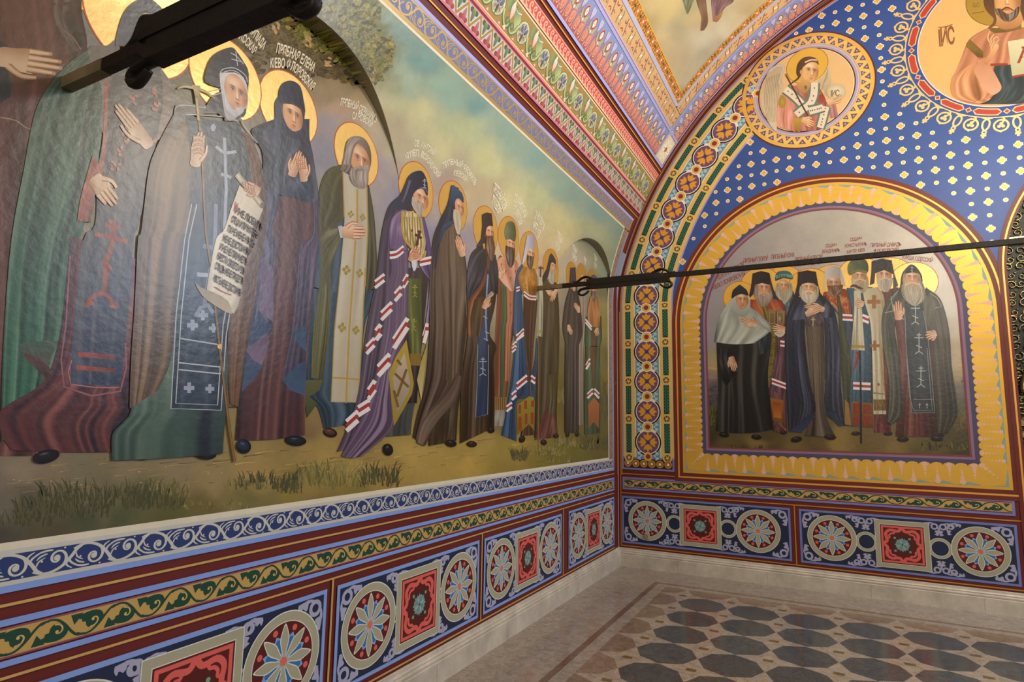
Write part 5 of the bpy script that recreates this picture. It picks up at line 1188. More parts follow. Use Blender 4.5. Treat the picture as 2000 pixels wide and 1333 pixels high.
st.stroke(zA([(1018, 515), (1060, 505), (1120, 515), (1180, 535), (1235, 575)]), 2, 1, rgb('c9b88a'), rgb('7c6c48'), wmid=11); st.poly(zA([(1100, 495), (1150, 500), (1145, 545), (1140, 580), (1120, 560)]), rgb('b09c6c'), rgb('7c6c44'), grid=6); st.stroke(zA([(1128, 570), (1140, 700)]), 6, 6, rgb('c4ac6c'), rgb('7a6236'), sm=0)
st.ell(*zB([(1262, 822)])[0], 5, 5, G('c89a4c'), n=12)
h = s.sub('hand'); h.hand(zA([(1120, 950)])[0], zA([(1150, 770)])[0], 24, thumb=1, skin='c49c7c', spread=-.2)
for k in range(4): h.stroke(zA([(1108, 805 + 27 * k), (1140, 798 + 27 * k), (1170, 815 + 27 * k)]), 9, 6, rgb('cba888'), rgb('8c6248'))
sc = s.sub('scroll'); PAP = rgb('d6cebc')
sc.drape(zA([(1375, 1075), (1330, 1200), (1285, 1333)]) + zB([(1240, 200), (1200, 400), (1185, 490)]), zC([(335, 1190), (300, 1280)]) + zB([(1450, 150), (1400, 400), (1375, 560), (1340, 635)]), PAP, rgb('e8e2d2'), rgb('a49a86'), folds=2, seed=4, n=20, m=30, amp=.3)
sc.poly(zB([(1115, 450), (1150, 480), (1230, 510), (1310, 560), (1330, 635), (1240, 590), (1160, 530)]), rgb('8a7a60'), rgb('b4a68c'), sm=2, grid=10); sc.stroke(zC([(175, 1012), (325, 1195)]), 12, 12, rgb('cfc4ac'), rgb('8c8068'), sm=0); sc.ell(*zC([(322, 1192)])[0], 5, 6, rgb('6c6250'), n=14)
h = s.sub('hand'); h.hand(zC([(300, 1110)])[0], zC([(215, 1075)])[0], 20, thumb=-1, skin='c69a78', spread=.1)
for k in range(4): h.stroke(zC([(215 + 16 * k, 1055 + 12 * k), (225 + 16 * k, 1090 + 12 * k), (240 + 14 * k, 1100 + 12 * k)]), 7, 5, rgb('cfa482'), rgb('8c5c44'))
root3 = s.done()
tx = Art(); lines = ['ИЖЕ ЛЮБИТЪ', 'ОТЦА ИЛИ МАТЕРЬ', 'ПАЧЕ МЕНЕ НѢСТЬ', 'МЕНЕ ДОСТОИНЪ И', 'ИЖЕ НЕ ПРIИМЕТЪ', 'КРЕСТА СВОЕГО И ВЪ', 'СЛѢДЪ МЕНЕ ГРЯДЕТЪ', 'НѢСТЬ МЕНЕ ДОСТОИНЪ']
ends = [((1350, 1185 - 1185), None)]
rowsL = [(455, 405, 508, 440), (447, 422, 500, 455), (440, 441, 493, 473), (430, 459, 485, 490), (424, 476, 478, 508), (419, 494, 473, 526), (415, 513, 470, 545), (412, 537, 465, 568)]
for t_, (x0, y0, x1, y1) in zip(lines, rowsL):
    q = text_art(t_, rgb('3c3430'), .85)
    if not q.P: continue
    P = np.concatenate(q.P); W = P[:, 0].max(); hx, hy = (x1 - x0) / W, (y1 - y0) / W
    q.P = [np.c_[x0 + P[:, 0] * hx + P[:, 1] * 4.5, y0 + 12 + P[:, 0] * hy - P[:, 1] * 17.5]]; q.L = [q.L[0] + 120]; tx.put(q, lay=0)
q = text_art('И', rgb('b03a34'), 1); P = np.concatenate(q.P); q.P = [np.c_[453 + P[:, 0] * 9 + P[:, 1] * 4, 413 + P[:, 0] * 6 - P[:, 1] * 24]]; q.L = [q.L[0] + 122]; tx.put(q, lay=0)
tx.stroke([(415, 561), (430, 570), (448, 577)], 1.6, 1.2, rgb('a84a44'), lay=130); tx.lay = 60
build('inscription', tx, PL, .0110, M_OIL, root3, OST)
path_text([('ПРПБНАЯ ОЛИМПIАДА', [(428, 22), (478, 56), (513, 98)], 19), ('АРЗАМАССКАЯ', [(432, 56), (470, 80), (495, 108)], 18)], rgb('dcd2ba'), PL, .0031, root3)
fx = Art(); shoe(fx, 278, 885, 25, 14, '34343c', -8); shoe(fx, 398, 887, 22, 11, '2c2a30', 6); build('shoes', fx, PL, s.off - .0004, M_OIL, root3, OST)
# 5: olive mantle and white stole
s = Saint(1, mural, PL, unL, 'grey bearded monk in an olive mantle and long white stole with gold crosses'); a = s.a; s.halo(697, 303, 61, c='e4be6c')
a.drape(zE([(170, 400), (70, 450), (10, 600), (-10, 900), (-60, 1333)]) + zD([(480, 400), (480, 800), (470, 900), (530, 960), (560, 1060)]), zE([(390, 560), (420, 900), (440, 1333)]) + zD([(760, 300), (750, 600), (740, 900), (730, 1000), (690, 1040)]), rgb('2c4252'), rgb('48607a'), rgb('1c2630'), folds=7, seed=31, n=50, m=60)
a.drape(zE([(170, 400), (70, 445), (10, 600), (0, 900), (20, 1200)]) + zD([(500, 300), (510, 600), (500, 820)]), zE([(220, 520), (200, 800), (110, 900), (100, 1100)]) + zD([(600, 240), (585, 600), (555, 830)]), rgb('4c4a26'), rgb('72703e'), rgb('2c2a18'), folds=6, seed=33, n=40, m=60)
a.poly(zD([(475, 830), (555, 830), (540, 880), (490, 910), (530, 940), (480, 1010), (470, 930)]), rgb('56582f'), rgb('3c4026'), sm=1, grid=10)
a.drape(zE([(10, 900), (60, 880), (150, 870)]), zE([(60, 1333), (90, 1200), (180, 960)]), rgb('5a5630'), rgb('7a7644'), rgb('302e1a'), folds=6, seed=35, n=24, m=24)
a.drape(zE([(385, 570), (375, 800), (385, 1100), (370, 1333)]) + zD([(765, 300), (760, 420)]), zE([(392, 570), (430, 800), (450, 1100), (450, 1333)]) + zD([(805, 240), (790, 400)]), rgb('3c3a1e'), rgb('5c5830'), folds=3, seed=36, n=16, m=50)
stl = s.sub('stole'); stl.drape(zE([(185, 450), (195, 700), (200, 850), (170, 1200), (155, 1333)]) + zD([(640, 300), (610, 600), (593, 935)]), zE([(370, 560), (380, 800), (375, 1000), (360, 1333)]) + zD([(755, 300), (740, 600), (722, 938)]), rgb('b4ac98'), rgb('e0dccc'), rgb('7c7460'), folds=3, seed=37, n=34, m=60, amp=.45)
gl_ = rgb('a88c3c')
stl.stroke(zE([(300, 590), (300, 850)]), 4, 4, gl_, sm=0); stl.stroke(zE([(285, 980), (262, 1333)]) + zD([(680, 600), (665, 940)]), 3.4, 3.4, gl_, sm=0)
for L_ in ([(190, 460), (200, 800)], [(372, 560), (380, 900), (360, 1333)]): stl.stroke(zE(L_), 2.2, 2.2, gl_, sm=0)
stl.stroke(zD([(640, 300), (610, 600), (595, 930), (722, 938), (742, 600), (755, 300)]), 2, 2, gl_, sm=0); stl.stroke(zD([(602, 820), (730, 828)]), 3, 3, gl_, sm=0)
for q, r_ in ((zE([(250, 780)])[0], 6), (zE([(340, 805)])[0], 6), (zD([(688, 45)])[0], 0), (zD([(667, 310)])[0], 8), (zD([(730, 325)])[0], 7), (zD([(646, 582)])[0], 8), (zD([(712, 595)])[0], 7)):
    for k in range(4):
        if r_: t = math.radians(90 * k + 10); stl.ell(q[0] + r_ * .6 * math.cos(t), q[1] + r_ * .75 * math.sin(t), r_ * .42, r_ * .5, rgb('9a8430'), n=10)
hr = s.sub('hair'); hr.drape(zE([(260, 185), (215, 230), (195, 340), (180, 400), (165, 440)]), zE([(330, 190), (300, 300), (270, 380), (250, 440), (220, 470)]), rgb('7a6c64'), rgb('b4a8a0'), rgb('4a3e38'), folds=7, seed=5, n=24, m=24); hr.poly(zE([(215, 260), (250, 190), (320, 185), (370, 220), (400, 290), (405, 380), (380, 440), (300, 330), (230, 350)]), rgb('988c84'), rgb('5c504a'), sm=3, grid=10, ang=0)
f = s.sub('face'); f.face(*zE([(318, 370)])[0], 20, 31, .45, SH(700, 310), skin='c9946e', old=1, chin=.1, res=1.2)
bd = s.sub('beard'); beard(bd, zE([(240, 430), (235, 500), (270, 560), (330, 585)]), zE([(395, 400), (385, 480), (380, 550), (350, 585)]), '8d8178', 8, 14, 2.2); bd.stroke(zE([(270, 440), (320, 415), (345, 425), (375, 450)]), 5, 3, rgb('a69c92'), rgb('7a6e66')); bd.stroke(zE([(305, 445), (340, 440)]), 2, 2, rgb('8c4a3c'))
hr2 = s.sub('hair'); hr2.drape(zE([(270, 190), (225, 250), (205, 340), (190, 400)]), zE([(350, 205), (290, 250), (262, 320), (250, 400)]), rgb('8f837b'), rgb('bcb2aa'), rgb('564a44'), folds=6, seed=6, n=20, m=20)
h = s.sub('hands'); h.stroke(zE([(165, 870), (185, 960)]), 8, 9, rgb('b4b8c4')); h.hand(zE([(195, 915)])[0], zE([(362, 920)])[0], 24, thumb=-1, skin='cf9a72', spread=-.1)
shoe(a, *zD([(590, 1080)])[0], 14, 9, '5a3424', 15)
r = s.done(); path_text([('ПРПБНЫЙ СЕРАФИМЪ', [(664, 206), (692, 214), (733, 240)], 15), ('САРОВСКIЙ', [(687, 233), (704, 236), (724, 251)], 14)], rgb('dcd6c2'), PL, .0031, r)
# 6: bishop in purple mantle
s = Saint(2, mural, PL, unL, 'bishop in a striped purple mantle and black hood holding a small cross'); a = s.a; s.halo(815, 372, 56, c='d2aa54')
a.drape(zE([(620, 640), (540, 720), (490, 900), (450, 1200), (430, 1333)]) + zD([(800, 350), (760, 600), (720, 900), (660, 1080), (620, 1170)]), zE([(650, 760), (640, 1000), (620, 1200)]) + zD([(960, 240), (960, 600), (880, 900), (830, 1120)]), rgb('463a4c'), rgb('6e5c78'), rgb('262028'), folds=9, seed=41, n=60, m=70)
a.drape(zD([(870, 850), (850, 1000), (840, 1100)]), zD([(1010, 850), (980, 1000), (970, 1090)]), rgb('3a403f'), rgb('565c58'), folds=7, seed=43, n=24, m=20)
a.drape(zD([(960, 300), (955, 500), (960, 800), (950, 940)]), zD([(1060, 300), (1030, 600), (1010, 800), (1000, 940)]), rgb('3c3034'), rgb('5a4a50'), folds=4, seed=42, n=20, m=30)
a.drape(zD([(960, 350), (955, 500), (970, 760)]), zD([(1020, 350), (1022, 500), (1020, 765)]), rgb('545c28'), rgb('7c8440'), rgb('343a1c'), folds=3, seed=44, n=18, m=30); a.rect(*zD([(968, 705)])[0], *zD([(1018, 762)])[0], rgb('7c6428'))
for q in ((990, 400), (985, 560)): a.cross(*zD([q])[0], 9, 1.6, rgb('8f8c3c'))
a.drape(zE([(650, 740), (560, 820), (530, 1040), (640, 1040)]), zE([(700, 780), (680, 900), (680, 1000), (690, 1060)]), rgb('68567a'), rgb('9482a2'), rgb('40344e'), folds=6, seed=45, n=36, m=30)
a.drape(zE([(540, 1060), (560, 1200), (520, 1333)]) + zD([(860, 400), (860, 600), (790, 900), (640, 1190)]), zE([(690, 1060), (690, 1200), (690, 1333)]) + zD([(965, 300), (950, 600), (890, 760), (880, 920), (880, 1060), (740, 1190)]), rgb('604e6a'), rgb('8e7a96'), rgb('382c40'), folds=9, seed=46, n=60, m=70, hem=5)
a.poly(zD([(950, 640), (985, 850), (975, 900), (890, 1050), (880, 940), (865, 800), (900, 720)]), rgb('a8913c'), rgb('8c7a30'), sm=1, grid=10); a.poly(zD([(940, 700), (968, 850), (960, 890), (905, 990), (895, 920), (885, 820)]), rgb('b0a290'), rgb('8c8070'), sm=1, grid=10)
for pts in ([(895, 800), (960, 865)], [(950, 780), (905, 910)], [(905, 735), (925, 760)], [(890, 880), (910, 960)]): a.stroke(zD(pts), 5, 5, rgb('6e5424'), sm=0)
a.ell(*zD([(932, 835)])[0], 2.6, 2.6, rgb('8c2c28'), n=10)
a.poly(zD([(1050, 650), (1020, 740), (1000, 830), (1020, 930), (1035, 800)]), rgb('9a8434'), rgb('b4a878'), sm=1, grid=8)
a.drape(zD([(1060, 300), (1055, 450), (1035, 600)]), zD([(1072, 300), (1062, 450), (1050, 640)]), rgb('6a5086'), folds=2, seed=3, n=8, m=20)
a.drape(zE([(790, 800), (780, 1000), (770, 1130), (790, 1200), (850, 1280)]), zE([(810, 800), (850, 960), (870, 1100), (870, 1200), (868, 1290)]), rgb('5c4878'), rgb('8c74a4'), folds=4, seed=47, n=24, m=24)
for pts, w_ in [([(545, 1095), (600, 1085), (650, 1045)], 5), ([(775, 1150), (870, 1130)], 5.5)]: stripes(a, zE(pts), w_, sp=5)
for pts, w_ in [([(800, 380), (845, 345)], 6), ([(850, 290), (855, 330)], 0), ([(830, 530), (880, 480)], 7), ([(895, 440), (925, 405)], 7), ([(935, 380), (955, 345)], 6), ([(805, 620), (828, 590)], 9), ([(760, 690), (798, 650)], 7), ([(890, 660), (955, 560)], 9), ([(815, 790), (870, 730)], 9), ([(770, 900), (800, 855)], 9),
                ([(720, 980), (775, 945)], 8), ([(665, 1050), (720, 1000)], 9), ([(1032, 640), (1048, 580)], 7)]:
    if w_: stripes(a, zD(pts), w_, sp=w_)
pl = s.sub('yoke'); pl.drape(zE([(640, 755), (640, 860), (660, 960), (700, 1040)]), zE([(790, 780), (805, 900), (820, 1000), (800, 1100)]), rgb('b8a878'), rgb('e2d8bc'), rgb('80703c'), folds=7, seed=48, n=34, m=24, amp=1, top=1)
for k in range(7): pl.stroke(zE([(655 + 20 * k, 800), (665 + 20 * k, 1020)]), 2.4, 2.4, rgb('8a7430'), sm=0, lay=pl.lay)
pl.lay += 1; pl.stroke(zE([(640, 765), (655, 960), (790, 1110), (820, 1060)]), 4, 4, rgb('ae923c'))
f = s.sub('face'); f.face(*zE([(782, 660)])[0], 15, 24, .75, SH(820, 385), skin='cf9a72', old=1, dark='80503a')
bd = s.sub('beard'); beard(bd, zE([(715, 640), (712, 700), (740, 760), (775, 790)]), zE([(800, 700), (800, 740), (795, 770), (785, 795)]), 'a89c90', 4, 9, 1.8)
hd = s.sub('hood'); hd.poly(zE([(560, 700), (620, 640), (660, 560), (690, 490), (740, 452), (795, 452), (830, 520), (838, 600), (830, 640), (800, 590), (760, 590), (720, 640), (712, 720), (720, 755), (650, 740), (580, 760), (520, 820)]), rgb('343a4c'), rgb('1c2030'), sm=3, ang=0, grid=22, noise=.06); hd.stroke(zE([(700, 520), (670, 620), (640, 690)]), 5, 2, rgb('565e72')); hd.stroke(zE([(765, 590), (800, 575), (835, 615)]), 2, 2, rgb('565e72'))
hd.cross(*zE([(812, 535)])[0], 7, 1.2, rgb('a8b0c0'))
h = s.sub('cross'); h.stroke(zE([(775, 905), (742, 1060)]), 4, 5, rgb('4a2418'), sm=0); h.stroke(zE([(738, 935), (790, 965)]), 5, 5, rgb('4a2418'), sm=0); h.stroke(zE([(758, 910), (788, 920)]), 4, 4, rgb('4a2418'), sm=0); h.ell(*zE([(716, 905)])[0], 2.4, 3, rgb('7c2c30'), n=10)
h = s.sub('hand'); h.hand(zE([(715, 1135)])[0], zE([(755, 1030)])[0], 19, thumb=1, skin='c9906a', spread=-.2); h.poly(zE([(710, 1140), (750, 1140), (745, 1200), (725, 1215)]), rgb('c8c8d4'), sm=2)
for k in range(3): h.stroke(zE([(722, 1060 + 26 * k), (765, 1062 + 24 * k)]), 6, 5, rgb('d09c76'), rgb('8c5a40'), sm=0)
shoe(a, *zD([(862, 1160)])[0], 10, 12, '1c1a20', -20)
r = s.done(); path_text([('СВ. АНТОНIЙ', [(808, 286), (824, 289), (847, 305)], 13), ('АРХIЕП. ВОРОНЕЖСКIЙ', [(792, 314), (809, 305), (829, 313), (855, 350)], 13)], rgb('e0dac4'), PL, .0031, r)
# 7: profile monk, grey beard, brown mantle
s = Saint(3, mural, PL, unL, 'monk in profile with long grey beard, black hood and wide brown mantle'); a = s.a; s.halo(887, 404, 51, c='cea550')
a.drape(zE([(975, 760), (900, 900), (870, 1050), (850, 1333)]) + zD([(1080, 300), (1060, 600), (1040, 850), (1000, 1000), (980, 1100)]), zE([(1060, 840), (1100, 1000), (1130, 1150), (1140, 1333)]) + z7([(610, 200), (620, 400), (600, 600), (590, 760), (500, 880), (380, 1100)]), rgb('3e2f26'), rgb('6a5546'), rgb('1e1713'), folds=11, seed=51, n=70, m=70)
a.drape(z7([(440, 900), (410, 1000), (400, 1100)]), z7([(590, 760), (570, 900), (560, 1070)]), rgb('3a3020'), rgb('54482c'), folds=6, seed=52, n=26, m=20)
a.drape(zE([(1020, 850), (960, 900), (930, 1100), (940, 1333)]) + z7([(500, 500), (500, 720)]), zE([(1050, 860), (1100, 1000), (1120, 1150), (1130, 1333)]) + z7([(590, 500), (575, 720)]), rgb('5a4a3c'), rgb('786654'), rgb('34281f'), folds=6, seed=53, n=30, m=40)
a.drape(z7([(560, 680), (480, 800), (360, 960), (330, 1080)]), z7([(590, 700), (560, 830), (450, 960), (370, 1100)]), rgb('54443a'), rgb('6e5c4e'), folds=4, seed=54, n=20, m=24)
hd = s.sub('hood'); hd.drape(zE([(1020, 555), (990, 700), (930, 830), (885, 1000), (870, 1200)]), zE([(1075, 580), (1040, 720), (1040, 840), (940, 950), (900, 1200)]), rgb('262c38'), rgb('46566c'), rgb('161a22'), folds=4, seed=55, n=26, m=40); hd.poly(zE([(1020, 558), (1060, 580), (1100, 620), (1112, 690), (1060, 680), (1040, 700), (1000, 720)]), rgb('36506e'), rgb('26344c'), sm=2, grid=8)
hd.poly(zE([(960, 860), (1030, 830), (1020, 860), (975, 890), (930, 1000), (925, 960)]), rgb('34485f'), rgb('26344a'), sm=2, grid=6)
f = s.sub('face'); f.face(*zE([(1078, 732)])[0], 9, 18, .95, SH(895, 405), skin='c8906a', old=1)
bd = s.sub('beard'); beard(bd, zE([(1035, 740), (1030, 800), (1045, 880), (1060, 930)]), zE([(1085, 760), (1092, 800), (1095, 880), (1080, 940)]), 'b0a48c', 3, 9, 1.6)
h = s.sub('hand'); h.hand(zE([(1100, 1090)])[0], zE([(1060, 945)])[0], 13, thumb=1, skin='c48a64', spread=-.3)
shoe(a, *z7([(530, 1085)])[0], 11, 7, '1c1a20', 10)
r = s.done(); path_text([('ПРПБНЫЙ ѲЕОФИЛЪ', [(866, 330), (885, 322), (908, 335), (926, 363)], 12), ('КIЕВСКIЙ', [(885, 343), (898, 346), (909, 356)], 11)], rgb('e0dac4'), PL, .0031, r)
# 8: tall black cap, long brown beard, book
s = Saint(2, mural, PL, unL, 'long bearded monk in tall black cap holding a book, blue stole with crosses'); a = s.a; s.halo(950, 450, 48, c='cea550')
a.drape(zF([(270, 370), (200, 500), (185, 700), (190, 1000)]) + zG([(190, 500), (180, 800), (175, 1080)]), zF([(395, 440), (410, 600), (390, 800), (350, 1000), (400, 1100)]) + zG([(490, 300), (497, 600), (495, 930)]), rgb('3a2c1c'), rgb('5a4630'), rgb('201810'), folds=7, seed=61, n=40, m=60)
a.drape(zF([(300, 360), (220, 430), (185, 600), (190, 760)]), zF([(330, 480), (330, 560), (290, 650), (200, 770)]), rgb('22242e'), rgb('42485a'), rgb('14151c'), folds=6, seed=62, n=30, m=30); a.drape(zF([(360, 460), (350, 600), (370, 720)]), zF([(395, 450), (415, 560), (410, 720)]), rgb('24262e'), rgb('3e424e'), folds=4, seed=63, n=20, m=26)
a.drape(zF([(335, 490), (290, 640), (200, 780), (190, 1000)]), zF([(350, 490), (320, 640), (240, 800), (215, 1040)]), rgb('6e3a22'), rgb('94583a'), folds=3, seed=64, n=14, m=40)
a.drape(zF([(240, 760), (210, 900), (220, 1020)]), zF([(320, 730), (330, 850), (300, 1040)]), rgb('463620'), rgb('64502e'), folds=5, seed=65, n=24, m=24)
st_ = s.sub('stole'); st_.drape(zF([(330, 540), (315, 720), (305, 900), (265, 1080)]) + zG([(340, 200), (335, 500), (318, 840)]), zF([(350, 540), (345, 720), (350, 900), (345, 1080)]) + zG([(440, 200), (438, 500), (432, 810)]), rgb('243450'), rgb('3c5074'), rgb('182238'), folds=2, seed=66, n=14, m=50, amp=.4)
st_.stroke(zG([(340, 160), (335, 500), (320, 838), (432, 808), (438, 500), (438, 160)]), 1.1, 1.1, rgb('8c98a8'), sm=0); st_.cross(*zG([(388, 340)])[0], 13, 1.8, rgb('97a4b8')); st_.stroke(zF([(338, 580), (330, 700), (322, 900), (330, 1060)]), 3, 3, rgb('7c8aa4'), sm=0)
for q in ((318, 890), (330, 1000), (322, 1050)): st_.stroke(zF([(q[0] - 14, q[1] - 8), (q[0] + 16, q[1] + 8)]), 2, 2, rgb('8e9ab0'), sm=0)
f = s.sub('face'); f.face(*zF([(350, 275)])[0], 8.5, 16, .6, SH(953, 452), skin='cb9268')
bd = s.sub('beard'); beard(bd, zF([(325, 300), (322, 380), (335, 440), (355, 480)]), zF([(375, 300), (388, 360), (388, 420), (370, 480)]), '5e3a20', 2, 10, 1.4)
hd = s.sub('cap'); hd.poly(zF([(298, 145), (330, 130), (366, 138), (375, 230), (350, 226), (330, 240), (318, 290), (322, 350), (280, 370), (255, 380), (290, 320), (300, 230)]), rgb('3a3238'), rgb('1e1a20'), sm=1, ang=0, grid=10)
bk = s.sub('book'); bk.poly(zF([(320, 745), (365, 700), (382, 718), (340, 775)]), rgb('9a9484'), rgb('6e6a5c'), grid=4); bk.stroke(zF([(325, 760), (378, 725)]), 1.4, 1.4, rgb('c8c0a8'), sm=0)
h = s.sub('hand'); h.hand(zF([(310, 820)])[0], zF([(345, 745)])[0], 11, thumb=1, skin='c88e66', spread=-.2)
shoe(a, *zG([(285, 1085)])[0], 10, 6, '2c2226', 5); shoe(a, *zG([(465, 955)])[0], 7, 6, '1c1a20', 0)
r = s.done(); arc_text([('ПРПБНЫЙ IОВЪ', 66), ('ПОЧАЕВСКIЙ', 66)], *s.hc, 0, .062, rgb('ece6d0'), WL, s.off, r, wid=.52)
# 9: bishop in rose and green with round mitre
s = Saint(0, mural, PL, unL, 'dark bearded bishop in green mitre and rose vestment'); a = s.a; s.halo(995, 466, 44, c='caa24e')
a.drape(zF([(430, 440), (400, 520), (410, 700), (395, 1000)]) + zG([(500, 300), (500, 500), (495, 640)]), zF([(560, 500), (570, 700), (530, 1000)]) + zG([(650, 200), (630, 500), (610, 650)]), rgb('70402a'), rgb('985a3e'), rgb('40261a'), folds=4, seed=71, n=30, m=50)
a.drape(zF([(440, 650), (445, 900)]) + zG([(560, 0), (555, 300), (555, 650)]), zF([(475, 660), (478, 900)]) + zG([(600, 0), (590, 300), (585, 650)]), rgb('3c5a3c'), rgb('56784e'), folds=2, seed=72, n=10, m=40)
a.drape(zF([(475, 670), (480, 900)]) + zG([(605, 0), (600, 300), (600, 500)]), zF([(530, 680), (525, 900)]) + zG([(660, 0), (650, 200), (640, 500)]), rgb('a86a4c'), rgb('c88a68'), folds=3, seed=73, n=14, m=40)
a.drape(zF([(440, 450), (405, 490), (420, 600), (500, 700)]), zF([(530, 460), (560, 500), (560, 600), (545, 700)]), rgb('c08a6c'), rgb('dca88c'), rgb('8c5a44'), folds=4, seed=74, n=24, m=24)
for q in ((440, 510), (505, 610), (540, 560), (505, 800), (507, 860), (470, 560)): a.cross(*zF([q])[0], 3.2, 1, rgb('7c4030'), slant=0, base=0)
a.rect(*zG([(500, 650)])[0], *zG([(612, 770)])[0], rgb('86683c')); a.drape(zG([(500, 770), (498, 920)]), zG([(605, 770), (590, 920)]), rgb('8a857a'), rgb('a8a498'), folds=6, n=16, m=10)
for k in range(5): a.stroke(zG([(515 + 20 * k, 655), (515 + 20 * k, 765)]), 1.2, 1.2, rgb('4a3a24'), sm=0)
f = s.sub('face'); f.face(*zF([(507, 360)])[0], 8.5, 15, .35, SH(997, 477), skin='cf9a74')
bd = s.sub('beard'); beard(bd, zF([(470, 370), (470, 440), (485, 500), (500, 530)]), zF([(535, 390), (535, 440), (528, 500), (512, 530)]), '3c2a20', 2, 9, 1.3)
hd = s.sub('mitre'); hd.poly(zF([(468, 325), (462, 260), (475, 210), (505, 193), (532, 210), (545, 270), (536, 340), (500, 325)]), rgb('6c7454'), rgb('3c4430'), sm=3, ang=0, grid=10, noise=.35)
h = s.sub('hand'); h.hand(zF([(432, 600)])[0], zF([(450, 520)])[0], 11, thumb=-1, skin='cf9a74', spread=0)
r = s.done(); arc_text([('СВ. ИННОКЕНТIЙ', 70), ('ЕП. ИРКУТСКIЙ', 66)], *s.hc, 0, .06, rgb('ece6d0'), WL, s.off, r, wid=.5)
# 11: grey bearded monk with long towel staff
s = Saint(0, mural, PL, unL, 'grey bearded monk in dark hood with hands crossed on his breast'); a = s.a; s.halo(1077, 524, 38, c='c4983a')
a.drape(zF([(740, 600), (735, 800), (700, 1100)]) + zG([(890, 400), (880, 700), (870, 1030)]), zF([(840, 640), (855, 800), (860, 1000)]) + zG([(1100, 300), (1095, 440), (1080, 800), (1090, 1000)]), rgb('3a3426'), rgb('5a5238'), rgb('201c15'), folds=6, seed=81, n=34, m=50)
a.drape(zG([(1000, 560), (960, 800), (870, 1050)]), zG([(1060, 800), (1080, 900), (1085, 1020)]), rgb('5a3430'), rgb('7c4c44'), folds=7, seed=82, n=26, m=24); a.drape(zG([(980, 440), (1000, 600), (990, 810)]), zG([(1095, 440), (1080, 600), (1065, 805)]), rgb('46422c'), rgb('5e5a3c'), folds=4, seed=83, n=18, m=20)
stf = s.sub('staff'); stf.drape(zF([(708, 590), (705, 800), (695, 1025)]), zF([(735, 600), (742, 800), (735, 1030)]), rgb('a8a68c'), rgb('ccc8b0'), rgb('70705c'), folds=4, seed=84, n=12, m=20); stf.stroke(zF([(695, 990), (735, 995)]), 4, 4, rgb('9a8c3c'), sm=0); stf.stroke(zF([(725, 520), (722, 600)]), 3, 3, rgb('5c3c24'), sm=0); stf.stroke(zF([(708, 530), (745, 535)]), 4, 3, rgb('5c3c24'), sm=0)
stf.stroke(zG([(912, 100), (908, 1160)]), 1.6, 1.6, rgb('7a5a34'), sm=0)
f = s.sub('face'); f.face(*zF([(815, 520)])[0], 6.5, 12, .7, SH(1080, 520), skin='c8966e', old=1)
bd = s.sub('beard'); beard(bd, zF([(790, 540), (775, 580), (780, 630), (800, 650)]), zF([(825, 560), (828, 600), (825, 630), (815, 650)]), '97917e', 2, 7, 1.2)
hd = s.sub('hood'); hd.poly(zF([(798, 425), (830, 470), (832, 510), (805, 490), (790, 530), (775, 600), (740, 640), (738, 590), (765, 540), (780, 470)]), rgb('2a2c3c'), rgb('1c1c24'), sm=2, grid=8)
h = s.sub('hands'); h.hand(zF([(770, 690)])[0], zF([(828, 735)])[0], 8, thumb=1, skin='c8946c'); h.hand(zF([(835, 695)])[0], zF([(798, 775)])[0], 8, thumb=1, skin='c8946c')
shoe(a, *zG([(958, 1070)])[0], 6.5, 6, '1c1a20', 20); shoe(a, *zG([(1070, 1010)])[0], 6, 5, '1c1a20', 0)
r = s.done(); arc_text([('ПРПБНЫЙ', 72), ('АМВРОСIЙ', 70)], *s.hc, 0, .06, rgb('ece6d0'), WL, s.off, r, wid=.52)
# 10: metropolitan in white cap and blue mantle
s = Saint(1, mural, PL, unL, 'bishop in white cylindrical cap and striped blue mantle over brown'); a = s.a; s.halo(1035, 494, 42, c='caa24e')
a.drape(zF([(600, 700), (600, 900), (605, 1100)]) + zG([(790, 300), (810, 500), (760, 900), (740, 1010)]), zF([(700, 760), (690, 900), (670, 1100)]) + zG([(860, 200), (840, 600), (860, 900), (870, 1000)]), rgb('432a1f'), rgb('60402e'), folds=5, seed=91, n=24, m=50)
a.drape(zF([(590, 500), (550, 560), (530, 700), (520, 1000)]) + zG([(690, 100), (650, 500), (600, 800), (560, 1000)]), zF([(600, 540), (585, 700), (600, 900)]) + zG([(775, 50), (800, 400), (810, 640), (700, 700), (705, 1060)]), rgb('2c4a6c'), rgb('4a7098'), rgb('1c2e44'), folds=7, seed=92, n=44, m=60)
a.drape(zF([(690, 1040), (680, 1200)]) + zG([(850, 200), (830, 500), (830, 650)]), zF([(698, 1040), (700, 1200)]) + zG([(890, 200), (880, 500), (875, 680)]), rgb('2c4a6c'), rgb('4a7098'), folds=2, seed=93, n=10, m=30)
a.drape(zF([(600, 520), (560, 600), (590, 720)]), zF([(680, 540), (700, 620), (690, 740)]), rgb('946628'), rgb('c29440'), rgb('5c3820'), folds=7, seed=94, n=24, m=20, top=1)
for q in ((590, 600), (640, 610), (670, 640), (610, 660), (655, 580)): a.ell(*zF([q])[0], 3.4, 4, rgb('a8481e'), rgb('b88a34'), n=10)
for pts, w_ in [([(600, 715), (640, 745), (690, 750)], 3.4), ([(545, 690), (570, 680)], 3)]: stripes(a, zF(pts), w_, sp=3)
for pts, w_ in [([(520, 1110), (545, 1080)], 4.5), ([(545, 1040), (600, 1000)], 4.5)]: stripes(a, zF(pts), w_, sp=4.5)
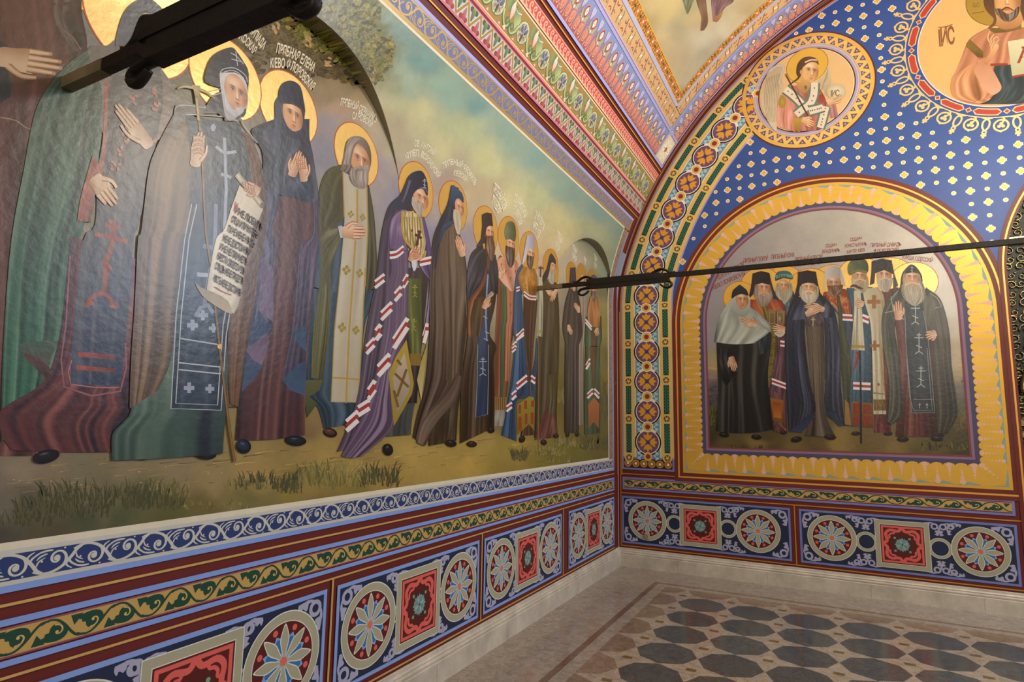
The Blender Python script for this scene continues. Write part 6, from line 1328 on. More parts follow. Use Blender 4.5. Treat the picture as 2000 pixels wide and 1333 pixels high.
for pts, w_ in [([(705, 100), (770, 30)], 3.6), ([(660, 215), (695, 185)], 3.6), ([(705, 550), (800, 470)], 5), ([(838, 470), (875, 500)], 4.5), ([(660, 650), (700, 610)], 5), ([(610, 760), (660, 720)], 4.5)]: stripes(a, zG(pts), w_, sp=w_)
a.poly(zG([(708, 720), (820, 640), (865, 650), (862, 960), (820, 900), (710, 1000)]), rgb('8c7e34'), rgb('746424'), grid=10); 
for q in ((720, 720, 745, 800), (720, 830, 750, 960), (775, 680, 800, 760), (780, 800, 805, 900), (840, 680, 865, 740), (835, 790, 862, 900)): a.rect(*zG([q[:2]])[0], *zG([q[2:]])[0], rgb('8a3c1c'))
f = s.sub('face'); f.face(*zF([(650, 430)])[0], 7.5, 14, .4, SH(1035, 495), skin='cb9a74')
bd = s.sub('beard'); beard(bd, zF([(625, 440), (625, 500), (640, 540)]), zF([(670, 450), (668, 500), (655, 545)]), '4a3426', 2, 7, 1.2)
hd = s.sub('cap'); hd.poly(zF([(622, 300), (650, 288), (682, 300), (676, 400), (650, 392), (628, 410), (610, 480), (585, 510), (605, 400)]), rgb('c8c4d2'), rgb('8c889c'), sm=1, ang=0, grid=8)
shoe(a, *zG([(755, 1040)])[0], 6, 7, '1c1a20', 30)
r = s.done(); arc_text([('СВ. ФИЛАРЕТЪ', 72), ('МИТР. КIЕВ.', 70)], *s.hc, 0, .06, rgb('ece6d0'), WL, s.off, r, wid=.5)
# 13: grey figure behind
s = Saint(0, mural, PL, unL, 'half hidden saint in pale grey behind the black robed monk'); a = s.a; s.halo(1136, 542, 27, c='b48c3c')
a.drape(zF([(1000, 640), (1005, 900), (1000, 1200)]) + zG([(1285, 300), (1285, 910)]), zF([(1060, 680), (1060, 900), (1040, 1100)]) + zG([(1330, 300), (1335, 900)]), rgb('8c8478'), rgb('a8a092'), folds=4, seed=95, n=18, m=40)
f = s.sub('face'); f.face(*zF([(1030, 620)])[0], 5, 10, .4, SH(1138, 548), skin='c09070'); beard(f, zF([(1012, 650), (1018, 700), (1030, 720)]), zF([(1048, 650), (1045, 700), (1034, 720)]), '8c8478', 2, 5, 1)
r = s.done(); arc_text([('ПРПБ.', 66)], *s.hc, 0, .06, rgb('ece6d0'), WL, s.off, r, wid=.52)
# 12: monk in black
s = Saint(1, mural, PL, unL, 'black robed monk in tall cap with one hand on his breast'); a = s.a; s.halo(1117, 542, 30, c='b98f38')
a.drape(zF([(930, 680), (900, 780), (880, 950), (900, 1080)]) + zG([(1155, 200), (1150, 500), (1150, 980)]), zF([(985, 690), (1010, 800), (1025, 1000), (1000, 1090)]) + zG([(1285, 200), (1285, 600), (1285, 985)]), rgb('2c2b30'), rgb('4a4a52'), rgb('1a1a1e'), folds=7, seed=96, n=34, m=50)
f = s.sub('face'); f.face(*zF([(961, 665)])[0], 5, 11, .3, SH(1120, 558), skin='c89472')
hd = s.sub('cap'); hd.poly(zF([(938, 530), (975, 528), (980, 620), (990, 700), (968, 760), (950, 700), (946, 640), (925, 720), (930, 640)]), rgb('2c2c3c'), rgb('222228'), grid=6)
f2 = s.sub('face'); f2.face(*zF([(962, 668)])[0], 4.2, 9, .3, SH(1120, 558), skin='c89472')
h = s.sub('hand'); h.hand(zF([(998, 850)])[0], zF([(968, 785)])[0], 6.5, thumb=1, skin='c49068'); h = s.sub('hand'); h.hand(zF([(925, 950)])[0], zF([(945, 1015)])[0], 6.5, thumb=1, skin='c49068')
shoe(a, *zG([(1178, 995)])[0], 4, 6, '1c1a20'); shoe(a, *zG([(1268, 990)])[0], 4, 6, '1c1a20')
r = s.done(); arc_text([('ПРПБНЫЙ', 80), ('ЛАВРЕНТIЙ', 78)], *s.hc, 0, .06, rgb('ece6d0'), WL, s.off, r, wid=.5)
# 14: last bishop
s = Saint(2, mural, PL, unL, 'last saint by the corner, bishop in green mantle and rust coloured vestment'); a = s.a; s.halo(1157, 551, 25, c='b08838')
a.drape(zF([(1050, 880), (1040, 1050)]) + zG([(1345, 200), (1335, 600), (1340, 1000)]), zF([(1160, 880), (1165, 1050)]) + zG([(1480, 200), (1485, 600), (1480, 980)]), rgb('35503a'), rgb('4e7050'), rgb('20302a'), folds=6, seed=97, n=30, m=40)
a.drape(zF([(1085, 980), (1090, 1100)]) + zG([(1385, 200), (1415, 560)]), zF([(1140, 980), (1130, 1100)]) + zG([(1455, 200), (1422, 560)]), rgb('54402c'), rgb('6e563c'), folds=3, seed=98, n=12, m=30)
a.drape(zF([(1080, 740), (1060, 860), (1075, 960)]), zF([(1130, 740), (1150, 860), (1145, 960)]), rgb('a06a3c'), rgb('c48a54'), rgb('6c4428'), folds=5, seed=99, n=20, m=20, top=1)
a.poly(zG([(1368, 720), (1420, 650), (1472, 710), (1468, 940), (1420, 880), (1372, 940)]), rgb('a0623c'), rgb('84502f'), grid=8)
for pts, w_ in [([(1350, 370), (1385, 310)], 4), ([(1362, 640), (1412, 590)], 4), ([(1425, 590), (1470, 640)], 4)]: stripes(a, zG(pts), w_, sp=4)
stripes(a, zF([(1045, 915), (1090, 970)]), 3, sp=3)
f = s.sub('face'); f.face(*zF([(1105, 680)])[0], 5, 10, .2, SH(1160, 560), skin='b98a68'); beard(f, zF([(1090, 700), (1092, 750), (1100, 780)]), zF([(1122, 700), (1120, 750), (1112, 780)]), '5c4838', 2, 5, 1)
f.poly(zF([(1085, 600), (1105, 580), (1128, 600), (1130, 650), (1082, 650)]), rgb('3c4058'), sm=2)
h = s.sub('hand'); h.hand(zF([(1130, 970)])[0], zF([(1128, 1025)])[0], 7, thumb=1, skin='b98a68')
r = s.done(); arc_text([('СВЩМЧ.', 74), ('МАКАРIЙ', 72)], *s.hc, 0, .06, rgb('d8d2ba'), WL, s.off, r, wid=.5)
_HN.clear()
# ================================================================= the eight saints of the back mural
IDW_B = [(1380,650,'8c8a94'),(1400,560,'8e8c94'),(1420,480,'938f92'),(1500,430,'9a9692'),(1600,400,'a8a49c'),(1700,400,'b4aea2'),(1800,450,'c2bcb0'),(1850,520,'cfcac2'),(1860,600,'c6c1b8'),(1760,500,'c0bab0'),(1650,480,'aca69e'),(1550,480,'a29d98'),(1450,540,'928e92'),
 (1880,650,'b8b0a0'),(1880,690,'b0a484'),(1885,715,'a8926c'),(1895,735,'8f8478'),(1890,760,'6c6660'),(1900,790,'5c5a50'),(1880,800,'5a5c42'),(1890,830,'4c4628'),(1870,850,'4a4228'),(1900,870,'403a22'),(1380,700,'9a9078'),(1385,725,'a89468'),(1390,745,'8c7c6c'),(1395,760,'585058'),(1385,780,'4e4c50'),
 (1390,800,'4c5038'),(1400,820,'3e4228'),(1390,850,'3a381e'),(1420,870,'5e5030'),(1480,870,'7c6a3c'),(1560,880,'6f5e34'),(1640,870,'8a7440'),(1700,880,'6a5a30'),(1760,880,'7c6838'),(1830,880,'5c5028'),(1880,890,'3f3c1e'),(1500,880,'4e4424'),(1600,890,'57492a'),(1450,890,'4a4222'),(1800,890,'4c4220'),
 (1700,850,'6c5a34'),(1600,850,'5a4c2c'),(1500,840,'4c4228'),(1600,700,'6c6458'),(1500,700,'6c6a64'),(1720,700,'7c766c'),(1850,780,'545038'),(1850,840,'4c4026')]
field_B = idw_field(IDW_B, .06, .03, sc=50.)
b = Art(); NI = 60
def loopR(r):
    h = FH - r; zb = FB + r
    return [(FX - h, z) for z in np.linspace(zb, FZ, 40)] + [(FX + h * math.cos(q), FZ + h * math.sin(q)) for q in np.linspace(math.pi, 0, 120)[1:]] + [(FX + h, z) for z in np.linspace(FZ, zb, 40)[1:]] + [(x, zb) for x in np.linspace(FX + h, FX - h, 90)[1:-1]]
O = np.array(loopR(.332)); cc = np.array([FX, 2.3]); ks = np.linspace(1, 0, NI + 1)[:-1]
P = np.concatenate([cc + (O - cc) * k for k in ks] + [[cc]]); n = len(O)
F = [(j * n + i, j * n + (i + 1) % n, (j + 1) * n + (i + 1) % n, (j + 1) * n + i) for j in range(NI - 1) for i in range(n)] + [((NI - 1) * n + i, (NI - 1) * n + (i + 1) % n, NI * n) for i in range(n)]
b.raw(P, F, field_B(proj(WB(P, 0)))); build('painted_landscape', b, WB, .0022, M_OIL, bm)
g = Art(); rs = np.random.RandomState(11)
for x, y, sx, sy, n, cc_ in [(1394, 770, 12, 16, 50, ['4a444c', '3c3a40', '565060']), (1386, 785, 8, 10, 24, ['45444a', '3c3a40']), (1892, 745, 14, 16, 50, ['5c5652', '6c6660', '4c4846'])]: tree(x, y, sx, sy, n, cc_, (1.5, 3.5))
for x, y, w_, h_, n, c in [(1395, 820, 18, 24, 70, ['4a4c28', '5c5a30', '343620']), (1870, 830, 34, 30, 130, ['5c5028', '6c5c30', '4a4222']), (1850, 875, 50, 12, 80, ['4a4420', '2f3018', '6a5c30']), (1440, 880, 50, 10, 70, ['3c3a1c', '4e4a26']), (1520, 885, 40, 6, 40, ['3c361c', '544a28']), (1700, 892, 60, 6, 40, ['4c4222', '3a341a'])]: grass(x, y, w_, h_, n, c)
for x0, y0, x1, y1, c in [(1375, 716, 1410, 722, 'b89a68'), (1378, 735, 1400, 738, '8a7c80'), (1868, 712, 1905, 716, 'c49a68'), (1870, 700, 1900, 703, '9c968c')]: g.stroke([(x0, y0), ((x0 + x1) / 2, (y0 + y1) / 2 + 1.5), (x1, y1)], 1, 1, rgb(c), wmid=6)
g.lay = 24; tag(build('foliage_and_grass', g, PB, .0024, M_OIL, bm, 3e-5), kind='stuff')
y6, y7, y5 = T(1350, 500, 3.3314), T(1650, 500, 2.777), T(1300, 320, 3.3325)
def BS(lev, label): return Saint(lev, bm, PB, unB, label, shear=False)
def robe(a, L, R, c, hi=None, lo=None, f=7, sd=0, n=34, m=50, **k): a.drape(L, R, rgb(c), rgb(hi) if hi else None, rgb(lo) if lo else None, folds=f, seed=sd, n=n, m=m, **k)
# back row first -------------------------------------------------
s = BS(0, 'white bearded saint in a green lettered cap, third from the left'); a = s.a; s.halo(1531, 553, 34, c='dcae50')
robe(a, y6([(545, 230), (520, 300), (540, 600)]), y6([(665, 230), (680, 320), (640, 600)]), '3c4a4c', '6a8484', f=5, sd=3)
f = s.sub('face'); f.face(*y6([(603, 205)])[0], 12, 15, 0, .1, skin='b98e6a', old=1)
bd = s.sub('beard'); beard(bd, y6([(555, 180), (548, 240), (570, 280), (600, 310)]), y6([(655, 180), (660, 240), (645, 280), (615, 310)]), '948c78', 3, 14, 1.3)
f = s.sub('face'); f.face(*y6([(603, 195)])[0], 10, 12, 0, .1, skin='b98e6a', old=1)
hd = s.sub('cap'); hd.poly(y6([(548, 165), (550, 120), (575, 100), (625, 98), (655, 120), (660, 155), (600, 145)]), rgb('3f6060'), rgb('26383c'), sm=2, grid=8); hd.stroke(y6([(548, 140), (600, 128), (660, 135)]), 6, 6, rgb('5c8484')); q = text_art('ПСАЛ', rgb('1c2a2c')); Pq = np.concatenate(q.P); q.P = [np.c_[1520 + Pq[:, 0] * 6.5, 543 - Pq[:, 1] * 6 - Pq[:, 0] * .2]]; hd.put(q)
bk = s.sub('lettering'); q = text_art('ОРГЪ', rgb('7fa8a4')); Pq = np.concatenate(q.P); q.P = [np.c_[1527 + Pq[:, 0] * 6, 597 - Pq[:, 1] * 10]]; bk.put(q)
s.done()
s = BS(0, 'brown bearded bishop in a white cylindrical cap and red gold vestment'); a = s.a; s.halo(1624, 553, 36, c='dcae50')
robe(a, y6([(860, 240), (860, 320), (960, 400), (970, 700), (985, 900), (1000, 1110)]), y6([(1010, 220), (1060, 290), (1060, 420), (1060, 700), (1050, 900), (1040, 1110)]), '34405a', '5a6c90', f=5, sd=5)
robe(a, y6([(865, 235), (862, 260), (930, 330), (960, 380)]), y6([(1000, 215), (1055, 270), (1060, 330), (1060, 380)]), '8c3c1e', 'c48a34', '4c1c14', f=6, sd=6, n=26, m=20)
robe(a, y6([(945, 260), (960, 450), (970, 700), (1000, 1000)]), y6([(965, 260), (1000, 450), (1040, 700), (1040, 1000)]), '3e4228', '5c6038', f=3, sd=7, n=14)
for k in range(10): a.ell(*y6([(900 + rs.uniform(-20, 120), 290 + rs.uniform(-25, 50))])[0], 3, 3.4, rgb(['c48a2c', 'a4281c', 'd8a848'][k % 3]), rgb('8c3c1e'), n=8)
stripes(a, y6([(985, 400), (1060, 405)]), 4, sp=4.5); stripes(a, y6([(1045, 830), (1060, 835)]), 4, sp=4.5)
f = s.sub('face'); f.face(*y6([(930, 185)])[0], 14.5, 19, -.2, .1, skin='b07c58')
bd = s.sub('beard'); beard(bd, y6([(885, 195), (895, 240), (915, 262)]), y6([(990, 190), (975, 240), (950, 265)]), '5c3820', 3, 12, 1.2); bd.stroke(y6([(905, 205), (940, 197), (975, 205)]), 4, 2, rgb('6c4428'))
hd = s.sub('cap'); hd.poly(y6([(868, 80), (920, 62), (970, 75), (975, 150), (925, 142), (880, 155), (870, 200), (855, 230), (868, 150)]), rgb('bcb6ae'), rgb('8c8884'), sm=1, ang=0, grid=10); hd.poly(y6([(970, 75), (985, 120), (1005, 200), (985, 190), (972, 150)]), rgb('a8a4a4'), grid=4)
s.done()
s = BS(0, 'grey bearded monk in tall black cap behind the white vestment'); a = s.a; s.halo(1737, 545, 42, c='e4bc66')
robe(a, y7([(160, 200), (200, 300), (180, 600), (165, 960)]), y7([(290, 170), (300, 300), (250, 500), (250, 960)]), '5c2a20', '8c4030', '301612', f=5, sd=9)
f = s.sub('face'); f.face(*y7([(213, 108)])[0], 15, 20, .1, .1, skin='c29270', old=1)
bd = s.sub('beard'); beard(bd, y7([(172, 120), (178, 160), (205, 195)]), y7([(262, 120), (255, 160), (235, 198)]), 'a09684', 4, 12, 1.4); bd.stroke(y7([(190, 130), (218, 122), (245, 130)]), 3.5, 2, rgb('b0a894'))
hd = s.sub('cap'); hd.poly(y7([(145, 30), (200, 15), (255, 25), (262, 100), (215, 78), (165, 95), (160, 150), (135, 160), (143, 90)]), rgb('322a2c'), rgb('1e1a1e'), sm=1, ang=0, grid=10); hd.poly(y7([(255, 30), (270, 100), (290, 160), (262, 190), (262, 100)]), rgb('463c3c'), grid=5)
s.done()
s = BS(1, 'grey bearded saint in black cap and red gold vestment holding a carved tablet'); a = s.a; s.halo(1485, 559, 37, c='dcae50')
robe(a, y6([(385, 290), (370, 330), (480, 620), (500, 900), (530, 1140)]), y6([(590, 290), (620, 380), (620, 600), (620, 900), (625, 1150)]), '4c2f38', '6c4a50', '2a1a20', f=6, sd=12)
robe(a, y6([(385, 285), (378, 330), (440, 400), (480, 460)]), y6([(580, 285), (610, 350), (612, 450), (600, 500)]), '8a3424', 'c07a30', '4c1a14', f=6, sd=13, n=28, m=20)
robe(a, y6([(460, 330), (480, 450), (480, 700), (500, 860)]), y6([(490, 330), (560, 470), (545, 700), (510, 860)]), '6c5c24', '9c8a3c', '3c3c1e', f=5, sd=14, n=18, m=40, top=1)
for k in range(34): a.ell(*y6([(500 + rs.uniform(-18, 46), 590 + rs.uniform(-90, 240))])[0], 2.6, 2.2, rgb(['8c6c24', '3c5230', '7c3c1c', 'a88a3c'][k % 4]), rgb('4c4420'), n=7)
robe(a, y6([(585, 540), (550, 700), (510, 860)]), y6([(610, 540), (610, 800), (600, 920)]), '5c3a48', '7c5864', f=3, sd=15, n=12)
for pts in ([(580, 570), (608, 575)], [(525, 815), (620, 850)]): stripes(a, y6(pts), 3.6, sp=4)
a.poly(y6([(515, 925), (600, 940), (600, 1090), (530, 1070)]), rgb('8c5a20'), rgb('6c4018'), grid=6); a.poly(y6([(528, 950), (585, 960), (585, 1060), (538, 1050)]), rgb('8a3018'), rgb('a86a28'), grid=6)
robe(a, y6([(530, 1090), (560, 1150)]), y6([(610, 1100), (630, 1150)]), '5a2a20', f=4, sd=16, n=12, m=8); shoe(a, *y6([(600, 1150)])[0], 7, 4, '3a241c')
f = s.sub('face'); f.face(*y6([(470, 225)])[0], 16, 21, .05, .1, skin='b98a68', old=1)
bd = s.sub('beard'); beard(bd, y6([(415, 190), (405, 240), (425, 290), (455, 330)]), y6([(520, 190), (535, 250), (515, 300), (490, 330)]), '8c7c70', 5, 16, 1.5)
f = s.sub('face'); f.face(*y6([(475, 212)])[0], 12.5, 16, .05, .1, skin='b98a68', old=1); f.stroke(y6([(440, 250), (478, 238), (515, 255)]), 4, 2, rgb('a89a8c')); 
hd = s.sub('cap'); hd.poly(y6([(400, 115), (455, 100), (510, 112), (515, 190), (460, 178), (415, 190), (405, 250), (372, 285), (390, 200)]), rgb('2e2428'), rgb('1c161a'), sm=1, ang=0, grid=10); hd.poly(y6([(510, 112), (525, 180), (550, 260), (580, 300), (535, 270), (515, 200)]), rgb('3e3034'), rgb('2c2428'), grid=5)
tb = s.sub('tablet'); tb.poly(y6([(500, 350), (525, 345), (550, 360), (580, 345), (612, 360), (610, 445), (500, 450)]), rgb('7c6440'), rgb('5c4a30'), sm=0, grid=6); tb.stroke(y6([(553, 362), (553, 445)]), 1.5, 1.5, rgb('3a2c1c'), sm=0); tb.frame(*y6([(508, 365)])[0], *y6([(546, 442)])[0], 1, rgb('9c845c')); tb.frame(*y6([(560, 365)])[0], *y6([(602, 440)])[0], 1, rgb('9c845c')); tb.ell(*y6([(575, 410)])[0], 4, 7, rgb('a8947c'), rgb('6c5840'), n=12)
h = s.sub('hand'); h.poly(y6([(540, 500), (610, 490), (600, 520), (570, 530)]), rgb('b8b0a4'), sm=2); h.hand(y6([(605, 480)])[0], y6([(530, 465)])[0], 13, thumb=-1, skin='b98a64')
s.done()
s = BS(1, 'bishop in a green mitre and white vestment holding a staff wrapped in cloth'); a = s.a; s.halo(1679, 540, 38, c='e4bc66')
robe(a, y6([(1010, 210), (1050, 400), (1050, 600), (1030, 900), (1030, 1110)]), y7([(150, 170), (150, 400), (150, 700), (155, 930)]), '2e4a5c', '4a708a', '1c2c38', f=6, sd=21)
robe(a, y7([(95, 180), (110, 260), (140, 380), (150, 600), (155, 860)]), y7([(180, 170), (215, 240), (205, 450), (215, 700), (225, 860)]), 'b0a68c', 'd6cebc', '7c7058', f=5, sd=22, n=26, amp=.6)
robe(a, y7([(155, 780), (158, 840)]), y7([(222, 780), (225, 840)]), '6c5424', 'a08438', f=12, sd=23, n=24, m=8); robe(a, y7([(160, 860), (158, 960)]), y7([(225, 870), (240, 960)]), '5a2420', '7c3830', f=5, sd=24, n=18, m=12)
a.stroke(y7([(155, 745), (222, 750)]), 3, 3, rgb('8c7434'), sm=0)
for q, r_ in (((158, 250), 13), ((162, 488), 10)):
    (px, py), = y7([q]); a.rect(px - r_, py - r_ * .3, px + r_, py + r_ * .3, rgb('8c5a24'), lay=a.lay); a.rect(px - r_ * .3, py - r_, px + r_ * .3, py + r_, rgb('8c5a24'), lay=a.lay); a.lay += 1
a.ell(*y7([(183, 698)])[0], 3, 4, rgb('8c5a24'), n=4)
a.stroke(y7([(205, 240), (212, 400), (200, 560), (215, 740)]), 3, 3, rgb('9a7c34'))
for pts in ([(95, 335), (130, 350)], [(45, 705), (140, 710)]): stripes(a, y7(pts), 5, sp=5)
robe(a, y7([(60, 520), (50, 600), (40, 660)]), y7([(80, 520), (75, 560), (45, 640)]), '7c2c28', '9c4438', f=2, sd=4, n=8, m=10)
a.poly(y7([(35, 790), (150, 800), (155, 935), (35, 920)]), rgb('7c5424'), rgb('5c3c18'), grid=8)
for q in ((45, 800, 85, 860), (100, 805, 145, 860), (45, 870, 85, 915), (100, 870, 145, 920)): a.rect(*y7([q[:2]])[0], *y7([q[2:]])[0], rgb('7c3018'))
a.poly(y7([(0, 780), (20, 800), (35, 920), (0, 915)]), rgb('8c6c34'), grid=4)
shoe(a, *y7([(60, 965)])[0], 9, 4, '3a241c'); shoe(a, *y7([(235, 965)])[0], 9, 4, '2c1c18')
f = s.sub('face'); f.face(*y7([(80, 120)])[0], 15, 20, 0, .1, skin='b48864', old=1)
bd = s.sub('beard'); beard(bd, y7([(35, 120), (45, 170), (70, 200)]), y7([(125, 115), (128, 165), (100, 205)]), '9c9072', 4, 14, 1.5); f = s.sub('face'); f.face(*y7([(82, 112)])[0], 12.5, 15, 0, .1, skin='b48864', old=1); f.stroke(y7([(45, 140), (80, 128), (115, 138)]), 4, 2.5, rgb('b0a68c'))
hd = s.sub('mitre'); hd.poly(y7([(15, 60), (35, 25), (75, 15), (115, 25), (128, 60), (120, 95), (70, 88), (25, 105)]), rgb('5c6444'), rgb('343c28'), sm=3, ang=0, grid=12, noise=.35); hd.stroke(y7([(25, 98), (70, 82), (120, 90)]), 4, 4, rgb('6c6434'))
stf = s.sub('staff'); stf.stroke(y7([(80, 480), (86, 700), (88, 1018)]), 3.6, 3.6, rgb('1e1812'), sm=0); stf.stroke(y7([(30, 170), (50, 162), (80, 175), (100, 180)]), 2, 1, rgb('4a2c20'), wmid=9); robe(stf, y7([(50, 190), (50, 300), (35, 510)]), y7([(85, 190), (95, 330), (108, 515)]), 'b8b29c', 'dcd6c4', '80785e', f=4, sd=31, n=16, m=30); stf.stroke(y7([(36, 490), (106, 494)]), 5, 5, rgb('9c8034'), sm=0)
h = s.sub('hand'); h.hand(y7([(100, 262)])[0], y7([(58, 250)])[0], 13, thumb=-1, skin='b98e66')
s.done()
# front row ---------------------------------------------------------
s = BS(2, 'nun in a white veil and wide black habit at the left'); a = s.a; s.halo(1444, 580, 30, c='dcac48')
robe(a, y6([(165, 560), (170, 700), (175, 900), (160, 1140)]), y6([(480, 440), (520, 560), (500, 800), (535, 1130)]), '201f1e', '3e3c3a', '121214', f=9, sd=41, n=60, m=60, hem=6)
robe(a, y6([(170, 600), (180, 700), (200, 800), (230, 850)]), y6([(270, 600), (262, 650), (280, 700), (290, 760)]), '1c1c1c', '34322f', f=4, sd=42, n=18, m=20)
robe(a, y6([(430, 440), (420, 560), (440, 650)]), y6([(490, 440), (525, 520), (500, 620)]), '1f2630', '3c4652', f=5, sd=43, n=18, m=20)
vl = s.sub('veil'); robe(vl, y6([(265, 280), (200, 370), (170, 450), (150, 560)]), y6([(380, 330), (470, 400), (520, 480), (410, 570)]), '9aa09a', 'c2c8c0', '5c6260', f=7, sd=44, n=44, m=34, hem=4)
vl.poly(y6([(268, 270), (265, 330), (290, 380), (340, 400), (380, 370), (385, 300), (375, 260), (320, 250)]), rgb('a8aca4'), rgb('808680'), sm=3, grid=10)
robe(vl, y6([(440, 390), (480, 440), (520, 490)]), y6([(400, 400), (440, 450), (520, 500)]), '8c8e88', 'b0b2aa', f=3, sd=45, n=12, m=12)
f = s.sub('face'); f.face(*y6([(332, 290)])[0], 12.5, 17, .25, .1, skin='b88462', lip='8c4434')
vl = s.sub('cap'); vl.poly(y6([(265, 280), (270, 230), (300, 200), (318, 190), (340, 205), (362, 225), (372, 260), (330, 250), (290, 262)]), rgb('242a30'), rgb('16181e'), sm=3, grid=8); vl.poly(y6([(268, 275), (278, 330), (300, 355), (345, 345), (375, 320), (370, 345), (340, 385), (290, 370), (262, 320)]), rgb('a4a8a0'), rgb('8a8f8a'), sm=3, grid=8)
h = s.sub('hand'); h.hand(y6([(420, 445)])[0], y6([(322, 412)])[0], 12, thumb=-1, skin='b98662', spread=0); h = s.sub('hand'); h.hand(y6([(262, 665)])[0], y6([(285, 750)])[0], 13, thumb=1, skin='b08058', spread=0)
shoe(a, *y6([(215, 1165)])[0], 10, 5, '241814', 8); shoe(a, *y6([(425, 1180)])[0], 10, 5, '241814', 8)
s.done()
s = BS(3, 'white bearded monk in black cap and dark blue mantle with crossed hands, in the middle'); a = s.a; s.halo(1581, 562, 38, c='dcae50')
robe(a, y6([(740, 380), (770, 700), (780, 1000), (740, 1170)]), y6([(860, 380), (870, 700), (870, 1000), (940, 1180)]), '4c4034', '6c5c4a', '2c241c', f=7, sd=51, n=34, m=50)
robe(a, y6([(690, 270), (625, 380), (610, 600), (620, 900), (635, 1140)]), y6([(760, 330), (740, 500), (770, 800), (810, 1010), (720, 1150)]), '24283a', '3c4664', '15161f', f=7, sd=52, n=44, m=60)
robe(a, y6([(850, 330), (870, 500), (875, 800), (870, 1010), (940, 1080)]), y6([(870, 260), (940, 380), (970, 600), (975, 850), (1000, 1110)]), '24283a', '3c4664', '15161f', f=6, sd=53, n=36, m=60)
a.poly(y6([(740, 1050), (810, 1015), (790, 1070), (720, 1150), (640, 1145)]), rgb('1c2438'), rgb('2c3854'), sm=0, grid=10); a.poly(y6([(870, 1010), (940, 1010), (935, 1060), (995, 1105), (960, 1110)]), rgb('1f2840'), rgb('2c3450'), grid=8)
robe(a, y6([(690, 270), (660, 350), (640, 420)]), y6([(860, 260), (920, 330), (930, 400)]), '262b3e', '3e4866', f=8, sd=54, n=36, m=20)
robe(a, y6([(735, 390), (745, 440), (770, 460)]), y6([(860, 380), (865, 430), (850, 460)]), '4c4048', '6c5c60', f=4, sd=55, n=20, m=12)
hd = s.sub('cap'); hd.poly(y6([(695, 108), (755, 95), (812, 105), (825, 180), (840, 240), (880, 300), (860, 330), (830, 260), (815, 190), (760, 178), (712, 195), (705, 260), (660, 320), (640, 330), (675, 250), (692, 180)]), rgb('2a2228'), rgb('18141a'), sm=1, ang=0, grid=14)
f = s.sub('face'); f.face(*y6([(765, 225)])[0], 15.5, 20, 0, .1, skin='c49a74', old=1)
bd = s.sub('beard'); beard(bd, y6([(708, 200), (705, 250), (730, 295), (765, 315)]), y6([(822, 200), (825, 255), (805, 300), (775, 315)]), 'b0a68e', 6, 18, 1.6); f2 = s.sub('face'); f2.face(*y6([(766, 208)])[0], 12.5, 14, 0, .1, skin='c49a74', old=1); f2.stroke(y6([(735, 242), (766, 230), (800, 242)]), 4, 2.5, rgb('c2b8a2')); hd2 = s.sub('cap'); hd2.poly(y6([(695, 108), (755, 95), (812, 105), (820, 185), (760, 176), (708, 188)]), rgb('2a2228'), rgb('18141a'), sm=0, ang=0, grid=8)
h = s.sub('hands'); h.hand(y6([(855, 350)])[0], y6([(738, 330)])[0], 12, thumb=1, skin='b98c66', spread=0); h.hand(y6([(755, 380)])[0], y6([(848, 335)])[0], 13, thumb=-1, skin='b98c66', spread=0); h.cross(*y6([(793, 425)])[0], 7, 2, rgb('a8905c'), slant=0, base=0)
shoe(a, *y6([(685, 1195)])[0], 11, 5.5, '2c1c18', -8); shoe(a, *y6([(905, 1180)])[0], 12, 5, '2c1c18', 5)
s.done()
s = BS(3, 'long bearded hermit with raised palm, olive cloak and black stole with crosses, at the right'); a = s.a; s.halo(1784, 552, 40, c='ecc874')
robe(a, y7([(270, 330), (300, 600), (290, 800), (275, 980)]), y7([(470, 400), (500, 600), (500, 800), (540, 980)]), '54241c', '7c3a2c', '2f1512', f=9, sd=61, n=44, m=50)
robe(a, y7([(300, 170), (230, 240), (200, 350), (210, 500), (240, 700), (230, 900)]), y7([(330, 200), (300, 300), (270, 380), (300, 600), (310, 850), (250, 915)]), '36382e', '5c5c48', '202018', f=6, sd=62, n=36, m=50)
robe(a, y7([(440, 170), (440, 300), (470, 450), (480, 600), (490, 800), (500, 960)]), y7([(450, 180), (520, 240), (565, 400), (580, 600), (610, 850), (555, 965)]), '3a3426', '6a6048', '1f1c14', f=6, sd=63, n=40, m=60)
robe(a, y7([(330, 200), (300, 280), (320, 340)]), y7([(445, 200), (500, 260), (480, 400)]), '4c4a38', '6c6850', f=7, sd=64, n=30, m=20)
stl = s.sub('stole'); robe(stl, y7([(325, 230), (330, 500), (350, 700), (362, 855)]), y7([(420, 230), (450, 450), (470, 650), (488, 855)]), '262e34', '3c464e', '161a1e', f=3, sd=65, n=24, m=40, amp=.4)
for pts in ([(325, 300), (332, 500), (350, 700), (363, 852), (487, 852), (470, 650), (450, 440), (425, 300)], [(372, 780), (480, 780)], [(335, 560), (350, 760), (372, 838), (474, 838), (462, 700), (445, 500)]): stl.stroke(y7(pts), 1.2, 1.2, rgb('7c8688'), sm=0)
for q in ((382, 300), (402, 460), (412, 640)): stl.cross(*y7([q])[0], 15, 1.6, rgb('a4aca8'))
for q in ((405, 812), (445, 812)): stl.cross(*y7([q])[0], 4, 1.6, rgb('8c9694'), slant=0, base=0)
for pts in ([(245, 240), (290, 190)], [(215, 310), (265, 300)], [(250, 220), (262, 300)], [(455, 200), (500, 230), (525, 275), (490, 285)]): a.stroke(y7(pts), 1.4, 1.4, rgb('8c948c'), sm=0)
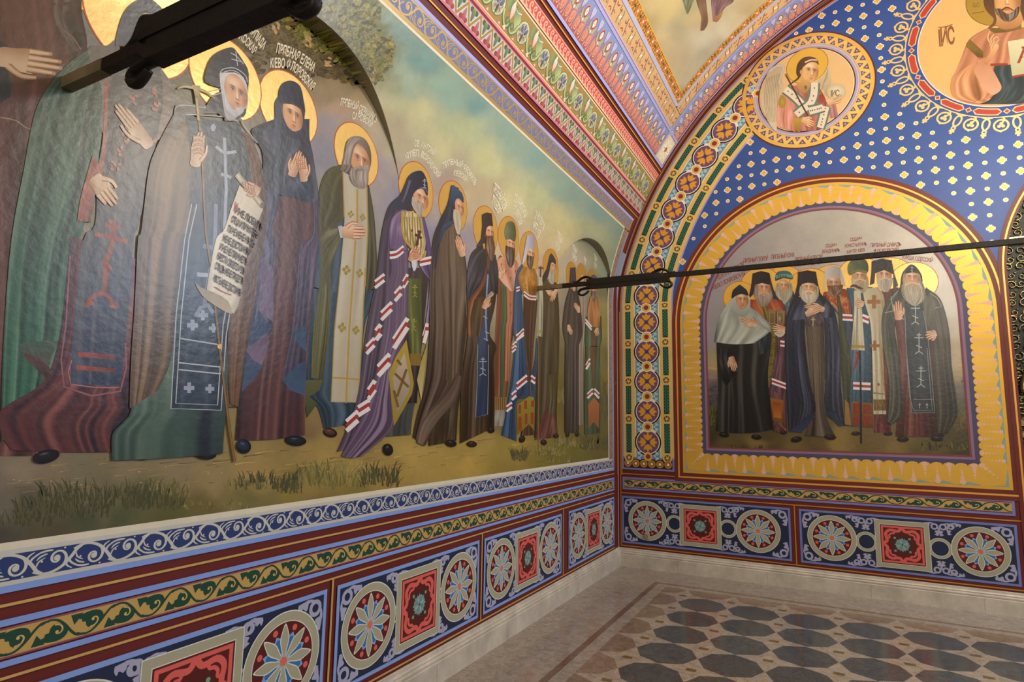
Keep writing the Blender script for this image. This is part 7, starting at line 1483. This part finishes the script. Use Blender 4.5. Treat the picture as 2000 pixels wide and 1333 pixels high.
hd = s.sub('hood'); hd.poly(y7([(300, 170), (310, 100), (340, 60), (363, 48), (390, 65), (418, 110), (425, 170), (460, 190), (440, 220), (300, 230), (290, 190)]), rgb('34302a'), rgb('1e1c1a'), sm=3, ang=0, grid=14)
f = s.sub('face'); f.face(*y7([(363, 135)])[0], 18, 24, .05, .1, skin='bc8e68', old=1)
bd = s.sub('beard'); beard(bd, y7([(318, 140), (312, 190), (330, 240), (365, 270)]), y7([(412, 140), (430, 190), (425, 240), (390, 272)]), 'a09680', 7, 22, 1.8); f2 = s.sub('face'); f2.face(*y7([(365, 122)])[0], 15, 17, .05, .1, skin='bc8e68', old=1); f2.stroke(y7([(325, 160), (366, 146), (408, 160)]), 5, 3, rgb('b4aa94'))
hd = s.sub('hood'); hd.poly(y7([(318, 130), (325, 90), (345, 62), (363, 48), (388, 65), (408, 95), (415, 130), (400, 100), (366, 92), (330, 102)]), rgb('2c2a28'), rgb('1c1c1e'), sm=3, grid=8); hd.cross(*y7([(364, 72)])[0], 5, 1.2, rgb('8c948c'), base=0)
for L_ in ([(318, 140), (322, 105), (345, 95)], [(412, 140), (404, 105), (388, 95)]): hd.stroke(y7(L_), 1, 1, rgb('8c948c'))
h = s.sub('hand'); h.hand(y7([(290, 340)])[0], y7([(285, 248)])[0], 16, thumb=1, skin='b98058', spread=.2); h = s.sub('hand'); h.hand(y7([(490, 420)])[0], y7([(440, 440)])[0], 15, thumb=-1, skin='b98862')
shoe(a, *y7([(315, 995)])[0], 12, 5, '2c1c18', 3); shoe(a, *y7([(500, 992)])[0], 12, 5, '2c1c18', 3)
s.done()
# writing over the haloes
_HN.clear()
tx = Art(); TC = rgb('8a4a48')
for t_, x0, y0, x1, y1, h_ in [('МАТУШКА АНАСТАСIЯ', 1387, 556, 1452, 520, 13), ('КIЕВО ПОКРОВСКАЯ', 1392, 567, 1455, 538, 13), ('ПРПБНЫЙ ГЕОРГIЙ', 1452, 514, 1500, 509, 12), ('ПРПБНЫЙ IОНА', 1506, 507, 1552, 502, 12), ('ПРПБНЫЙ АЛЕКСIЙ', 1552, 511, 1606, 505, 10), ('СЩ.МЧ', 1612, 484, 1634, 482, 9), ('ВЛАДИМIРЪ', 1606, 495, 1640, 492, 9),
                               ('СЩ.МЧ', 1660, 472, 1683, 469, 9), ('КОНСТАНТИНЪ', 1650, 484, 1693, 480, 9), ('МИТР. КIЕВ.', 1654, 496, 1690, 491, 9), ('ПРПБНЫЙ ДАВИДЪ', 1700, 483, 1760, 481, 10), ('ФЛОРОВСКIЙ', 1706, 493, 1755, 490, 8), ('КУКША ОДЕССКIЙ', 1762, 506, 1822, 513, 11), ('КIЕВО ПЕЧ.', 1546, 522, 1600, 517, 8)]:
    q = text_art(t_, TC, .85)
    if not q.P: continue
    P = np.concatenate(q.P); W = P[:, 0].max(); q.P = [np.c_[x0 + P[:, 0] * (x1 - x0) / W + P[:, 1] * .6, y0 + P[:, 0] * (y1 - y0) / W - P[:, 1] * h_]]; build('inscription', q, PB, .0029, M_OIL, bm, OST)
# ================================================================= angel medallion
AX, AZ = 2.115, 5.17
md = empty('wall_medallion', (AX, -.01, AZ), label='round medallion of a winged angel holding a lettered orb on the blue wall', cat='medallion')
b = Art(); RG = [(.655, '5c2420', 0), (.638, 'e0b45c', .5), (.612, '4c5a3c', 0), (.606, '6a4a6e', 0)]
for r_, c, m_ in RG: b.ell(AX, AZ, r_, r_, rgb(c, m_), n=96)
n_ = 34
for k in range(n_):
    a0 = 2 * math.pi * k / n_; a1 = a0 + 2 * math.pi / n_; am = (a0 + a1) / 2; P_ = lambda r, t: (AX + r * math.cos(t), AZ + r * math.sin(t)); w_ = .030
    for t0, t1 in ((a0, am), (am, a1)):
        r0, r1 = (.522, .603) if t0 == a0 else (.603, .522); b.stroke([P_(r0, t0), P_(r1, t1)], .040, .040, rgb('4c5a3c'), sm=0, lay=b.lay); b.stroke([P_(r0, t0), P_(r1, t1)], .031, .031, rgb('e6bc74', .4), sm=0, lay=b.lay + 1)
    for t, r in ((a0, .585), (am, .540)): b.ell(*P_(r, t), .009, .009, rgb('a8a4c4'), n=8, lay=b.lay + 2)
b.lay += 4; b.ring(AX, AZ, .603, .640, rgb('e0b45c', .5), 96); b.ring(AX, AZ, .500, .524, rgb('e0b45c', .3), 96)
for r0, r1, c in ((.470, .512, 'a79ab4'), (.495, .502, 'c8bed0'), (.458, .472, '4a2226'), (.450, .460, 'f2d8a8')): b.ring(AX, AZ, r0, r1, rgb(c), 96)
build('medallion_frame', b, WB, .004, M_WALL, md)
q5 = T(1440, 60, 5.5536)
b = Art(); b.disc(AX, AZ, .452, rgb('d8b07c'), 80, 8); build('gold_ground', b, WB, .0118, M_OIL, md, OST)
s = Saint(2, md, PB, unB, 'angel in rose robe and green edged stole with a thin staff', shear=False); s.off = .0130; s.keep = False; a = s.a
hx, hz = unB(np.array(q5([(757, 385)])))[0]; h = Art(); h.disc(hx, hz, .200, G('dcae48'), 56, 4); h.ring(hx, hz, .198, .203, rgb('7c5a24'), 56); s.pre.append(('halo', h, 'uv'))
wg = Art()
wg.poly(q5([(300, 560), (340, 440), (420, 385), (490, 375), (515, 410), (480, 520), (500, 600), (470, 680), (430, 840), (430, 1080), (380, 1060), (320, 960), (270, 820), (270, 640)]), rgb('b3a080'), rgb('d0c0a4'), sm=3, grid=16, noise=.08)
for k in range(9): wg.stroke(q5([(320 + 18 * k, 520 - 6 * k), (295 + 18 * k, 760), (330 + 13 * k, 1000)]), 1.2, .6, rgb('8f7c60'), sm=4, lay=wg.lay)
wg.lay += 1; wg.stroke(q5([(350, 450), (420, 395), (485, 385), (500, 420), (470, 510), (460, 580), (500, 640)]), 5, 3, rgb('c8c4bc'), rgb('a09888')); 
wg.poly(q5([(985, 380), (1010, 440), (1020, 560), (1000, 640), (960, 720), (930, 640), (870, 560), (950, 470)]), rgb('c9b694'), rgb('ad9c80'), sm=3, grid=10)
for k in range(5): wg.stroke(q5([(985, 420 + 20 * k), (940 - 8 * k, 560 + 20 * k), (930, 640)]), 1, .5, rgb('9c8a6c'), sm=3, lay=wg.lay)
wg.lay += 1
robe(a, q5([(470, 700), (440, 800), (430, 940), (430, 1040)]), q5([(620, 740), (640, 860), (640, 980), (640, 1110)]), 'c8806c', 'e6ac98', '8c4c40', f=6, sd=3, n=30, m=30)
robe(a, q5([(600, 600), (580, 760), (600, 900), (660, 1100)]), q5([(900, 640), (960, 760), (960, 900), (900, 1080)]), 'b0685c', 'd09484', '703a34', f=6, sd=4, n=30, m=30)
robe(a, q5([(960, 770), (985, 860), (1010, 960)]), q5([(1060, 780), (1080, 860), (1095, 940)]), 'b07878', 'cc9c98', f=3, sd=5, n=14, m=20)
a.poly(q5([(860, 720), (920, 700), (960, 770), (920, 800), (870, 790)]), rgb('8c2f2c'), rgb('a84a40'), sm=2, grid=6)
a.ell(*q5([(490, 780)])[0], 7.5, 12, rgb('b8923c'), rgb('9a7c34'), n=20); a.poly(q5([(610, 960), (700, 955), (690, 1000), (680, 1110), (630, 1080), (605, 1000)]), rgb('b8923c'), rgb('8c6c28'), sm=2, grid=6)
for pts in ([(520, 640), (620, 720), (700, 800), (760, 880)], [(840, 570), (830, 700), (790, 800), (700, 870), (640, 920)], [(960, 830), (930, 950), (900, 1060)], [(780, 880), (860, 860), (930, 840)]):
    st_ = q5(pts); a.stroke(st_, 22, 20, rgb('5c7468')); a.stroke(st_, 14, 13, rgb('d8ccb8'))
    for k in range(1, 7):
        t = k / 7; cp_ = crom(st_, 8); p_ = cp_[int(t * (len(cp_) - 1))]; a.ell(p_[0], p_[1], 1.6, 1.6, rgb(['8c3a30', '5c7468'][k % 2]), n=7)
a.poly(q5([(690, 480), (690, 560), (640, 600), (720, 690), (780, 640), (800, 560), (770, 530)]), rgb('cfa06a'), rgb('a87848'), sm=3, grid=8)
a.ell(*q5([(742, 622)])[0], 3, 4, rgb('5c6a3c'), n=8)
f = s.sub('face'); f.face(*q5([(790, 450)])[0], 16.5, 22.5, .6, .1, skin='dcac74', lip='b8604c', dark='8c5c38', rot=6, res=1.1)
hr = s.sub('hair'); hr.poly(q5([(640, 460), (650, 380), (690, 320), (750, 290), (820, 292), (870, 325), (885, 380), (850, 352), (790, 350), (735, 385), (705, 420), (695, 480), (680, 510), (655, 500)]), rgb('4a3020'), rgb('6a4a30'), sm=4, grid=12, ang=0); hr.stroke(q5([(680, 490), (655, 530), (600, 570), (560, 600)]), 4.5, 1.5, rgb('4a3020')); hr.stroke(q5([(735, 352), (800, 325), (865, 328)]), 2.6, 2, rgb('e8ccc0')); hr.ell(*q5([(692, 455)])[0], 2.4, 4.4, rgb('c89060'), n=10)
sf = s.sub('staff'); sf.stroke(q5([(530, 490), (600, 620), (690, 790), (775, 945)]), 3, 3, rgb('4c3222'), sm=0); sf.ell(*q5([(530, 485)])[0], 2.6, 2.6, rgb('8c6434'), n=10)
h = s.sub('hand'); h.hand(q5([(715, 975)])[0], q5([(830, 1030)])[0], 14, thumb=-1, skin='d8a46c', spread=.2); h = s.sub('hand'); h.hand(q5([(990, 790)])[0], q5([(1130, 725)])[0], 14, thumb=-1, skin='d8a46c')
ob = s.sub('orb'); ob.ell(*q5([(1075, 670)])[0], 19, 16, rgb('ddd2b8'), rgb('b8a888'), n=36, rot=-6)
q = text_art('IИС', rgb('7c6438'), .8); Pq = np.concatenate(q.P); W_ = Pq[:, 0].max(); x0, y0 = q5([(1015, 722)])[0]; q.P = [np.c_[x0 + Pq[:, 0] / W_ * 17, y0 - Pq[:, 1] * 17 - Pq[:, 0] * .6]]; ob.put(q)
for k in range(4): ob.stroke(q5([(1050 + 22 * k, 770 - 14 * k), (1060 + 22 * k, 735 - 12 * k)]), 3.2, 2.2, rgb('dcae78'), rgb('9a6a40'), sm=0)
r = s.done(); build('wings', wg, PB, s.off - .0004, M_OIL, r, OST)
# ================================================================= large medallion with the blessing figure
KX, KZ = 3.837, 5.286
md = empty('wall_medallion', (KX, -.01, KZ), label='large round medallion of a haloed man blessing, cut by the right edge', cat='medallion')
b = Art(); LG = rgb('e8c078', .35)
u = Art()     # one lace unit, angle 0 along +x, radius measured from the ring
def pol(r, d): t = math.radians(d); return (r * math.cos(t), r * math.sin(t))
for e in (-1, 1):
    u.ring(*pol(.887, e * 3.75), .034, .050, LG, 28, lay=0) if e == 1 else None
cxy = pol(.887, 7.5 - 0)
u = Art(); u.ring(*pol(.890, 7.5), .046, .062, LG, 30, lay=0)
for k in range(3): t = math.radians(7.5 + 120 * k + 180); u.ell(pol(.890, 7.5)[0] + .017 * math.cos(t), pol(.890, 7.5)[1] + .017 * math.sin(t), .015, .015, LG, n=12, lay=0)
u.stroke([pol(.812, 7.5), pol(.83, 9), pol(.865, 8)], .010, .016, LG, lay=0)
u.stroke([pol(.812, -3), pol(.84, 1.2), pol(.90, 1.6), pol(.945, 0)], .014, .016, LG, lay=0); u.stroke([pol(.812, 3), pol(.84, -1.2), pol(.90, -1.6), pol(.945, 0)], .014, .016, LG, lay=0)
u.ring(*pol(.955, 0), .009, .021, LG, 16, lay=0)
for d, q in ((0, .028), (90, .022), (-90, .022)): u.stroke([pol(.985, 0), (pol(.985, 0)[0] + q * math.cos(math.radians(d)), pol(.985, 0)[1] + q * math.sin(math.radians(d)))], .014, .024, LG, sm=0, lay=0)
u.stroke([pol(.965, 0), pol(.99, 0)], .016, .016, LG, sm=0, lay=0); u.stroke([pol(.945, 7.5), pol(.958, 7.5)], .03, .012, LG, sm=0, lay=0); u.lay = 1
for k in range(24): a_ = 150.5 + 15 * k; b.put(u, tr(KX, KZ, 1, 1, a_), lay=0)
b.lay = 2; b.ell(KX, KZ, .816, .816, LG, n=128); b.ell(KX, KZ, .806, .806, rgb('2c4a94'), n=128)
for k in range(16):
    a0 = 153.2 + 22.5 * k; c_ = pol(.757, a0)
    P_ = lambda r, d: (KX + pol(r, d)[0], KZ + pol(r, d)[1])
    l = b.lay
    for m_, c in ((.0, LG), (.0085, rgb('b23a2e'))):
        dd_ = m_ / .757 * 57.3; q = [P_(.757, a0 - 2.2 + dd_ * 1.3), P_(.757 + .028 - m_ * 1.2, a0), P_(.757, a0 + 2.2 - dd_ * 1.3), P_(.757 - .028 + m_ * 1.2, a0)]; b.poly(q, c, lay=l + (m_ > 0))
        lo_, hi_ = a0 + 2.6 + dd_, a0 + 19.9 - dd_; out = [P_(.757, lo_)] + [P_(.790 - m_, t) for t in np.linspace(lo_ + 2.2, hi_ - 2.2, 12)] + [P_(.757, hi_)] + [P_(.724 + m_, t) for t in np.linspace(hi_ - 2.2, lo_ + 2.2, 12)]
        b.poly(out, c, lay=l + (m_ > 0))
b.lay += 3; b.ring(KX, KZ, .700, .709, rgb('e8e8ee'), 128); build('medallion_frame', b, WB, .004, M_WALL, md)
b = Art(); b.disc(KX, KZ, .702, rgb('d8aa6c', .1), 96, 8); build('gold_ground', b, WB, .0062, M_OIL, md, OST)
k5 = T(1780, 0, 4.936)
s = Saint(2, md, PB, unB, 'man with dark beard in a rose tunic and blue mantle, blessing', shear=False); s.off = .0075; s.keep = False; a = s.a
hx, hz = unB(np.array(k5([(900, -40)])))[0]; h = Art(); h.disc(hx, hz, .300, rgb('a8883c', .5), 64, 4); h.ring(hx, hz, .297, .303, rgb('6c5424'), 64); s.pre.append(('halo', h, 'uv'))
a.stroke(k5([(580, 135), (700, 115)]), 1.4, 1.4, rgb('6c5424'), sm=0); q = text_art('ѠО', rgb('7c6430'), .9); Pq = np.concatenate(q.P); x0, y0 = k5([(590, 75)])[0]; q.P = [np.c_[x0 + Pq[:, 0] * 9, y0 - Pq[:, 1] * 12]]; a.put(q)
robe(a, k5([(720, 280), (560, 380), (480, 560), (430, 680), (380, 780), (390, 920), (520, 990), (640, 1010)]), k5([(1300, 260), (1300, 400), (1300, 600), (1200, 800), (1100, 1010)]), 'b07454', 'd69c78', '7a4632', f=9, sd=71, n=60, m=60)
robe(a, k5([(800, 640), (790, 720), (820, 820), (760, 960), (640, 1010)]), k5([(1300, 600), (1300, 800), (1200, 960), (1060, 1005)]), '24343c', '3e5660', '141c22', f=9, sd=72, n=44, m=40); a.stroke(k5([(760, 630), (850, 625), (930, 625)]), 5, 4, rgb('8c3028'))
robe(a, k5([(540, 640), (470, 700), (390, 790), (390, 920), (460, 960), (600, 990)]), k5([(700, 560), (760, 640), (840, 780), (865, 860), (780, 930), (700, 960)]), 'c08458', 'e0ae88', '85502f', f=7, sd=73, n=44, m=40)
a.poly(k5([(600, 680), (700, 560), (740, 620), (830, 760), (865, 860), (800, 915), (740, 900), (680, 820)]), rgb('b0785a'), rgb('cc987c'), sm=3, grid=12)
a.poly(k5([(560, 380), (690, 500), (690, 560), (640, 560), (530, 460), (525, 430)]), rgb('7c6028'), rgb('5c441c'), sm=1, grid=10, noise=.4)
a.poly(k5([(745, 270), (820, 275), (940, 265), (1060, 235), (1060, 280), (940, 312), (800, 325), (755, 300)]), rgb('7c6434'), rgb('5c4824'), sm=1, grid=10, noise=.35)
a.poly(k5([(800, 160), (810, 240), (870, 285), (960, 285), (1060, 235), (1060, 120)]), rgb('c4905c'), rgb('9c6a40'), sm=2, grid=10)
hr = s.sub('hair'); hr.poly(k5([(700, -60), (700, 60), (740, 130), (790, 180), (780, 230), (730, 280), (790, 260), (820, 200), (800, 100), (790, -60)]), rgb('4a3020'), rgb('6a442c'), sm=3, grid=10); hr.poly(k5([(1040, -60), (1050, 100), (1080, 200), (1100, 260), (1130, 100), (1110, -60)]), rgb('4a3020'), rgb('5e3e28'), sm=3, grid=8)
f = s.sub('face'); f.face(*k5([(925, 20)])[0], 26, 38, -.05, .1, skin='cc9a64', lip='a8604c', dark='7c4c2c', res=1.4)
bd = s.sub('beard'); beard(bd, k5([(800, 90), (830, 150), (880, 200), (930, 213)]), k5([(1040, 70), (1030, 140), (990, 190), (940, 213)]), '4f3420', 3, 26, 2.2, folds=6); f2 = s.sub('face'); f2.face(*k5([(925, 0)])[0], 23, 28, -.05, .1, skin='cc9a64', lip='a8604c', dark='7c4c2c', chin=.35, res=1.2)
f2.stroke(k5([(860, 110), (920, 78), (985, 108)]), 4, 2, rgb('5a3c26')); f2.ell(*k5([(922, 100)])[0], 5.5, 2, rgb('a8604c'), n=16)
h = s.sub('hand'); h.poly(k5([(700, 600), (760, 500), (750, 420), (800, 400), (840, 440), (820, 500), (760, 590), (720, 630)]), rgb('d8a878'), rgb('a87448'), sm=3, grid=10)
for pts, w_ in [([(765, 430), (735, 370), (755, 300)], 6), ([(775, 420), (765, 380), (795, 335)], 6.5), ([(800, 420), (790, 385), (820, 360), (840, 375)], 6), ([(820, 430), (830, 400), (845, 385)], 6), ([(765, 470), (790, 420), (830, 410)], 6)]: h.stroke(k5(pts), w_, w_ * .6, rgb('dcae80'), rgb('8c5a38'))
bk = s.sub('book'); bk.poly(k5([(925, 405), (1300, 340), (1300, 690), (970, 742)]), rgb('c8c4a0'), rgb('aaa684'), grid=8); bk.stroke(k5([(970, 746), (1300, 692)]), 4, 4, rgb('8c3028'), sm=0)
q = text_art('А', rgb('8c3c30')); Pq = np.concatenate(q.P); x0, y0 = k5([(1015, 612)])[0]; q.P = [np.c_[x0 + Pq[:, 0] * 40 + Pq[:, 1] * 3, y0 - Pq[:, 1] * 41 - Pq[:, 0] * 6]]; bk.put(q); bk.stroke(k5([(1060, 465), (1110, 460)]), 4, 4, rgb('8c3c30'), sm=0)
r = s.done(); b = Art(); q = text_art('IИС', rgb('7c4c2c'), .85); Pq = np.concatenate(q.P); W_ = Pq[:, 0].max(); x0, y0 = k5([(268, 450)])[0]; q.P = [np.c_[x0 + Pq[:, 0] / W_ * 31 + Pq[:, 1] * -3, y0 - Pq[:, 1] * 46 - Pq[:, 0] / W_ * 6]]; b.put(q); b.stroke(k5([(260, 268), (330, 262), (395, 240)]), 2, 2, rgb('7c4c2c')); build('inscription', b, PB, .0072, M_OIL, md, OST)
# ================================================================= iron tie rods
IRON = flat_mat('wrought_iron', '12100e', .5, .3, bump=.35, bs=26, c2='221c17', ms=14)
PLATE = flat_mat('painted_bar_end', '8a7d5c', .5, .1, bump=.1, c2='6a6048', ms=9)
def tie_rod(y, zc, hh, zl, zh, label):
    """flat iron bar in two lengths, hooked together beside the wall"""
    root = empty('tie_rod', (0, y, zc), label=label, cat='tie rod'); zm = (zl + zh) / 2; q = (zh - zl) / 4
    s = Solid(); s.sweep([(.24, y, zc), (.44, y, zc), (.50, y, zm - q), (1.10, y, zm - q), (1.14, y, zm - q)], .017, hh, 4, sq=True, taper=[1, 1, q / hh, q / hh, q / hh]); s.obj('wall_bar', IRON, root)
    s = Solid(); s.sweep([(-.01, y, zc), (.24, y, zc)], .018, hh + .001, 4, sq=True); tag(s.obj('bar_end', PLATE, root), 'end of the bar painted over in the colours of the mural')
    s = Solid(); s.sweep([(.46, y - .003, zm + q), (1.03, y - .003, zm + q), (1.10, y, zc + .005), (1.3, y, zc), (2 * XC - 1.1, y, zc)], .018, hh, 4, sq=True, taper=[q / hh, q / hh, 1, 1, 1]); s.sweep([(2 * XC - 1.2, y, zc), (2 * XC + .01, y, zc)], .019, hh + .004, 4, sq=True); s.obj('span_bar', IRON, root)
    s = Solid(); s.box((.50, y - .024, zm - .010), (1.06, y + .024, zm + .010)); s.obj('joint_plate', IRON, root)
    k_ = (zh - zl) / .085
    for x0, sg, up in ((.50, -1, 1), (.48, -1, -1), (1.02, 1, 1), (1.06, 1, -1)):
        if up > 0: P_ = [(-.02, zh - .006), (.03, zh + .020), (.065, zh + .024), (.095, zc + .045), (.125, zc + .024), (.150, zc + .020), (.165, zc + .030)]
        else: P_ = [(-.02, zl + .012), (.04, zl + .010), (.080, zl + .002), (.098, zl - .018), (.088, zl - .038), (.060, zl - .045), (.030, zl - .032), (.008, zl - .012)]
        s = Solid(); p = crom(P_, 5); n = len(p)
        s.sweep([(x0 + sg * a_, y - .002 * up, b_) for a_, b_ in p], .017, .0095 * k_ ** .5, 8, taper=list(np.linspace(1.25, .8, n))); s.obj('hook', IRON, root, True)
    return root
tie_rod(-5.862, 2.699, .019, 2.636, 2.766, 'iron tie rod nearest the camera, crossing the top left of the photo')
tie_rod(-2.19, 2.742, .017, 2.692, 2.774, 'iron tie rod crossing in front of the arched mural on the back wall')

# ================================================================= carved altar screen behind the opening
SG = flat_mat('silver_gilt', 'b8a268', .26, .9, bump=.2, bs=30, c2='6c6a58', ms=6); DK = flat_mat('screen_ground', '22241c', .5, .3, bump=.3); ENA = flat_mat('blue_enamel', '245a8c', .35)
root = empty('altar_screen', (4.3, .12, 0), label='dark carved silver gilt altar screen seen past the right edge of the arched mural', cat='altar screen')
s = Solid(); s.box((OPX - OPR + .005, .16, 0), (OPX + OPR - .01, .30, 4.3)); s.obj('back_panel', DK, root)
rs = np.random.RandomState(3)
def scroll3(s, cx, cz, r, rot, sgn):
    p = spiral(0, 0, r, 0, 1.35, 20, .15, sgn); a = math.radians(rot)
    P_ = [(cx + x * math.cos(a) - z * math.sin(a), .148 - .012 * (k / 20), cz + x * math.sin(a) + z * math.cos(a)) for k, (x, z) in enumerate(p)]
    s.sweep(P_, r * .16, r * .2, 6, up=(0, -1, 0), taper=list(np.linspace(1.1, .5, len(P_))))
def ball(s, x, y, z, r, n=8):
    V = [(x, y, z + r)]; 
    for i in range(1, 4):
        for j in range(n): t = math.pi * i / 4; u = 2 * math.pi * j / n; V.append((x + r * math.sin(t) * math.cos(u), y + r * math.sin(t) * math.sin(u), z + r * math.cos(t)))
    V.append((x, y, z - r)); F = [(0, 1 + j, 1 + (j + 1) % n) for j in range(n)] + [(1 + i * n + j, 1 + (i + 1) * n + j, 1 + (i + 1) * n + (j + 1) % n, 1 + i * n + (j + 1) % n) for i in range(2) for j in range(n)] + [(1 + 2 * n + j, 1 + 3 * n, 1 + 2 * n + (j + 1) % n) for j in range(n)]
    s.add(V, F)
s = Solid()
for iz in range(46):
    for ix in range(7):
        x = OPX - OPR + .05 + ix * .085 + rs.uniform(-.012, .012); z = .12 + iz * .082 + rs.uniform(-.012, .012)
        if (x - 4.02) ** 2 + (z - 2.82) ** 2 < .19 ** 2 or (3.75 < x < 4.5 and 1.70 < z < 2.32) or z > 3.75: continue
        scroll3(s, x, z, rs.uniform(.034, .048), rs.uniform(0, 360), 1 if (ix + iz) % 2 else -1); ball(s, x + .03, .150, z + .03, .010)
s.obj('carved_foliage', SG, root, True)
s = Solid()
for z in (3.30, 1.62, 1.52, .55): s.box((OPX - OPR + .004, .10, z), (4.6, .17, z + .035)); s.box((OPX - OPR + .004, .12, z + .035), (4.6, .17, z + .055))
s.obj('cornice', SG, root)
s = Solid(); s.sweep([(4.02 + .17 * math.cos(t), .13, 2.82 + .17 * math.sin(t)) for t in np.linspace(0, 2 * math.pi, 40)], .02, .02, 8, up=(0, -1, 0)); s.sweep([(4.02 + .135 * math.cos(t), .135, 2.82 + .135 * math.sin(t)) for t in np.linspace(0, 2 * math.pi, 40)], .008, .008, 8, up=(0, -1, 0)); s.obj('round_frame', SG, root, True)
s = Solid(); s.sweep([(4.13 - .40 * math.cos(t), .12, 1.92 + .38 * math.sin(t)) for t in np.linspace(0, math.pi, 40)], .03, .03, 8, up=(0, -1, 0)); s.sweep([(4.13 - .35 * math.cos(t), .13, 1.92 + .33 * math.sin(t)) for t in np.linspace(0, math.pi, 40)], .012, .012, 8, up=(0, -1, 0)); s.obj('arched_frame', SG, root, True)
s = Solid(); P_ = [(4.13 - .35 * math.cos(t), 1.92 + .33 * math.sin(t)) for t in np.linspace(0, math.pi, 30)] + [(4.48, 1.66), (3.78, 1.66)]; n = len(P_)
s.add([(x, .150, z) for x, z in P_] + [(x, .17, z) for x, z in P_], [tuple(range(n)), tuple(range(n, 2 * n))[::-1]] + [(i, (i + 1) % n, n + (i + 1) % n, n + i) for i in range(n)]); s.obj('blue_panel', ENA, root)
s = Solid(); s.box((OPX - OPR + .005, .20, 3.40), (4.6, .22, 4.2)); s.obj('blue_panel', ENA, root)

# ================================================================= small socket on the dado
root = empty('wall_socket', (.332, -.008, .335), label='small beige wall socket with a round hole on the lower rosette by the corner', cat='socket')
SOC = flat_mat('beige_plastic', 'a89880', .45); s = Solid(); x0, x1, z0, z1 = .300, .358, .318, .385
s.box((x0, -.034, z0), (x1, -.007, z1)); o = s.obj('housing', SOC, root); bm_ = o.modifiers.new('b', 'BEVEL'); bm_.width = .005; bm_.segments = 3
s = Solid(); cx, cz = .322, .351; n = 20; V = [(cx + r * math.cos(2 * math.pi * j / n), y, cz + r * math.sin(2 * math.pi * j / n)) for r, y in ((.021, -.034), (.021, -.039), (.013, -.039), (.012, -.030)) for j in range(n)]
s.add(V, [(i * n + j, i * n + (j + 1) % n, (i + 1) * n + (j + 1) % n, (i + 1) * n + j) for i in range(3) for j in range(n)] + [tuple(range(3 * n, 4 * n))]); s.obj('socket_ring', flat_mat('socket_ring', '7c6c54', .5), root)

# ================================================================= things outside the frame that carry the light
GL = bpy.data.materials.new('window_glass'); nt, N, Lk, B = nodes_of(GL); B.inputs['Emission Color'].default_value = (.78, .88, 1, 1); B.inputs['Emission Strength'].default_value = 2.0
FRM = flat_mat('window_frame_wood', '4a3424', .5)
def window(name, y0, y1, z0, z1):
    s = Solid(); X = 2 * XC - .006; s.box((X - .012, y0, z0), (X - .008, y1, z1)); o = tag(s.obj(name, GL), kind='structure')
    s = Solid(); t = .05
    for a_, b_, c_, d_ in ((y0 - t, z0 - t, y0, z1 + t), (y1, z0 - t, y1 + t, z1 + t), (y0, z0 - t, y1, z0), (y0, z1, y1, z1 + t), ((y0 + y1) / 2 - .02, z0, (y0 + y1) / 2 + .02, z1), (y0, (z0 + z1) / 2 - .02, y1, (z0 + z1) / 2 + .02)): s.box((X - .05, a_, b_), (X - .014, c_, d_))
    s.obj('window_frame', FRM, o)
window('window_1', -6.95, -5.45, 1.4, 3.3)
BR = flat_mat('chandelier_brass', 'a8803c', .3, .9); root = empty('chandelier', (4.3, -2.95, 4.0), label='brass chandelier hanging in the middle of the hall, out of the photo', cat='chandelier')
s = Solid(); s.sweep([(4.3 + .6 * math.cos(t), -2.95 + .6 * math.sin(t), 3.98) for t in np.linspace(0, 2 * math.pi, 48)], .03, .03, 8); s.obj('hoop', BR, root, True)
s = Solid(); s.sweep([(4.3, -2.95, 4.95), (4.3, -2.95, 6.52)], .02, .02, 8, up=(0, 1, 0)); s.obj('chain', BR, root)
s = Solid()
for k in range(4): t = math.pi / 4 + math.pi / 2 * k; s.sweep([(4.3 + .6 * math.cos(t), -2.95 + .6 * math.sin(t), 3.99), (4.3 + .3 * math.cos(t), -2.95 + .3 * math.sin(t), 4.95), (4.3, -2.95, 4.97)], .01, .01, 6)
s.obj('stay', BR, root)
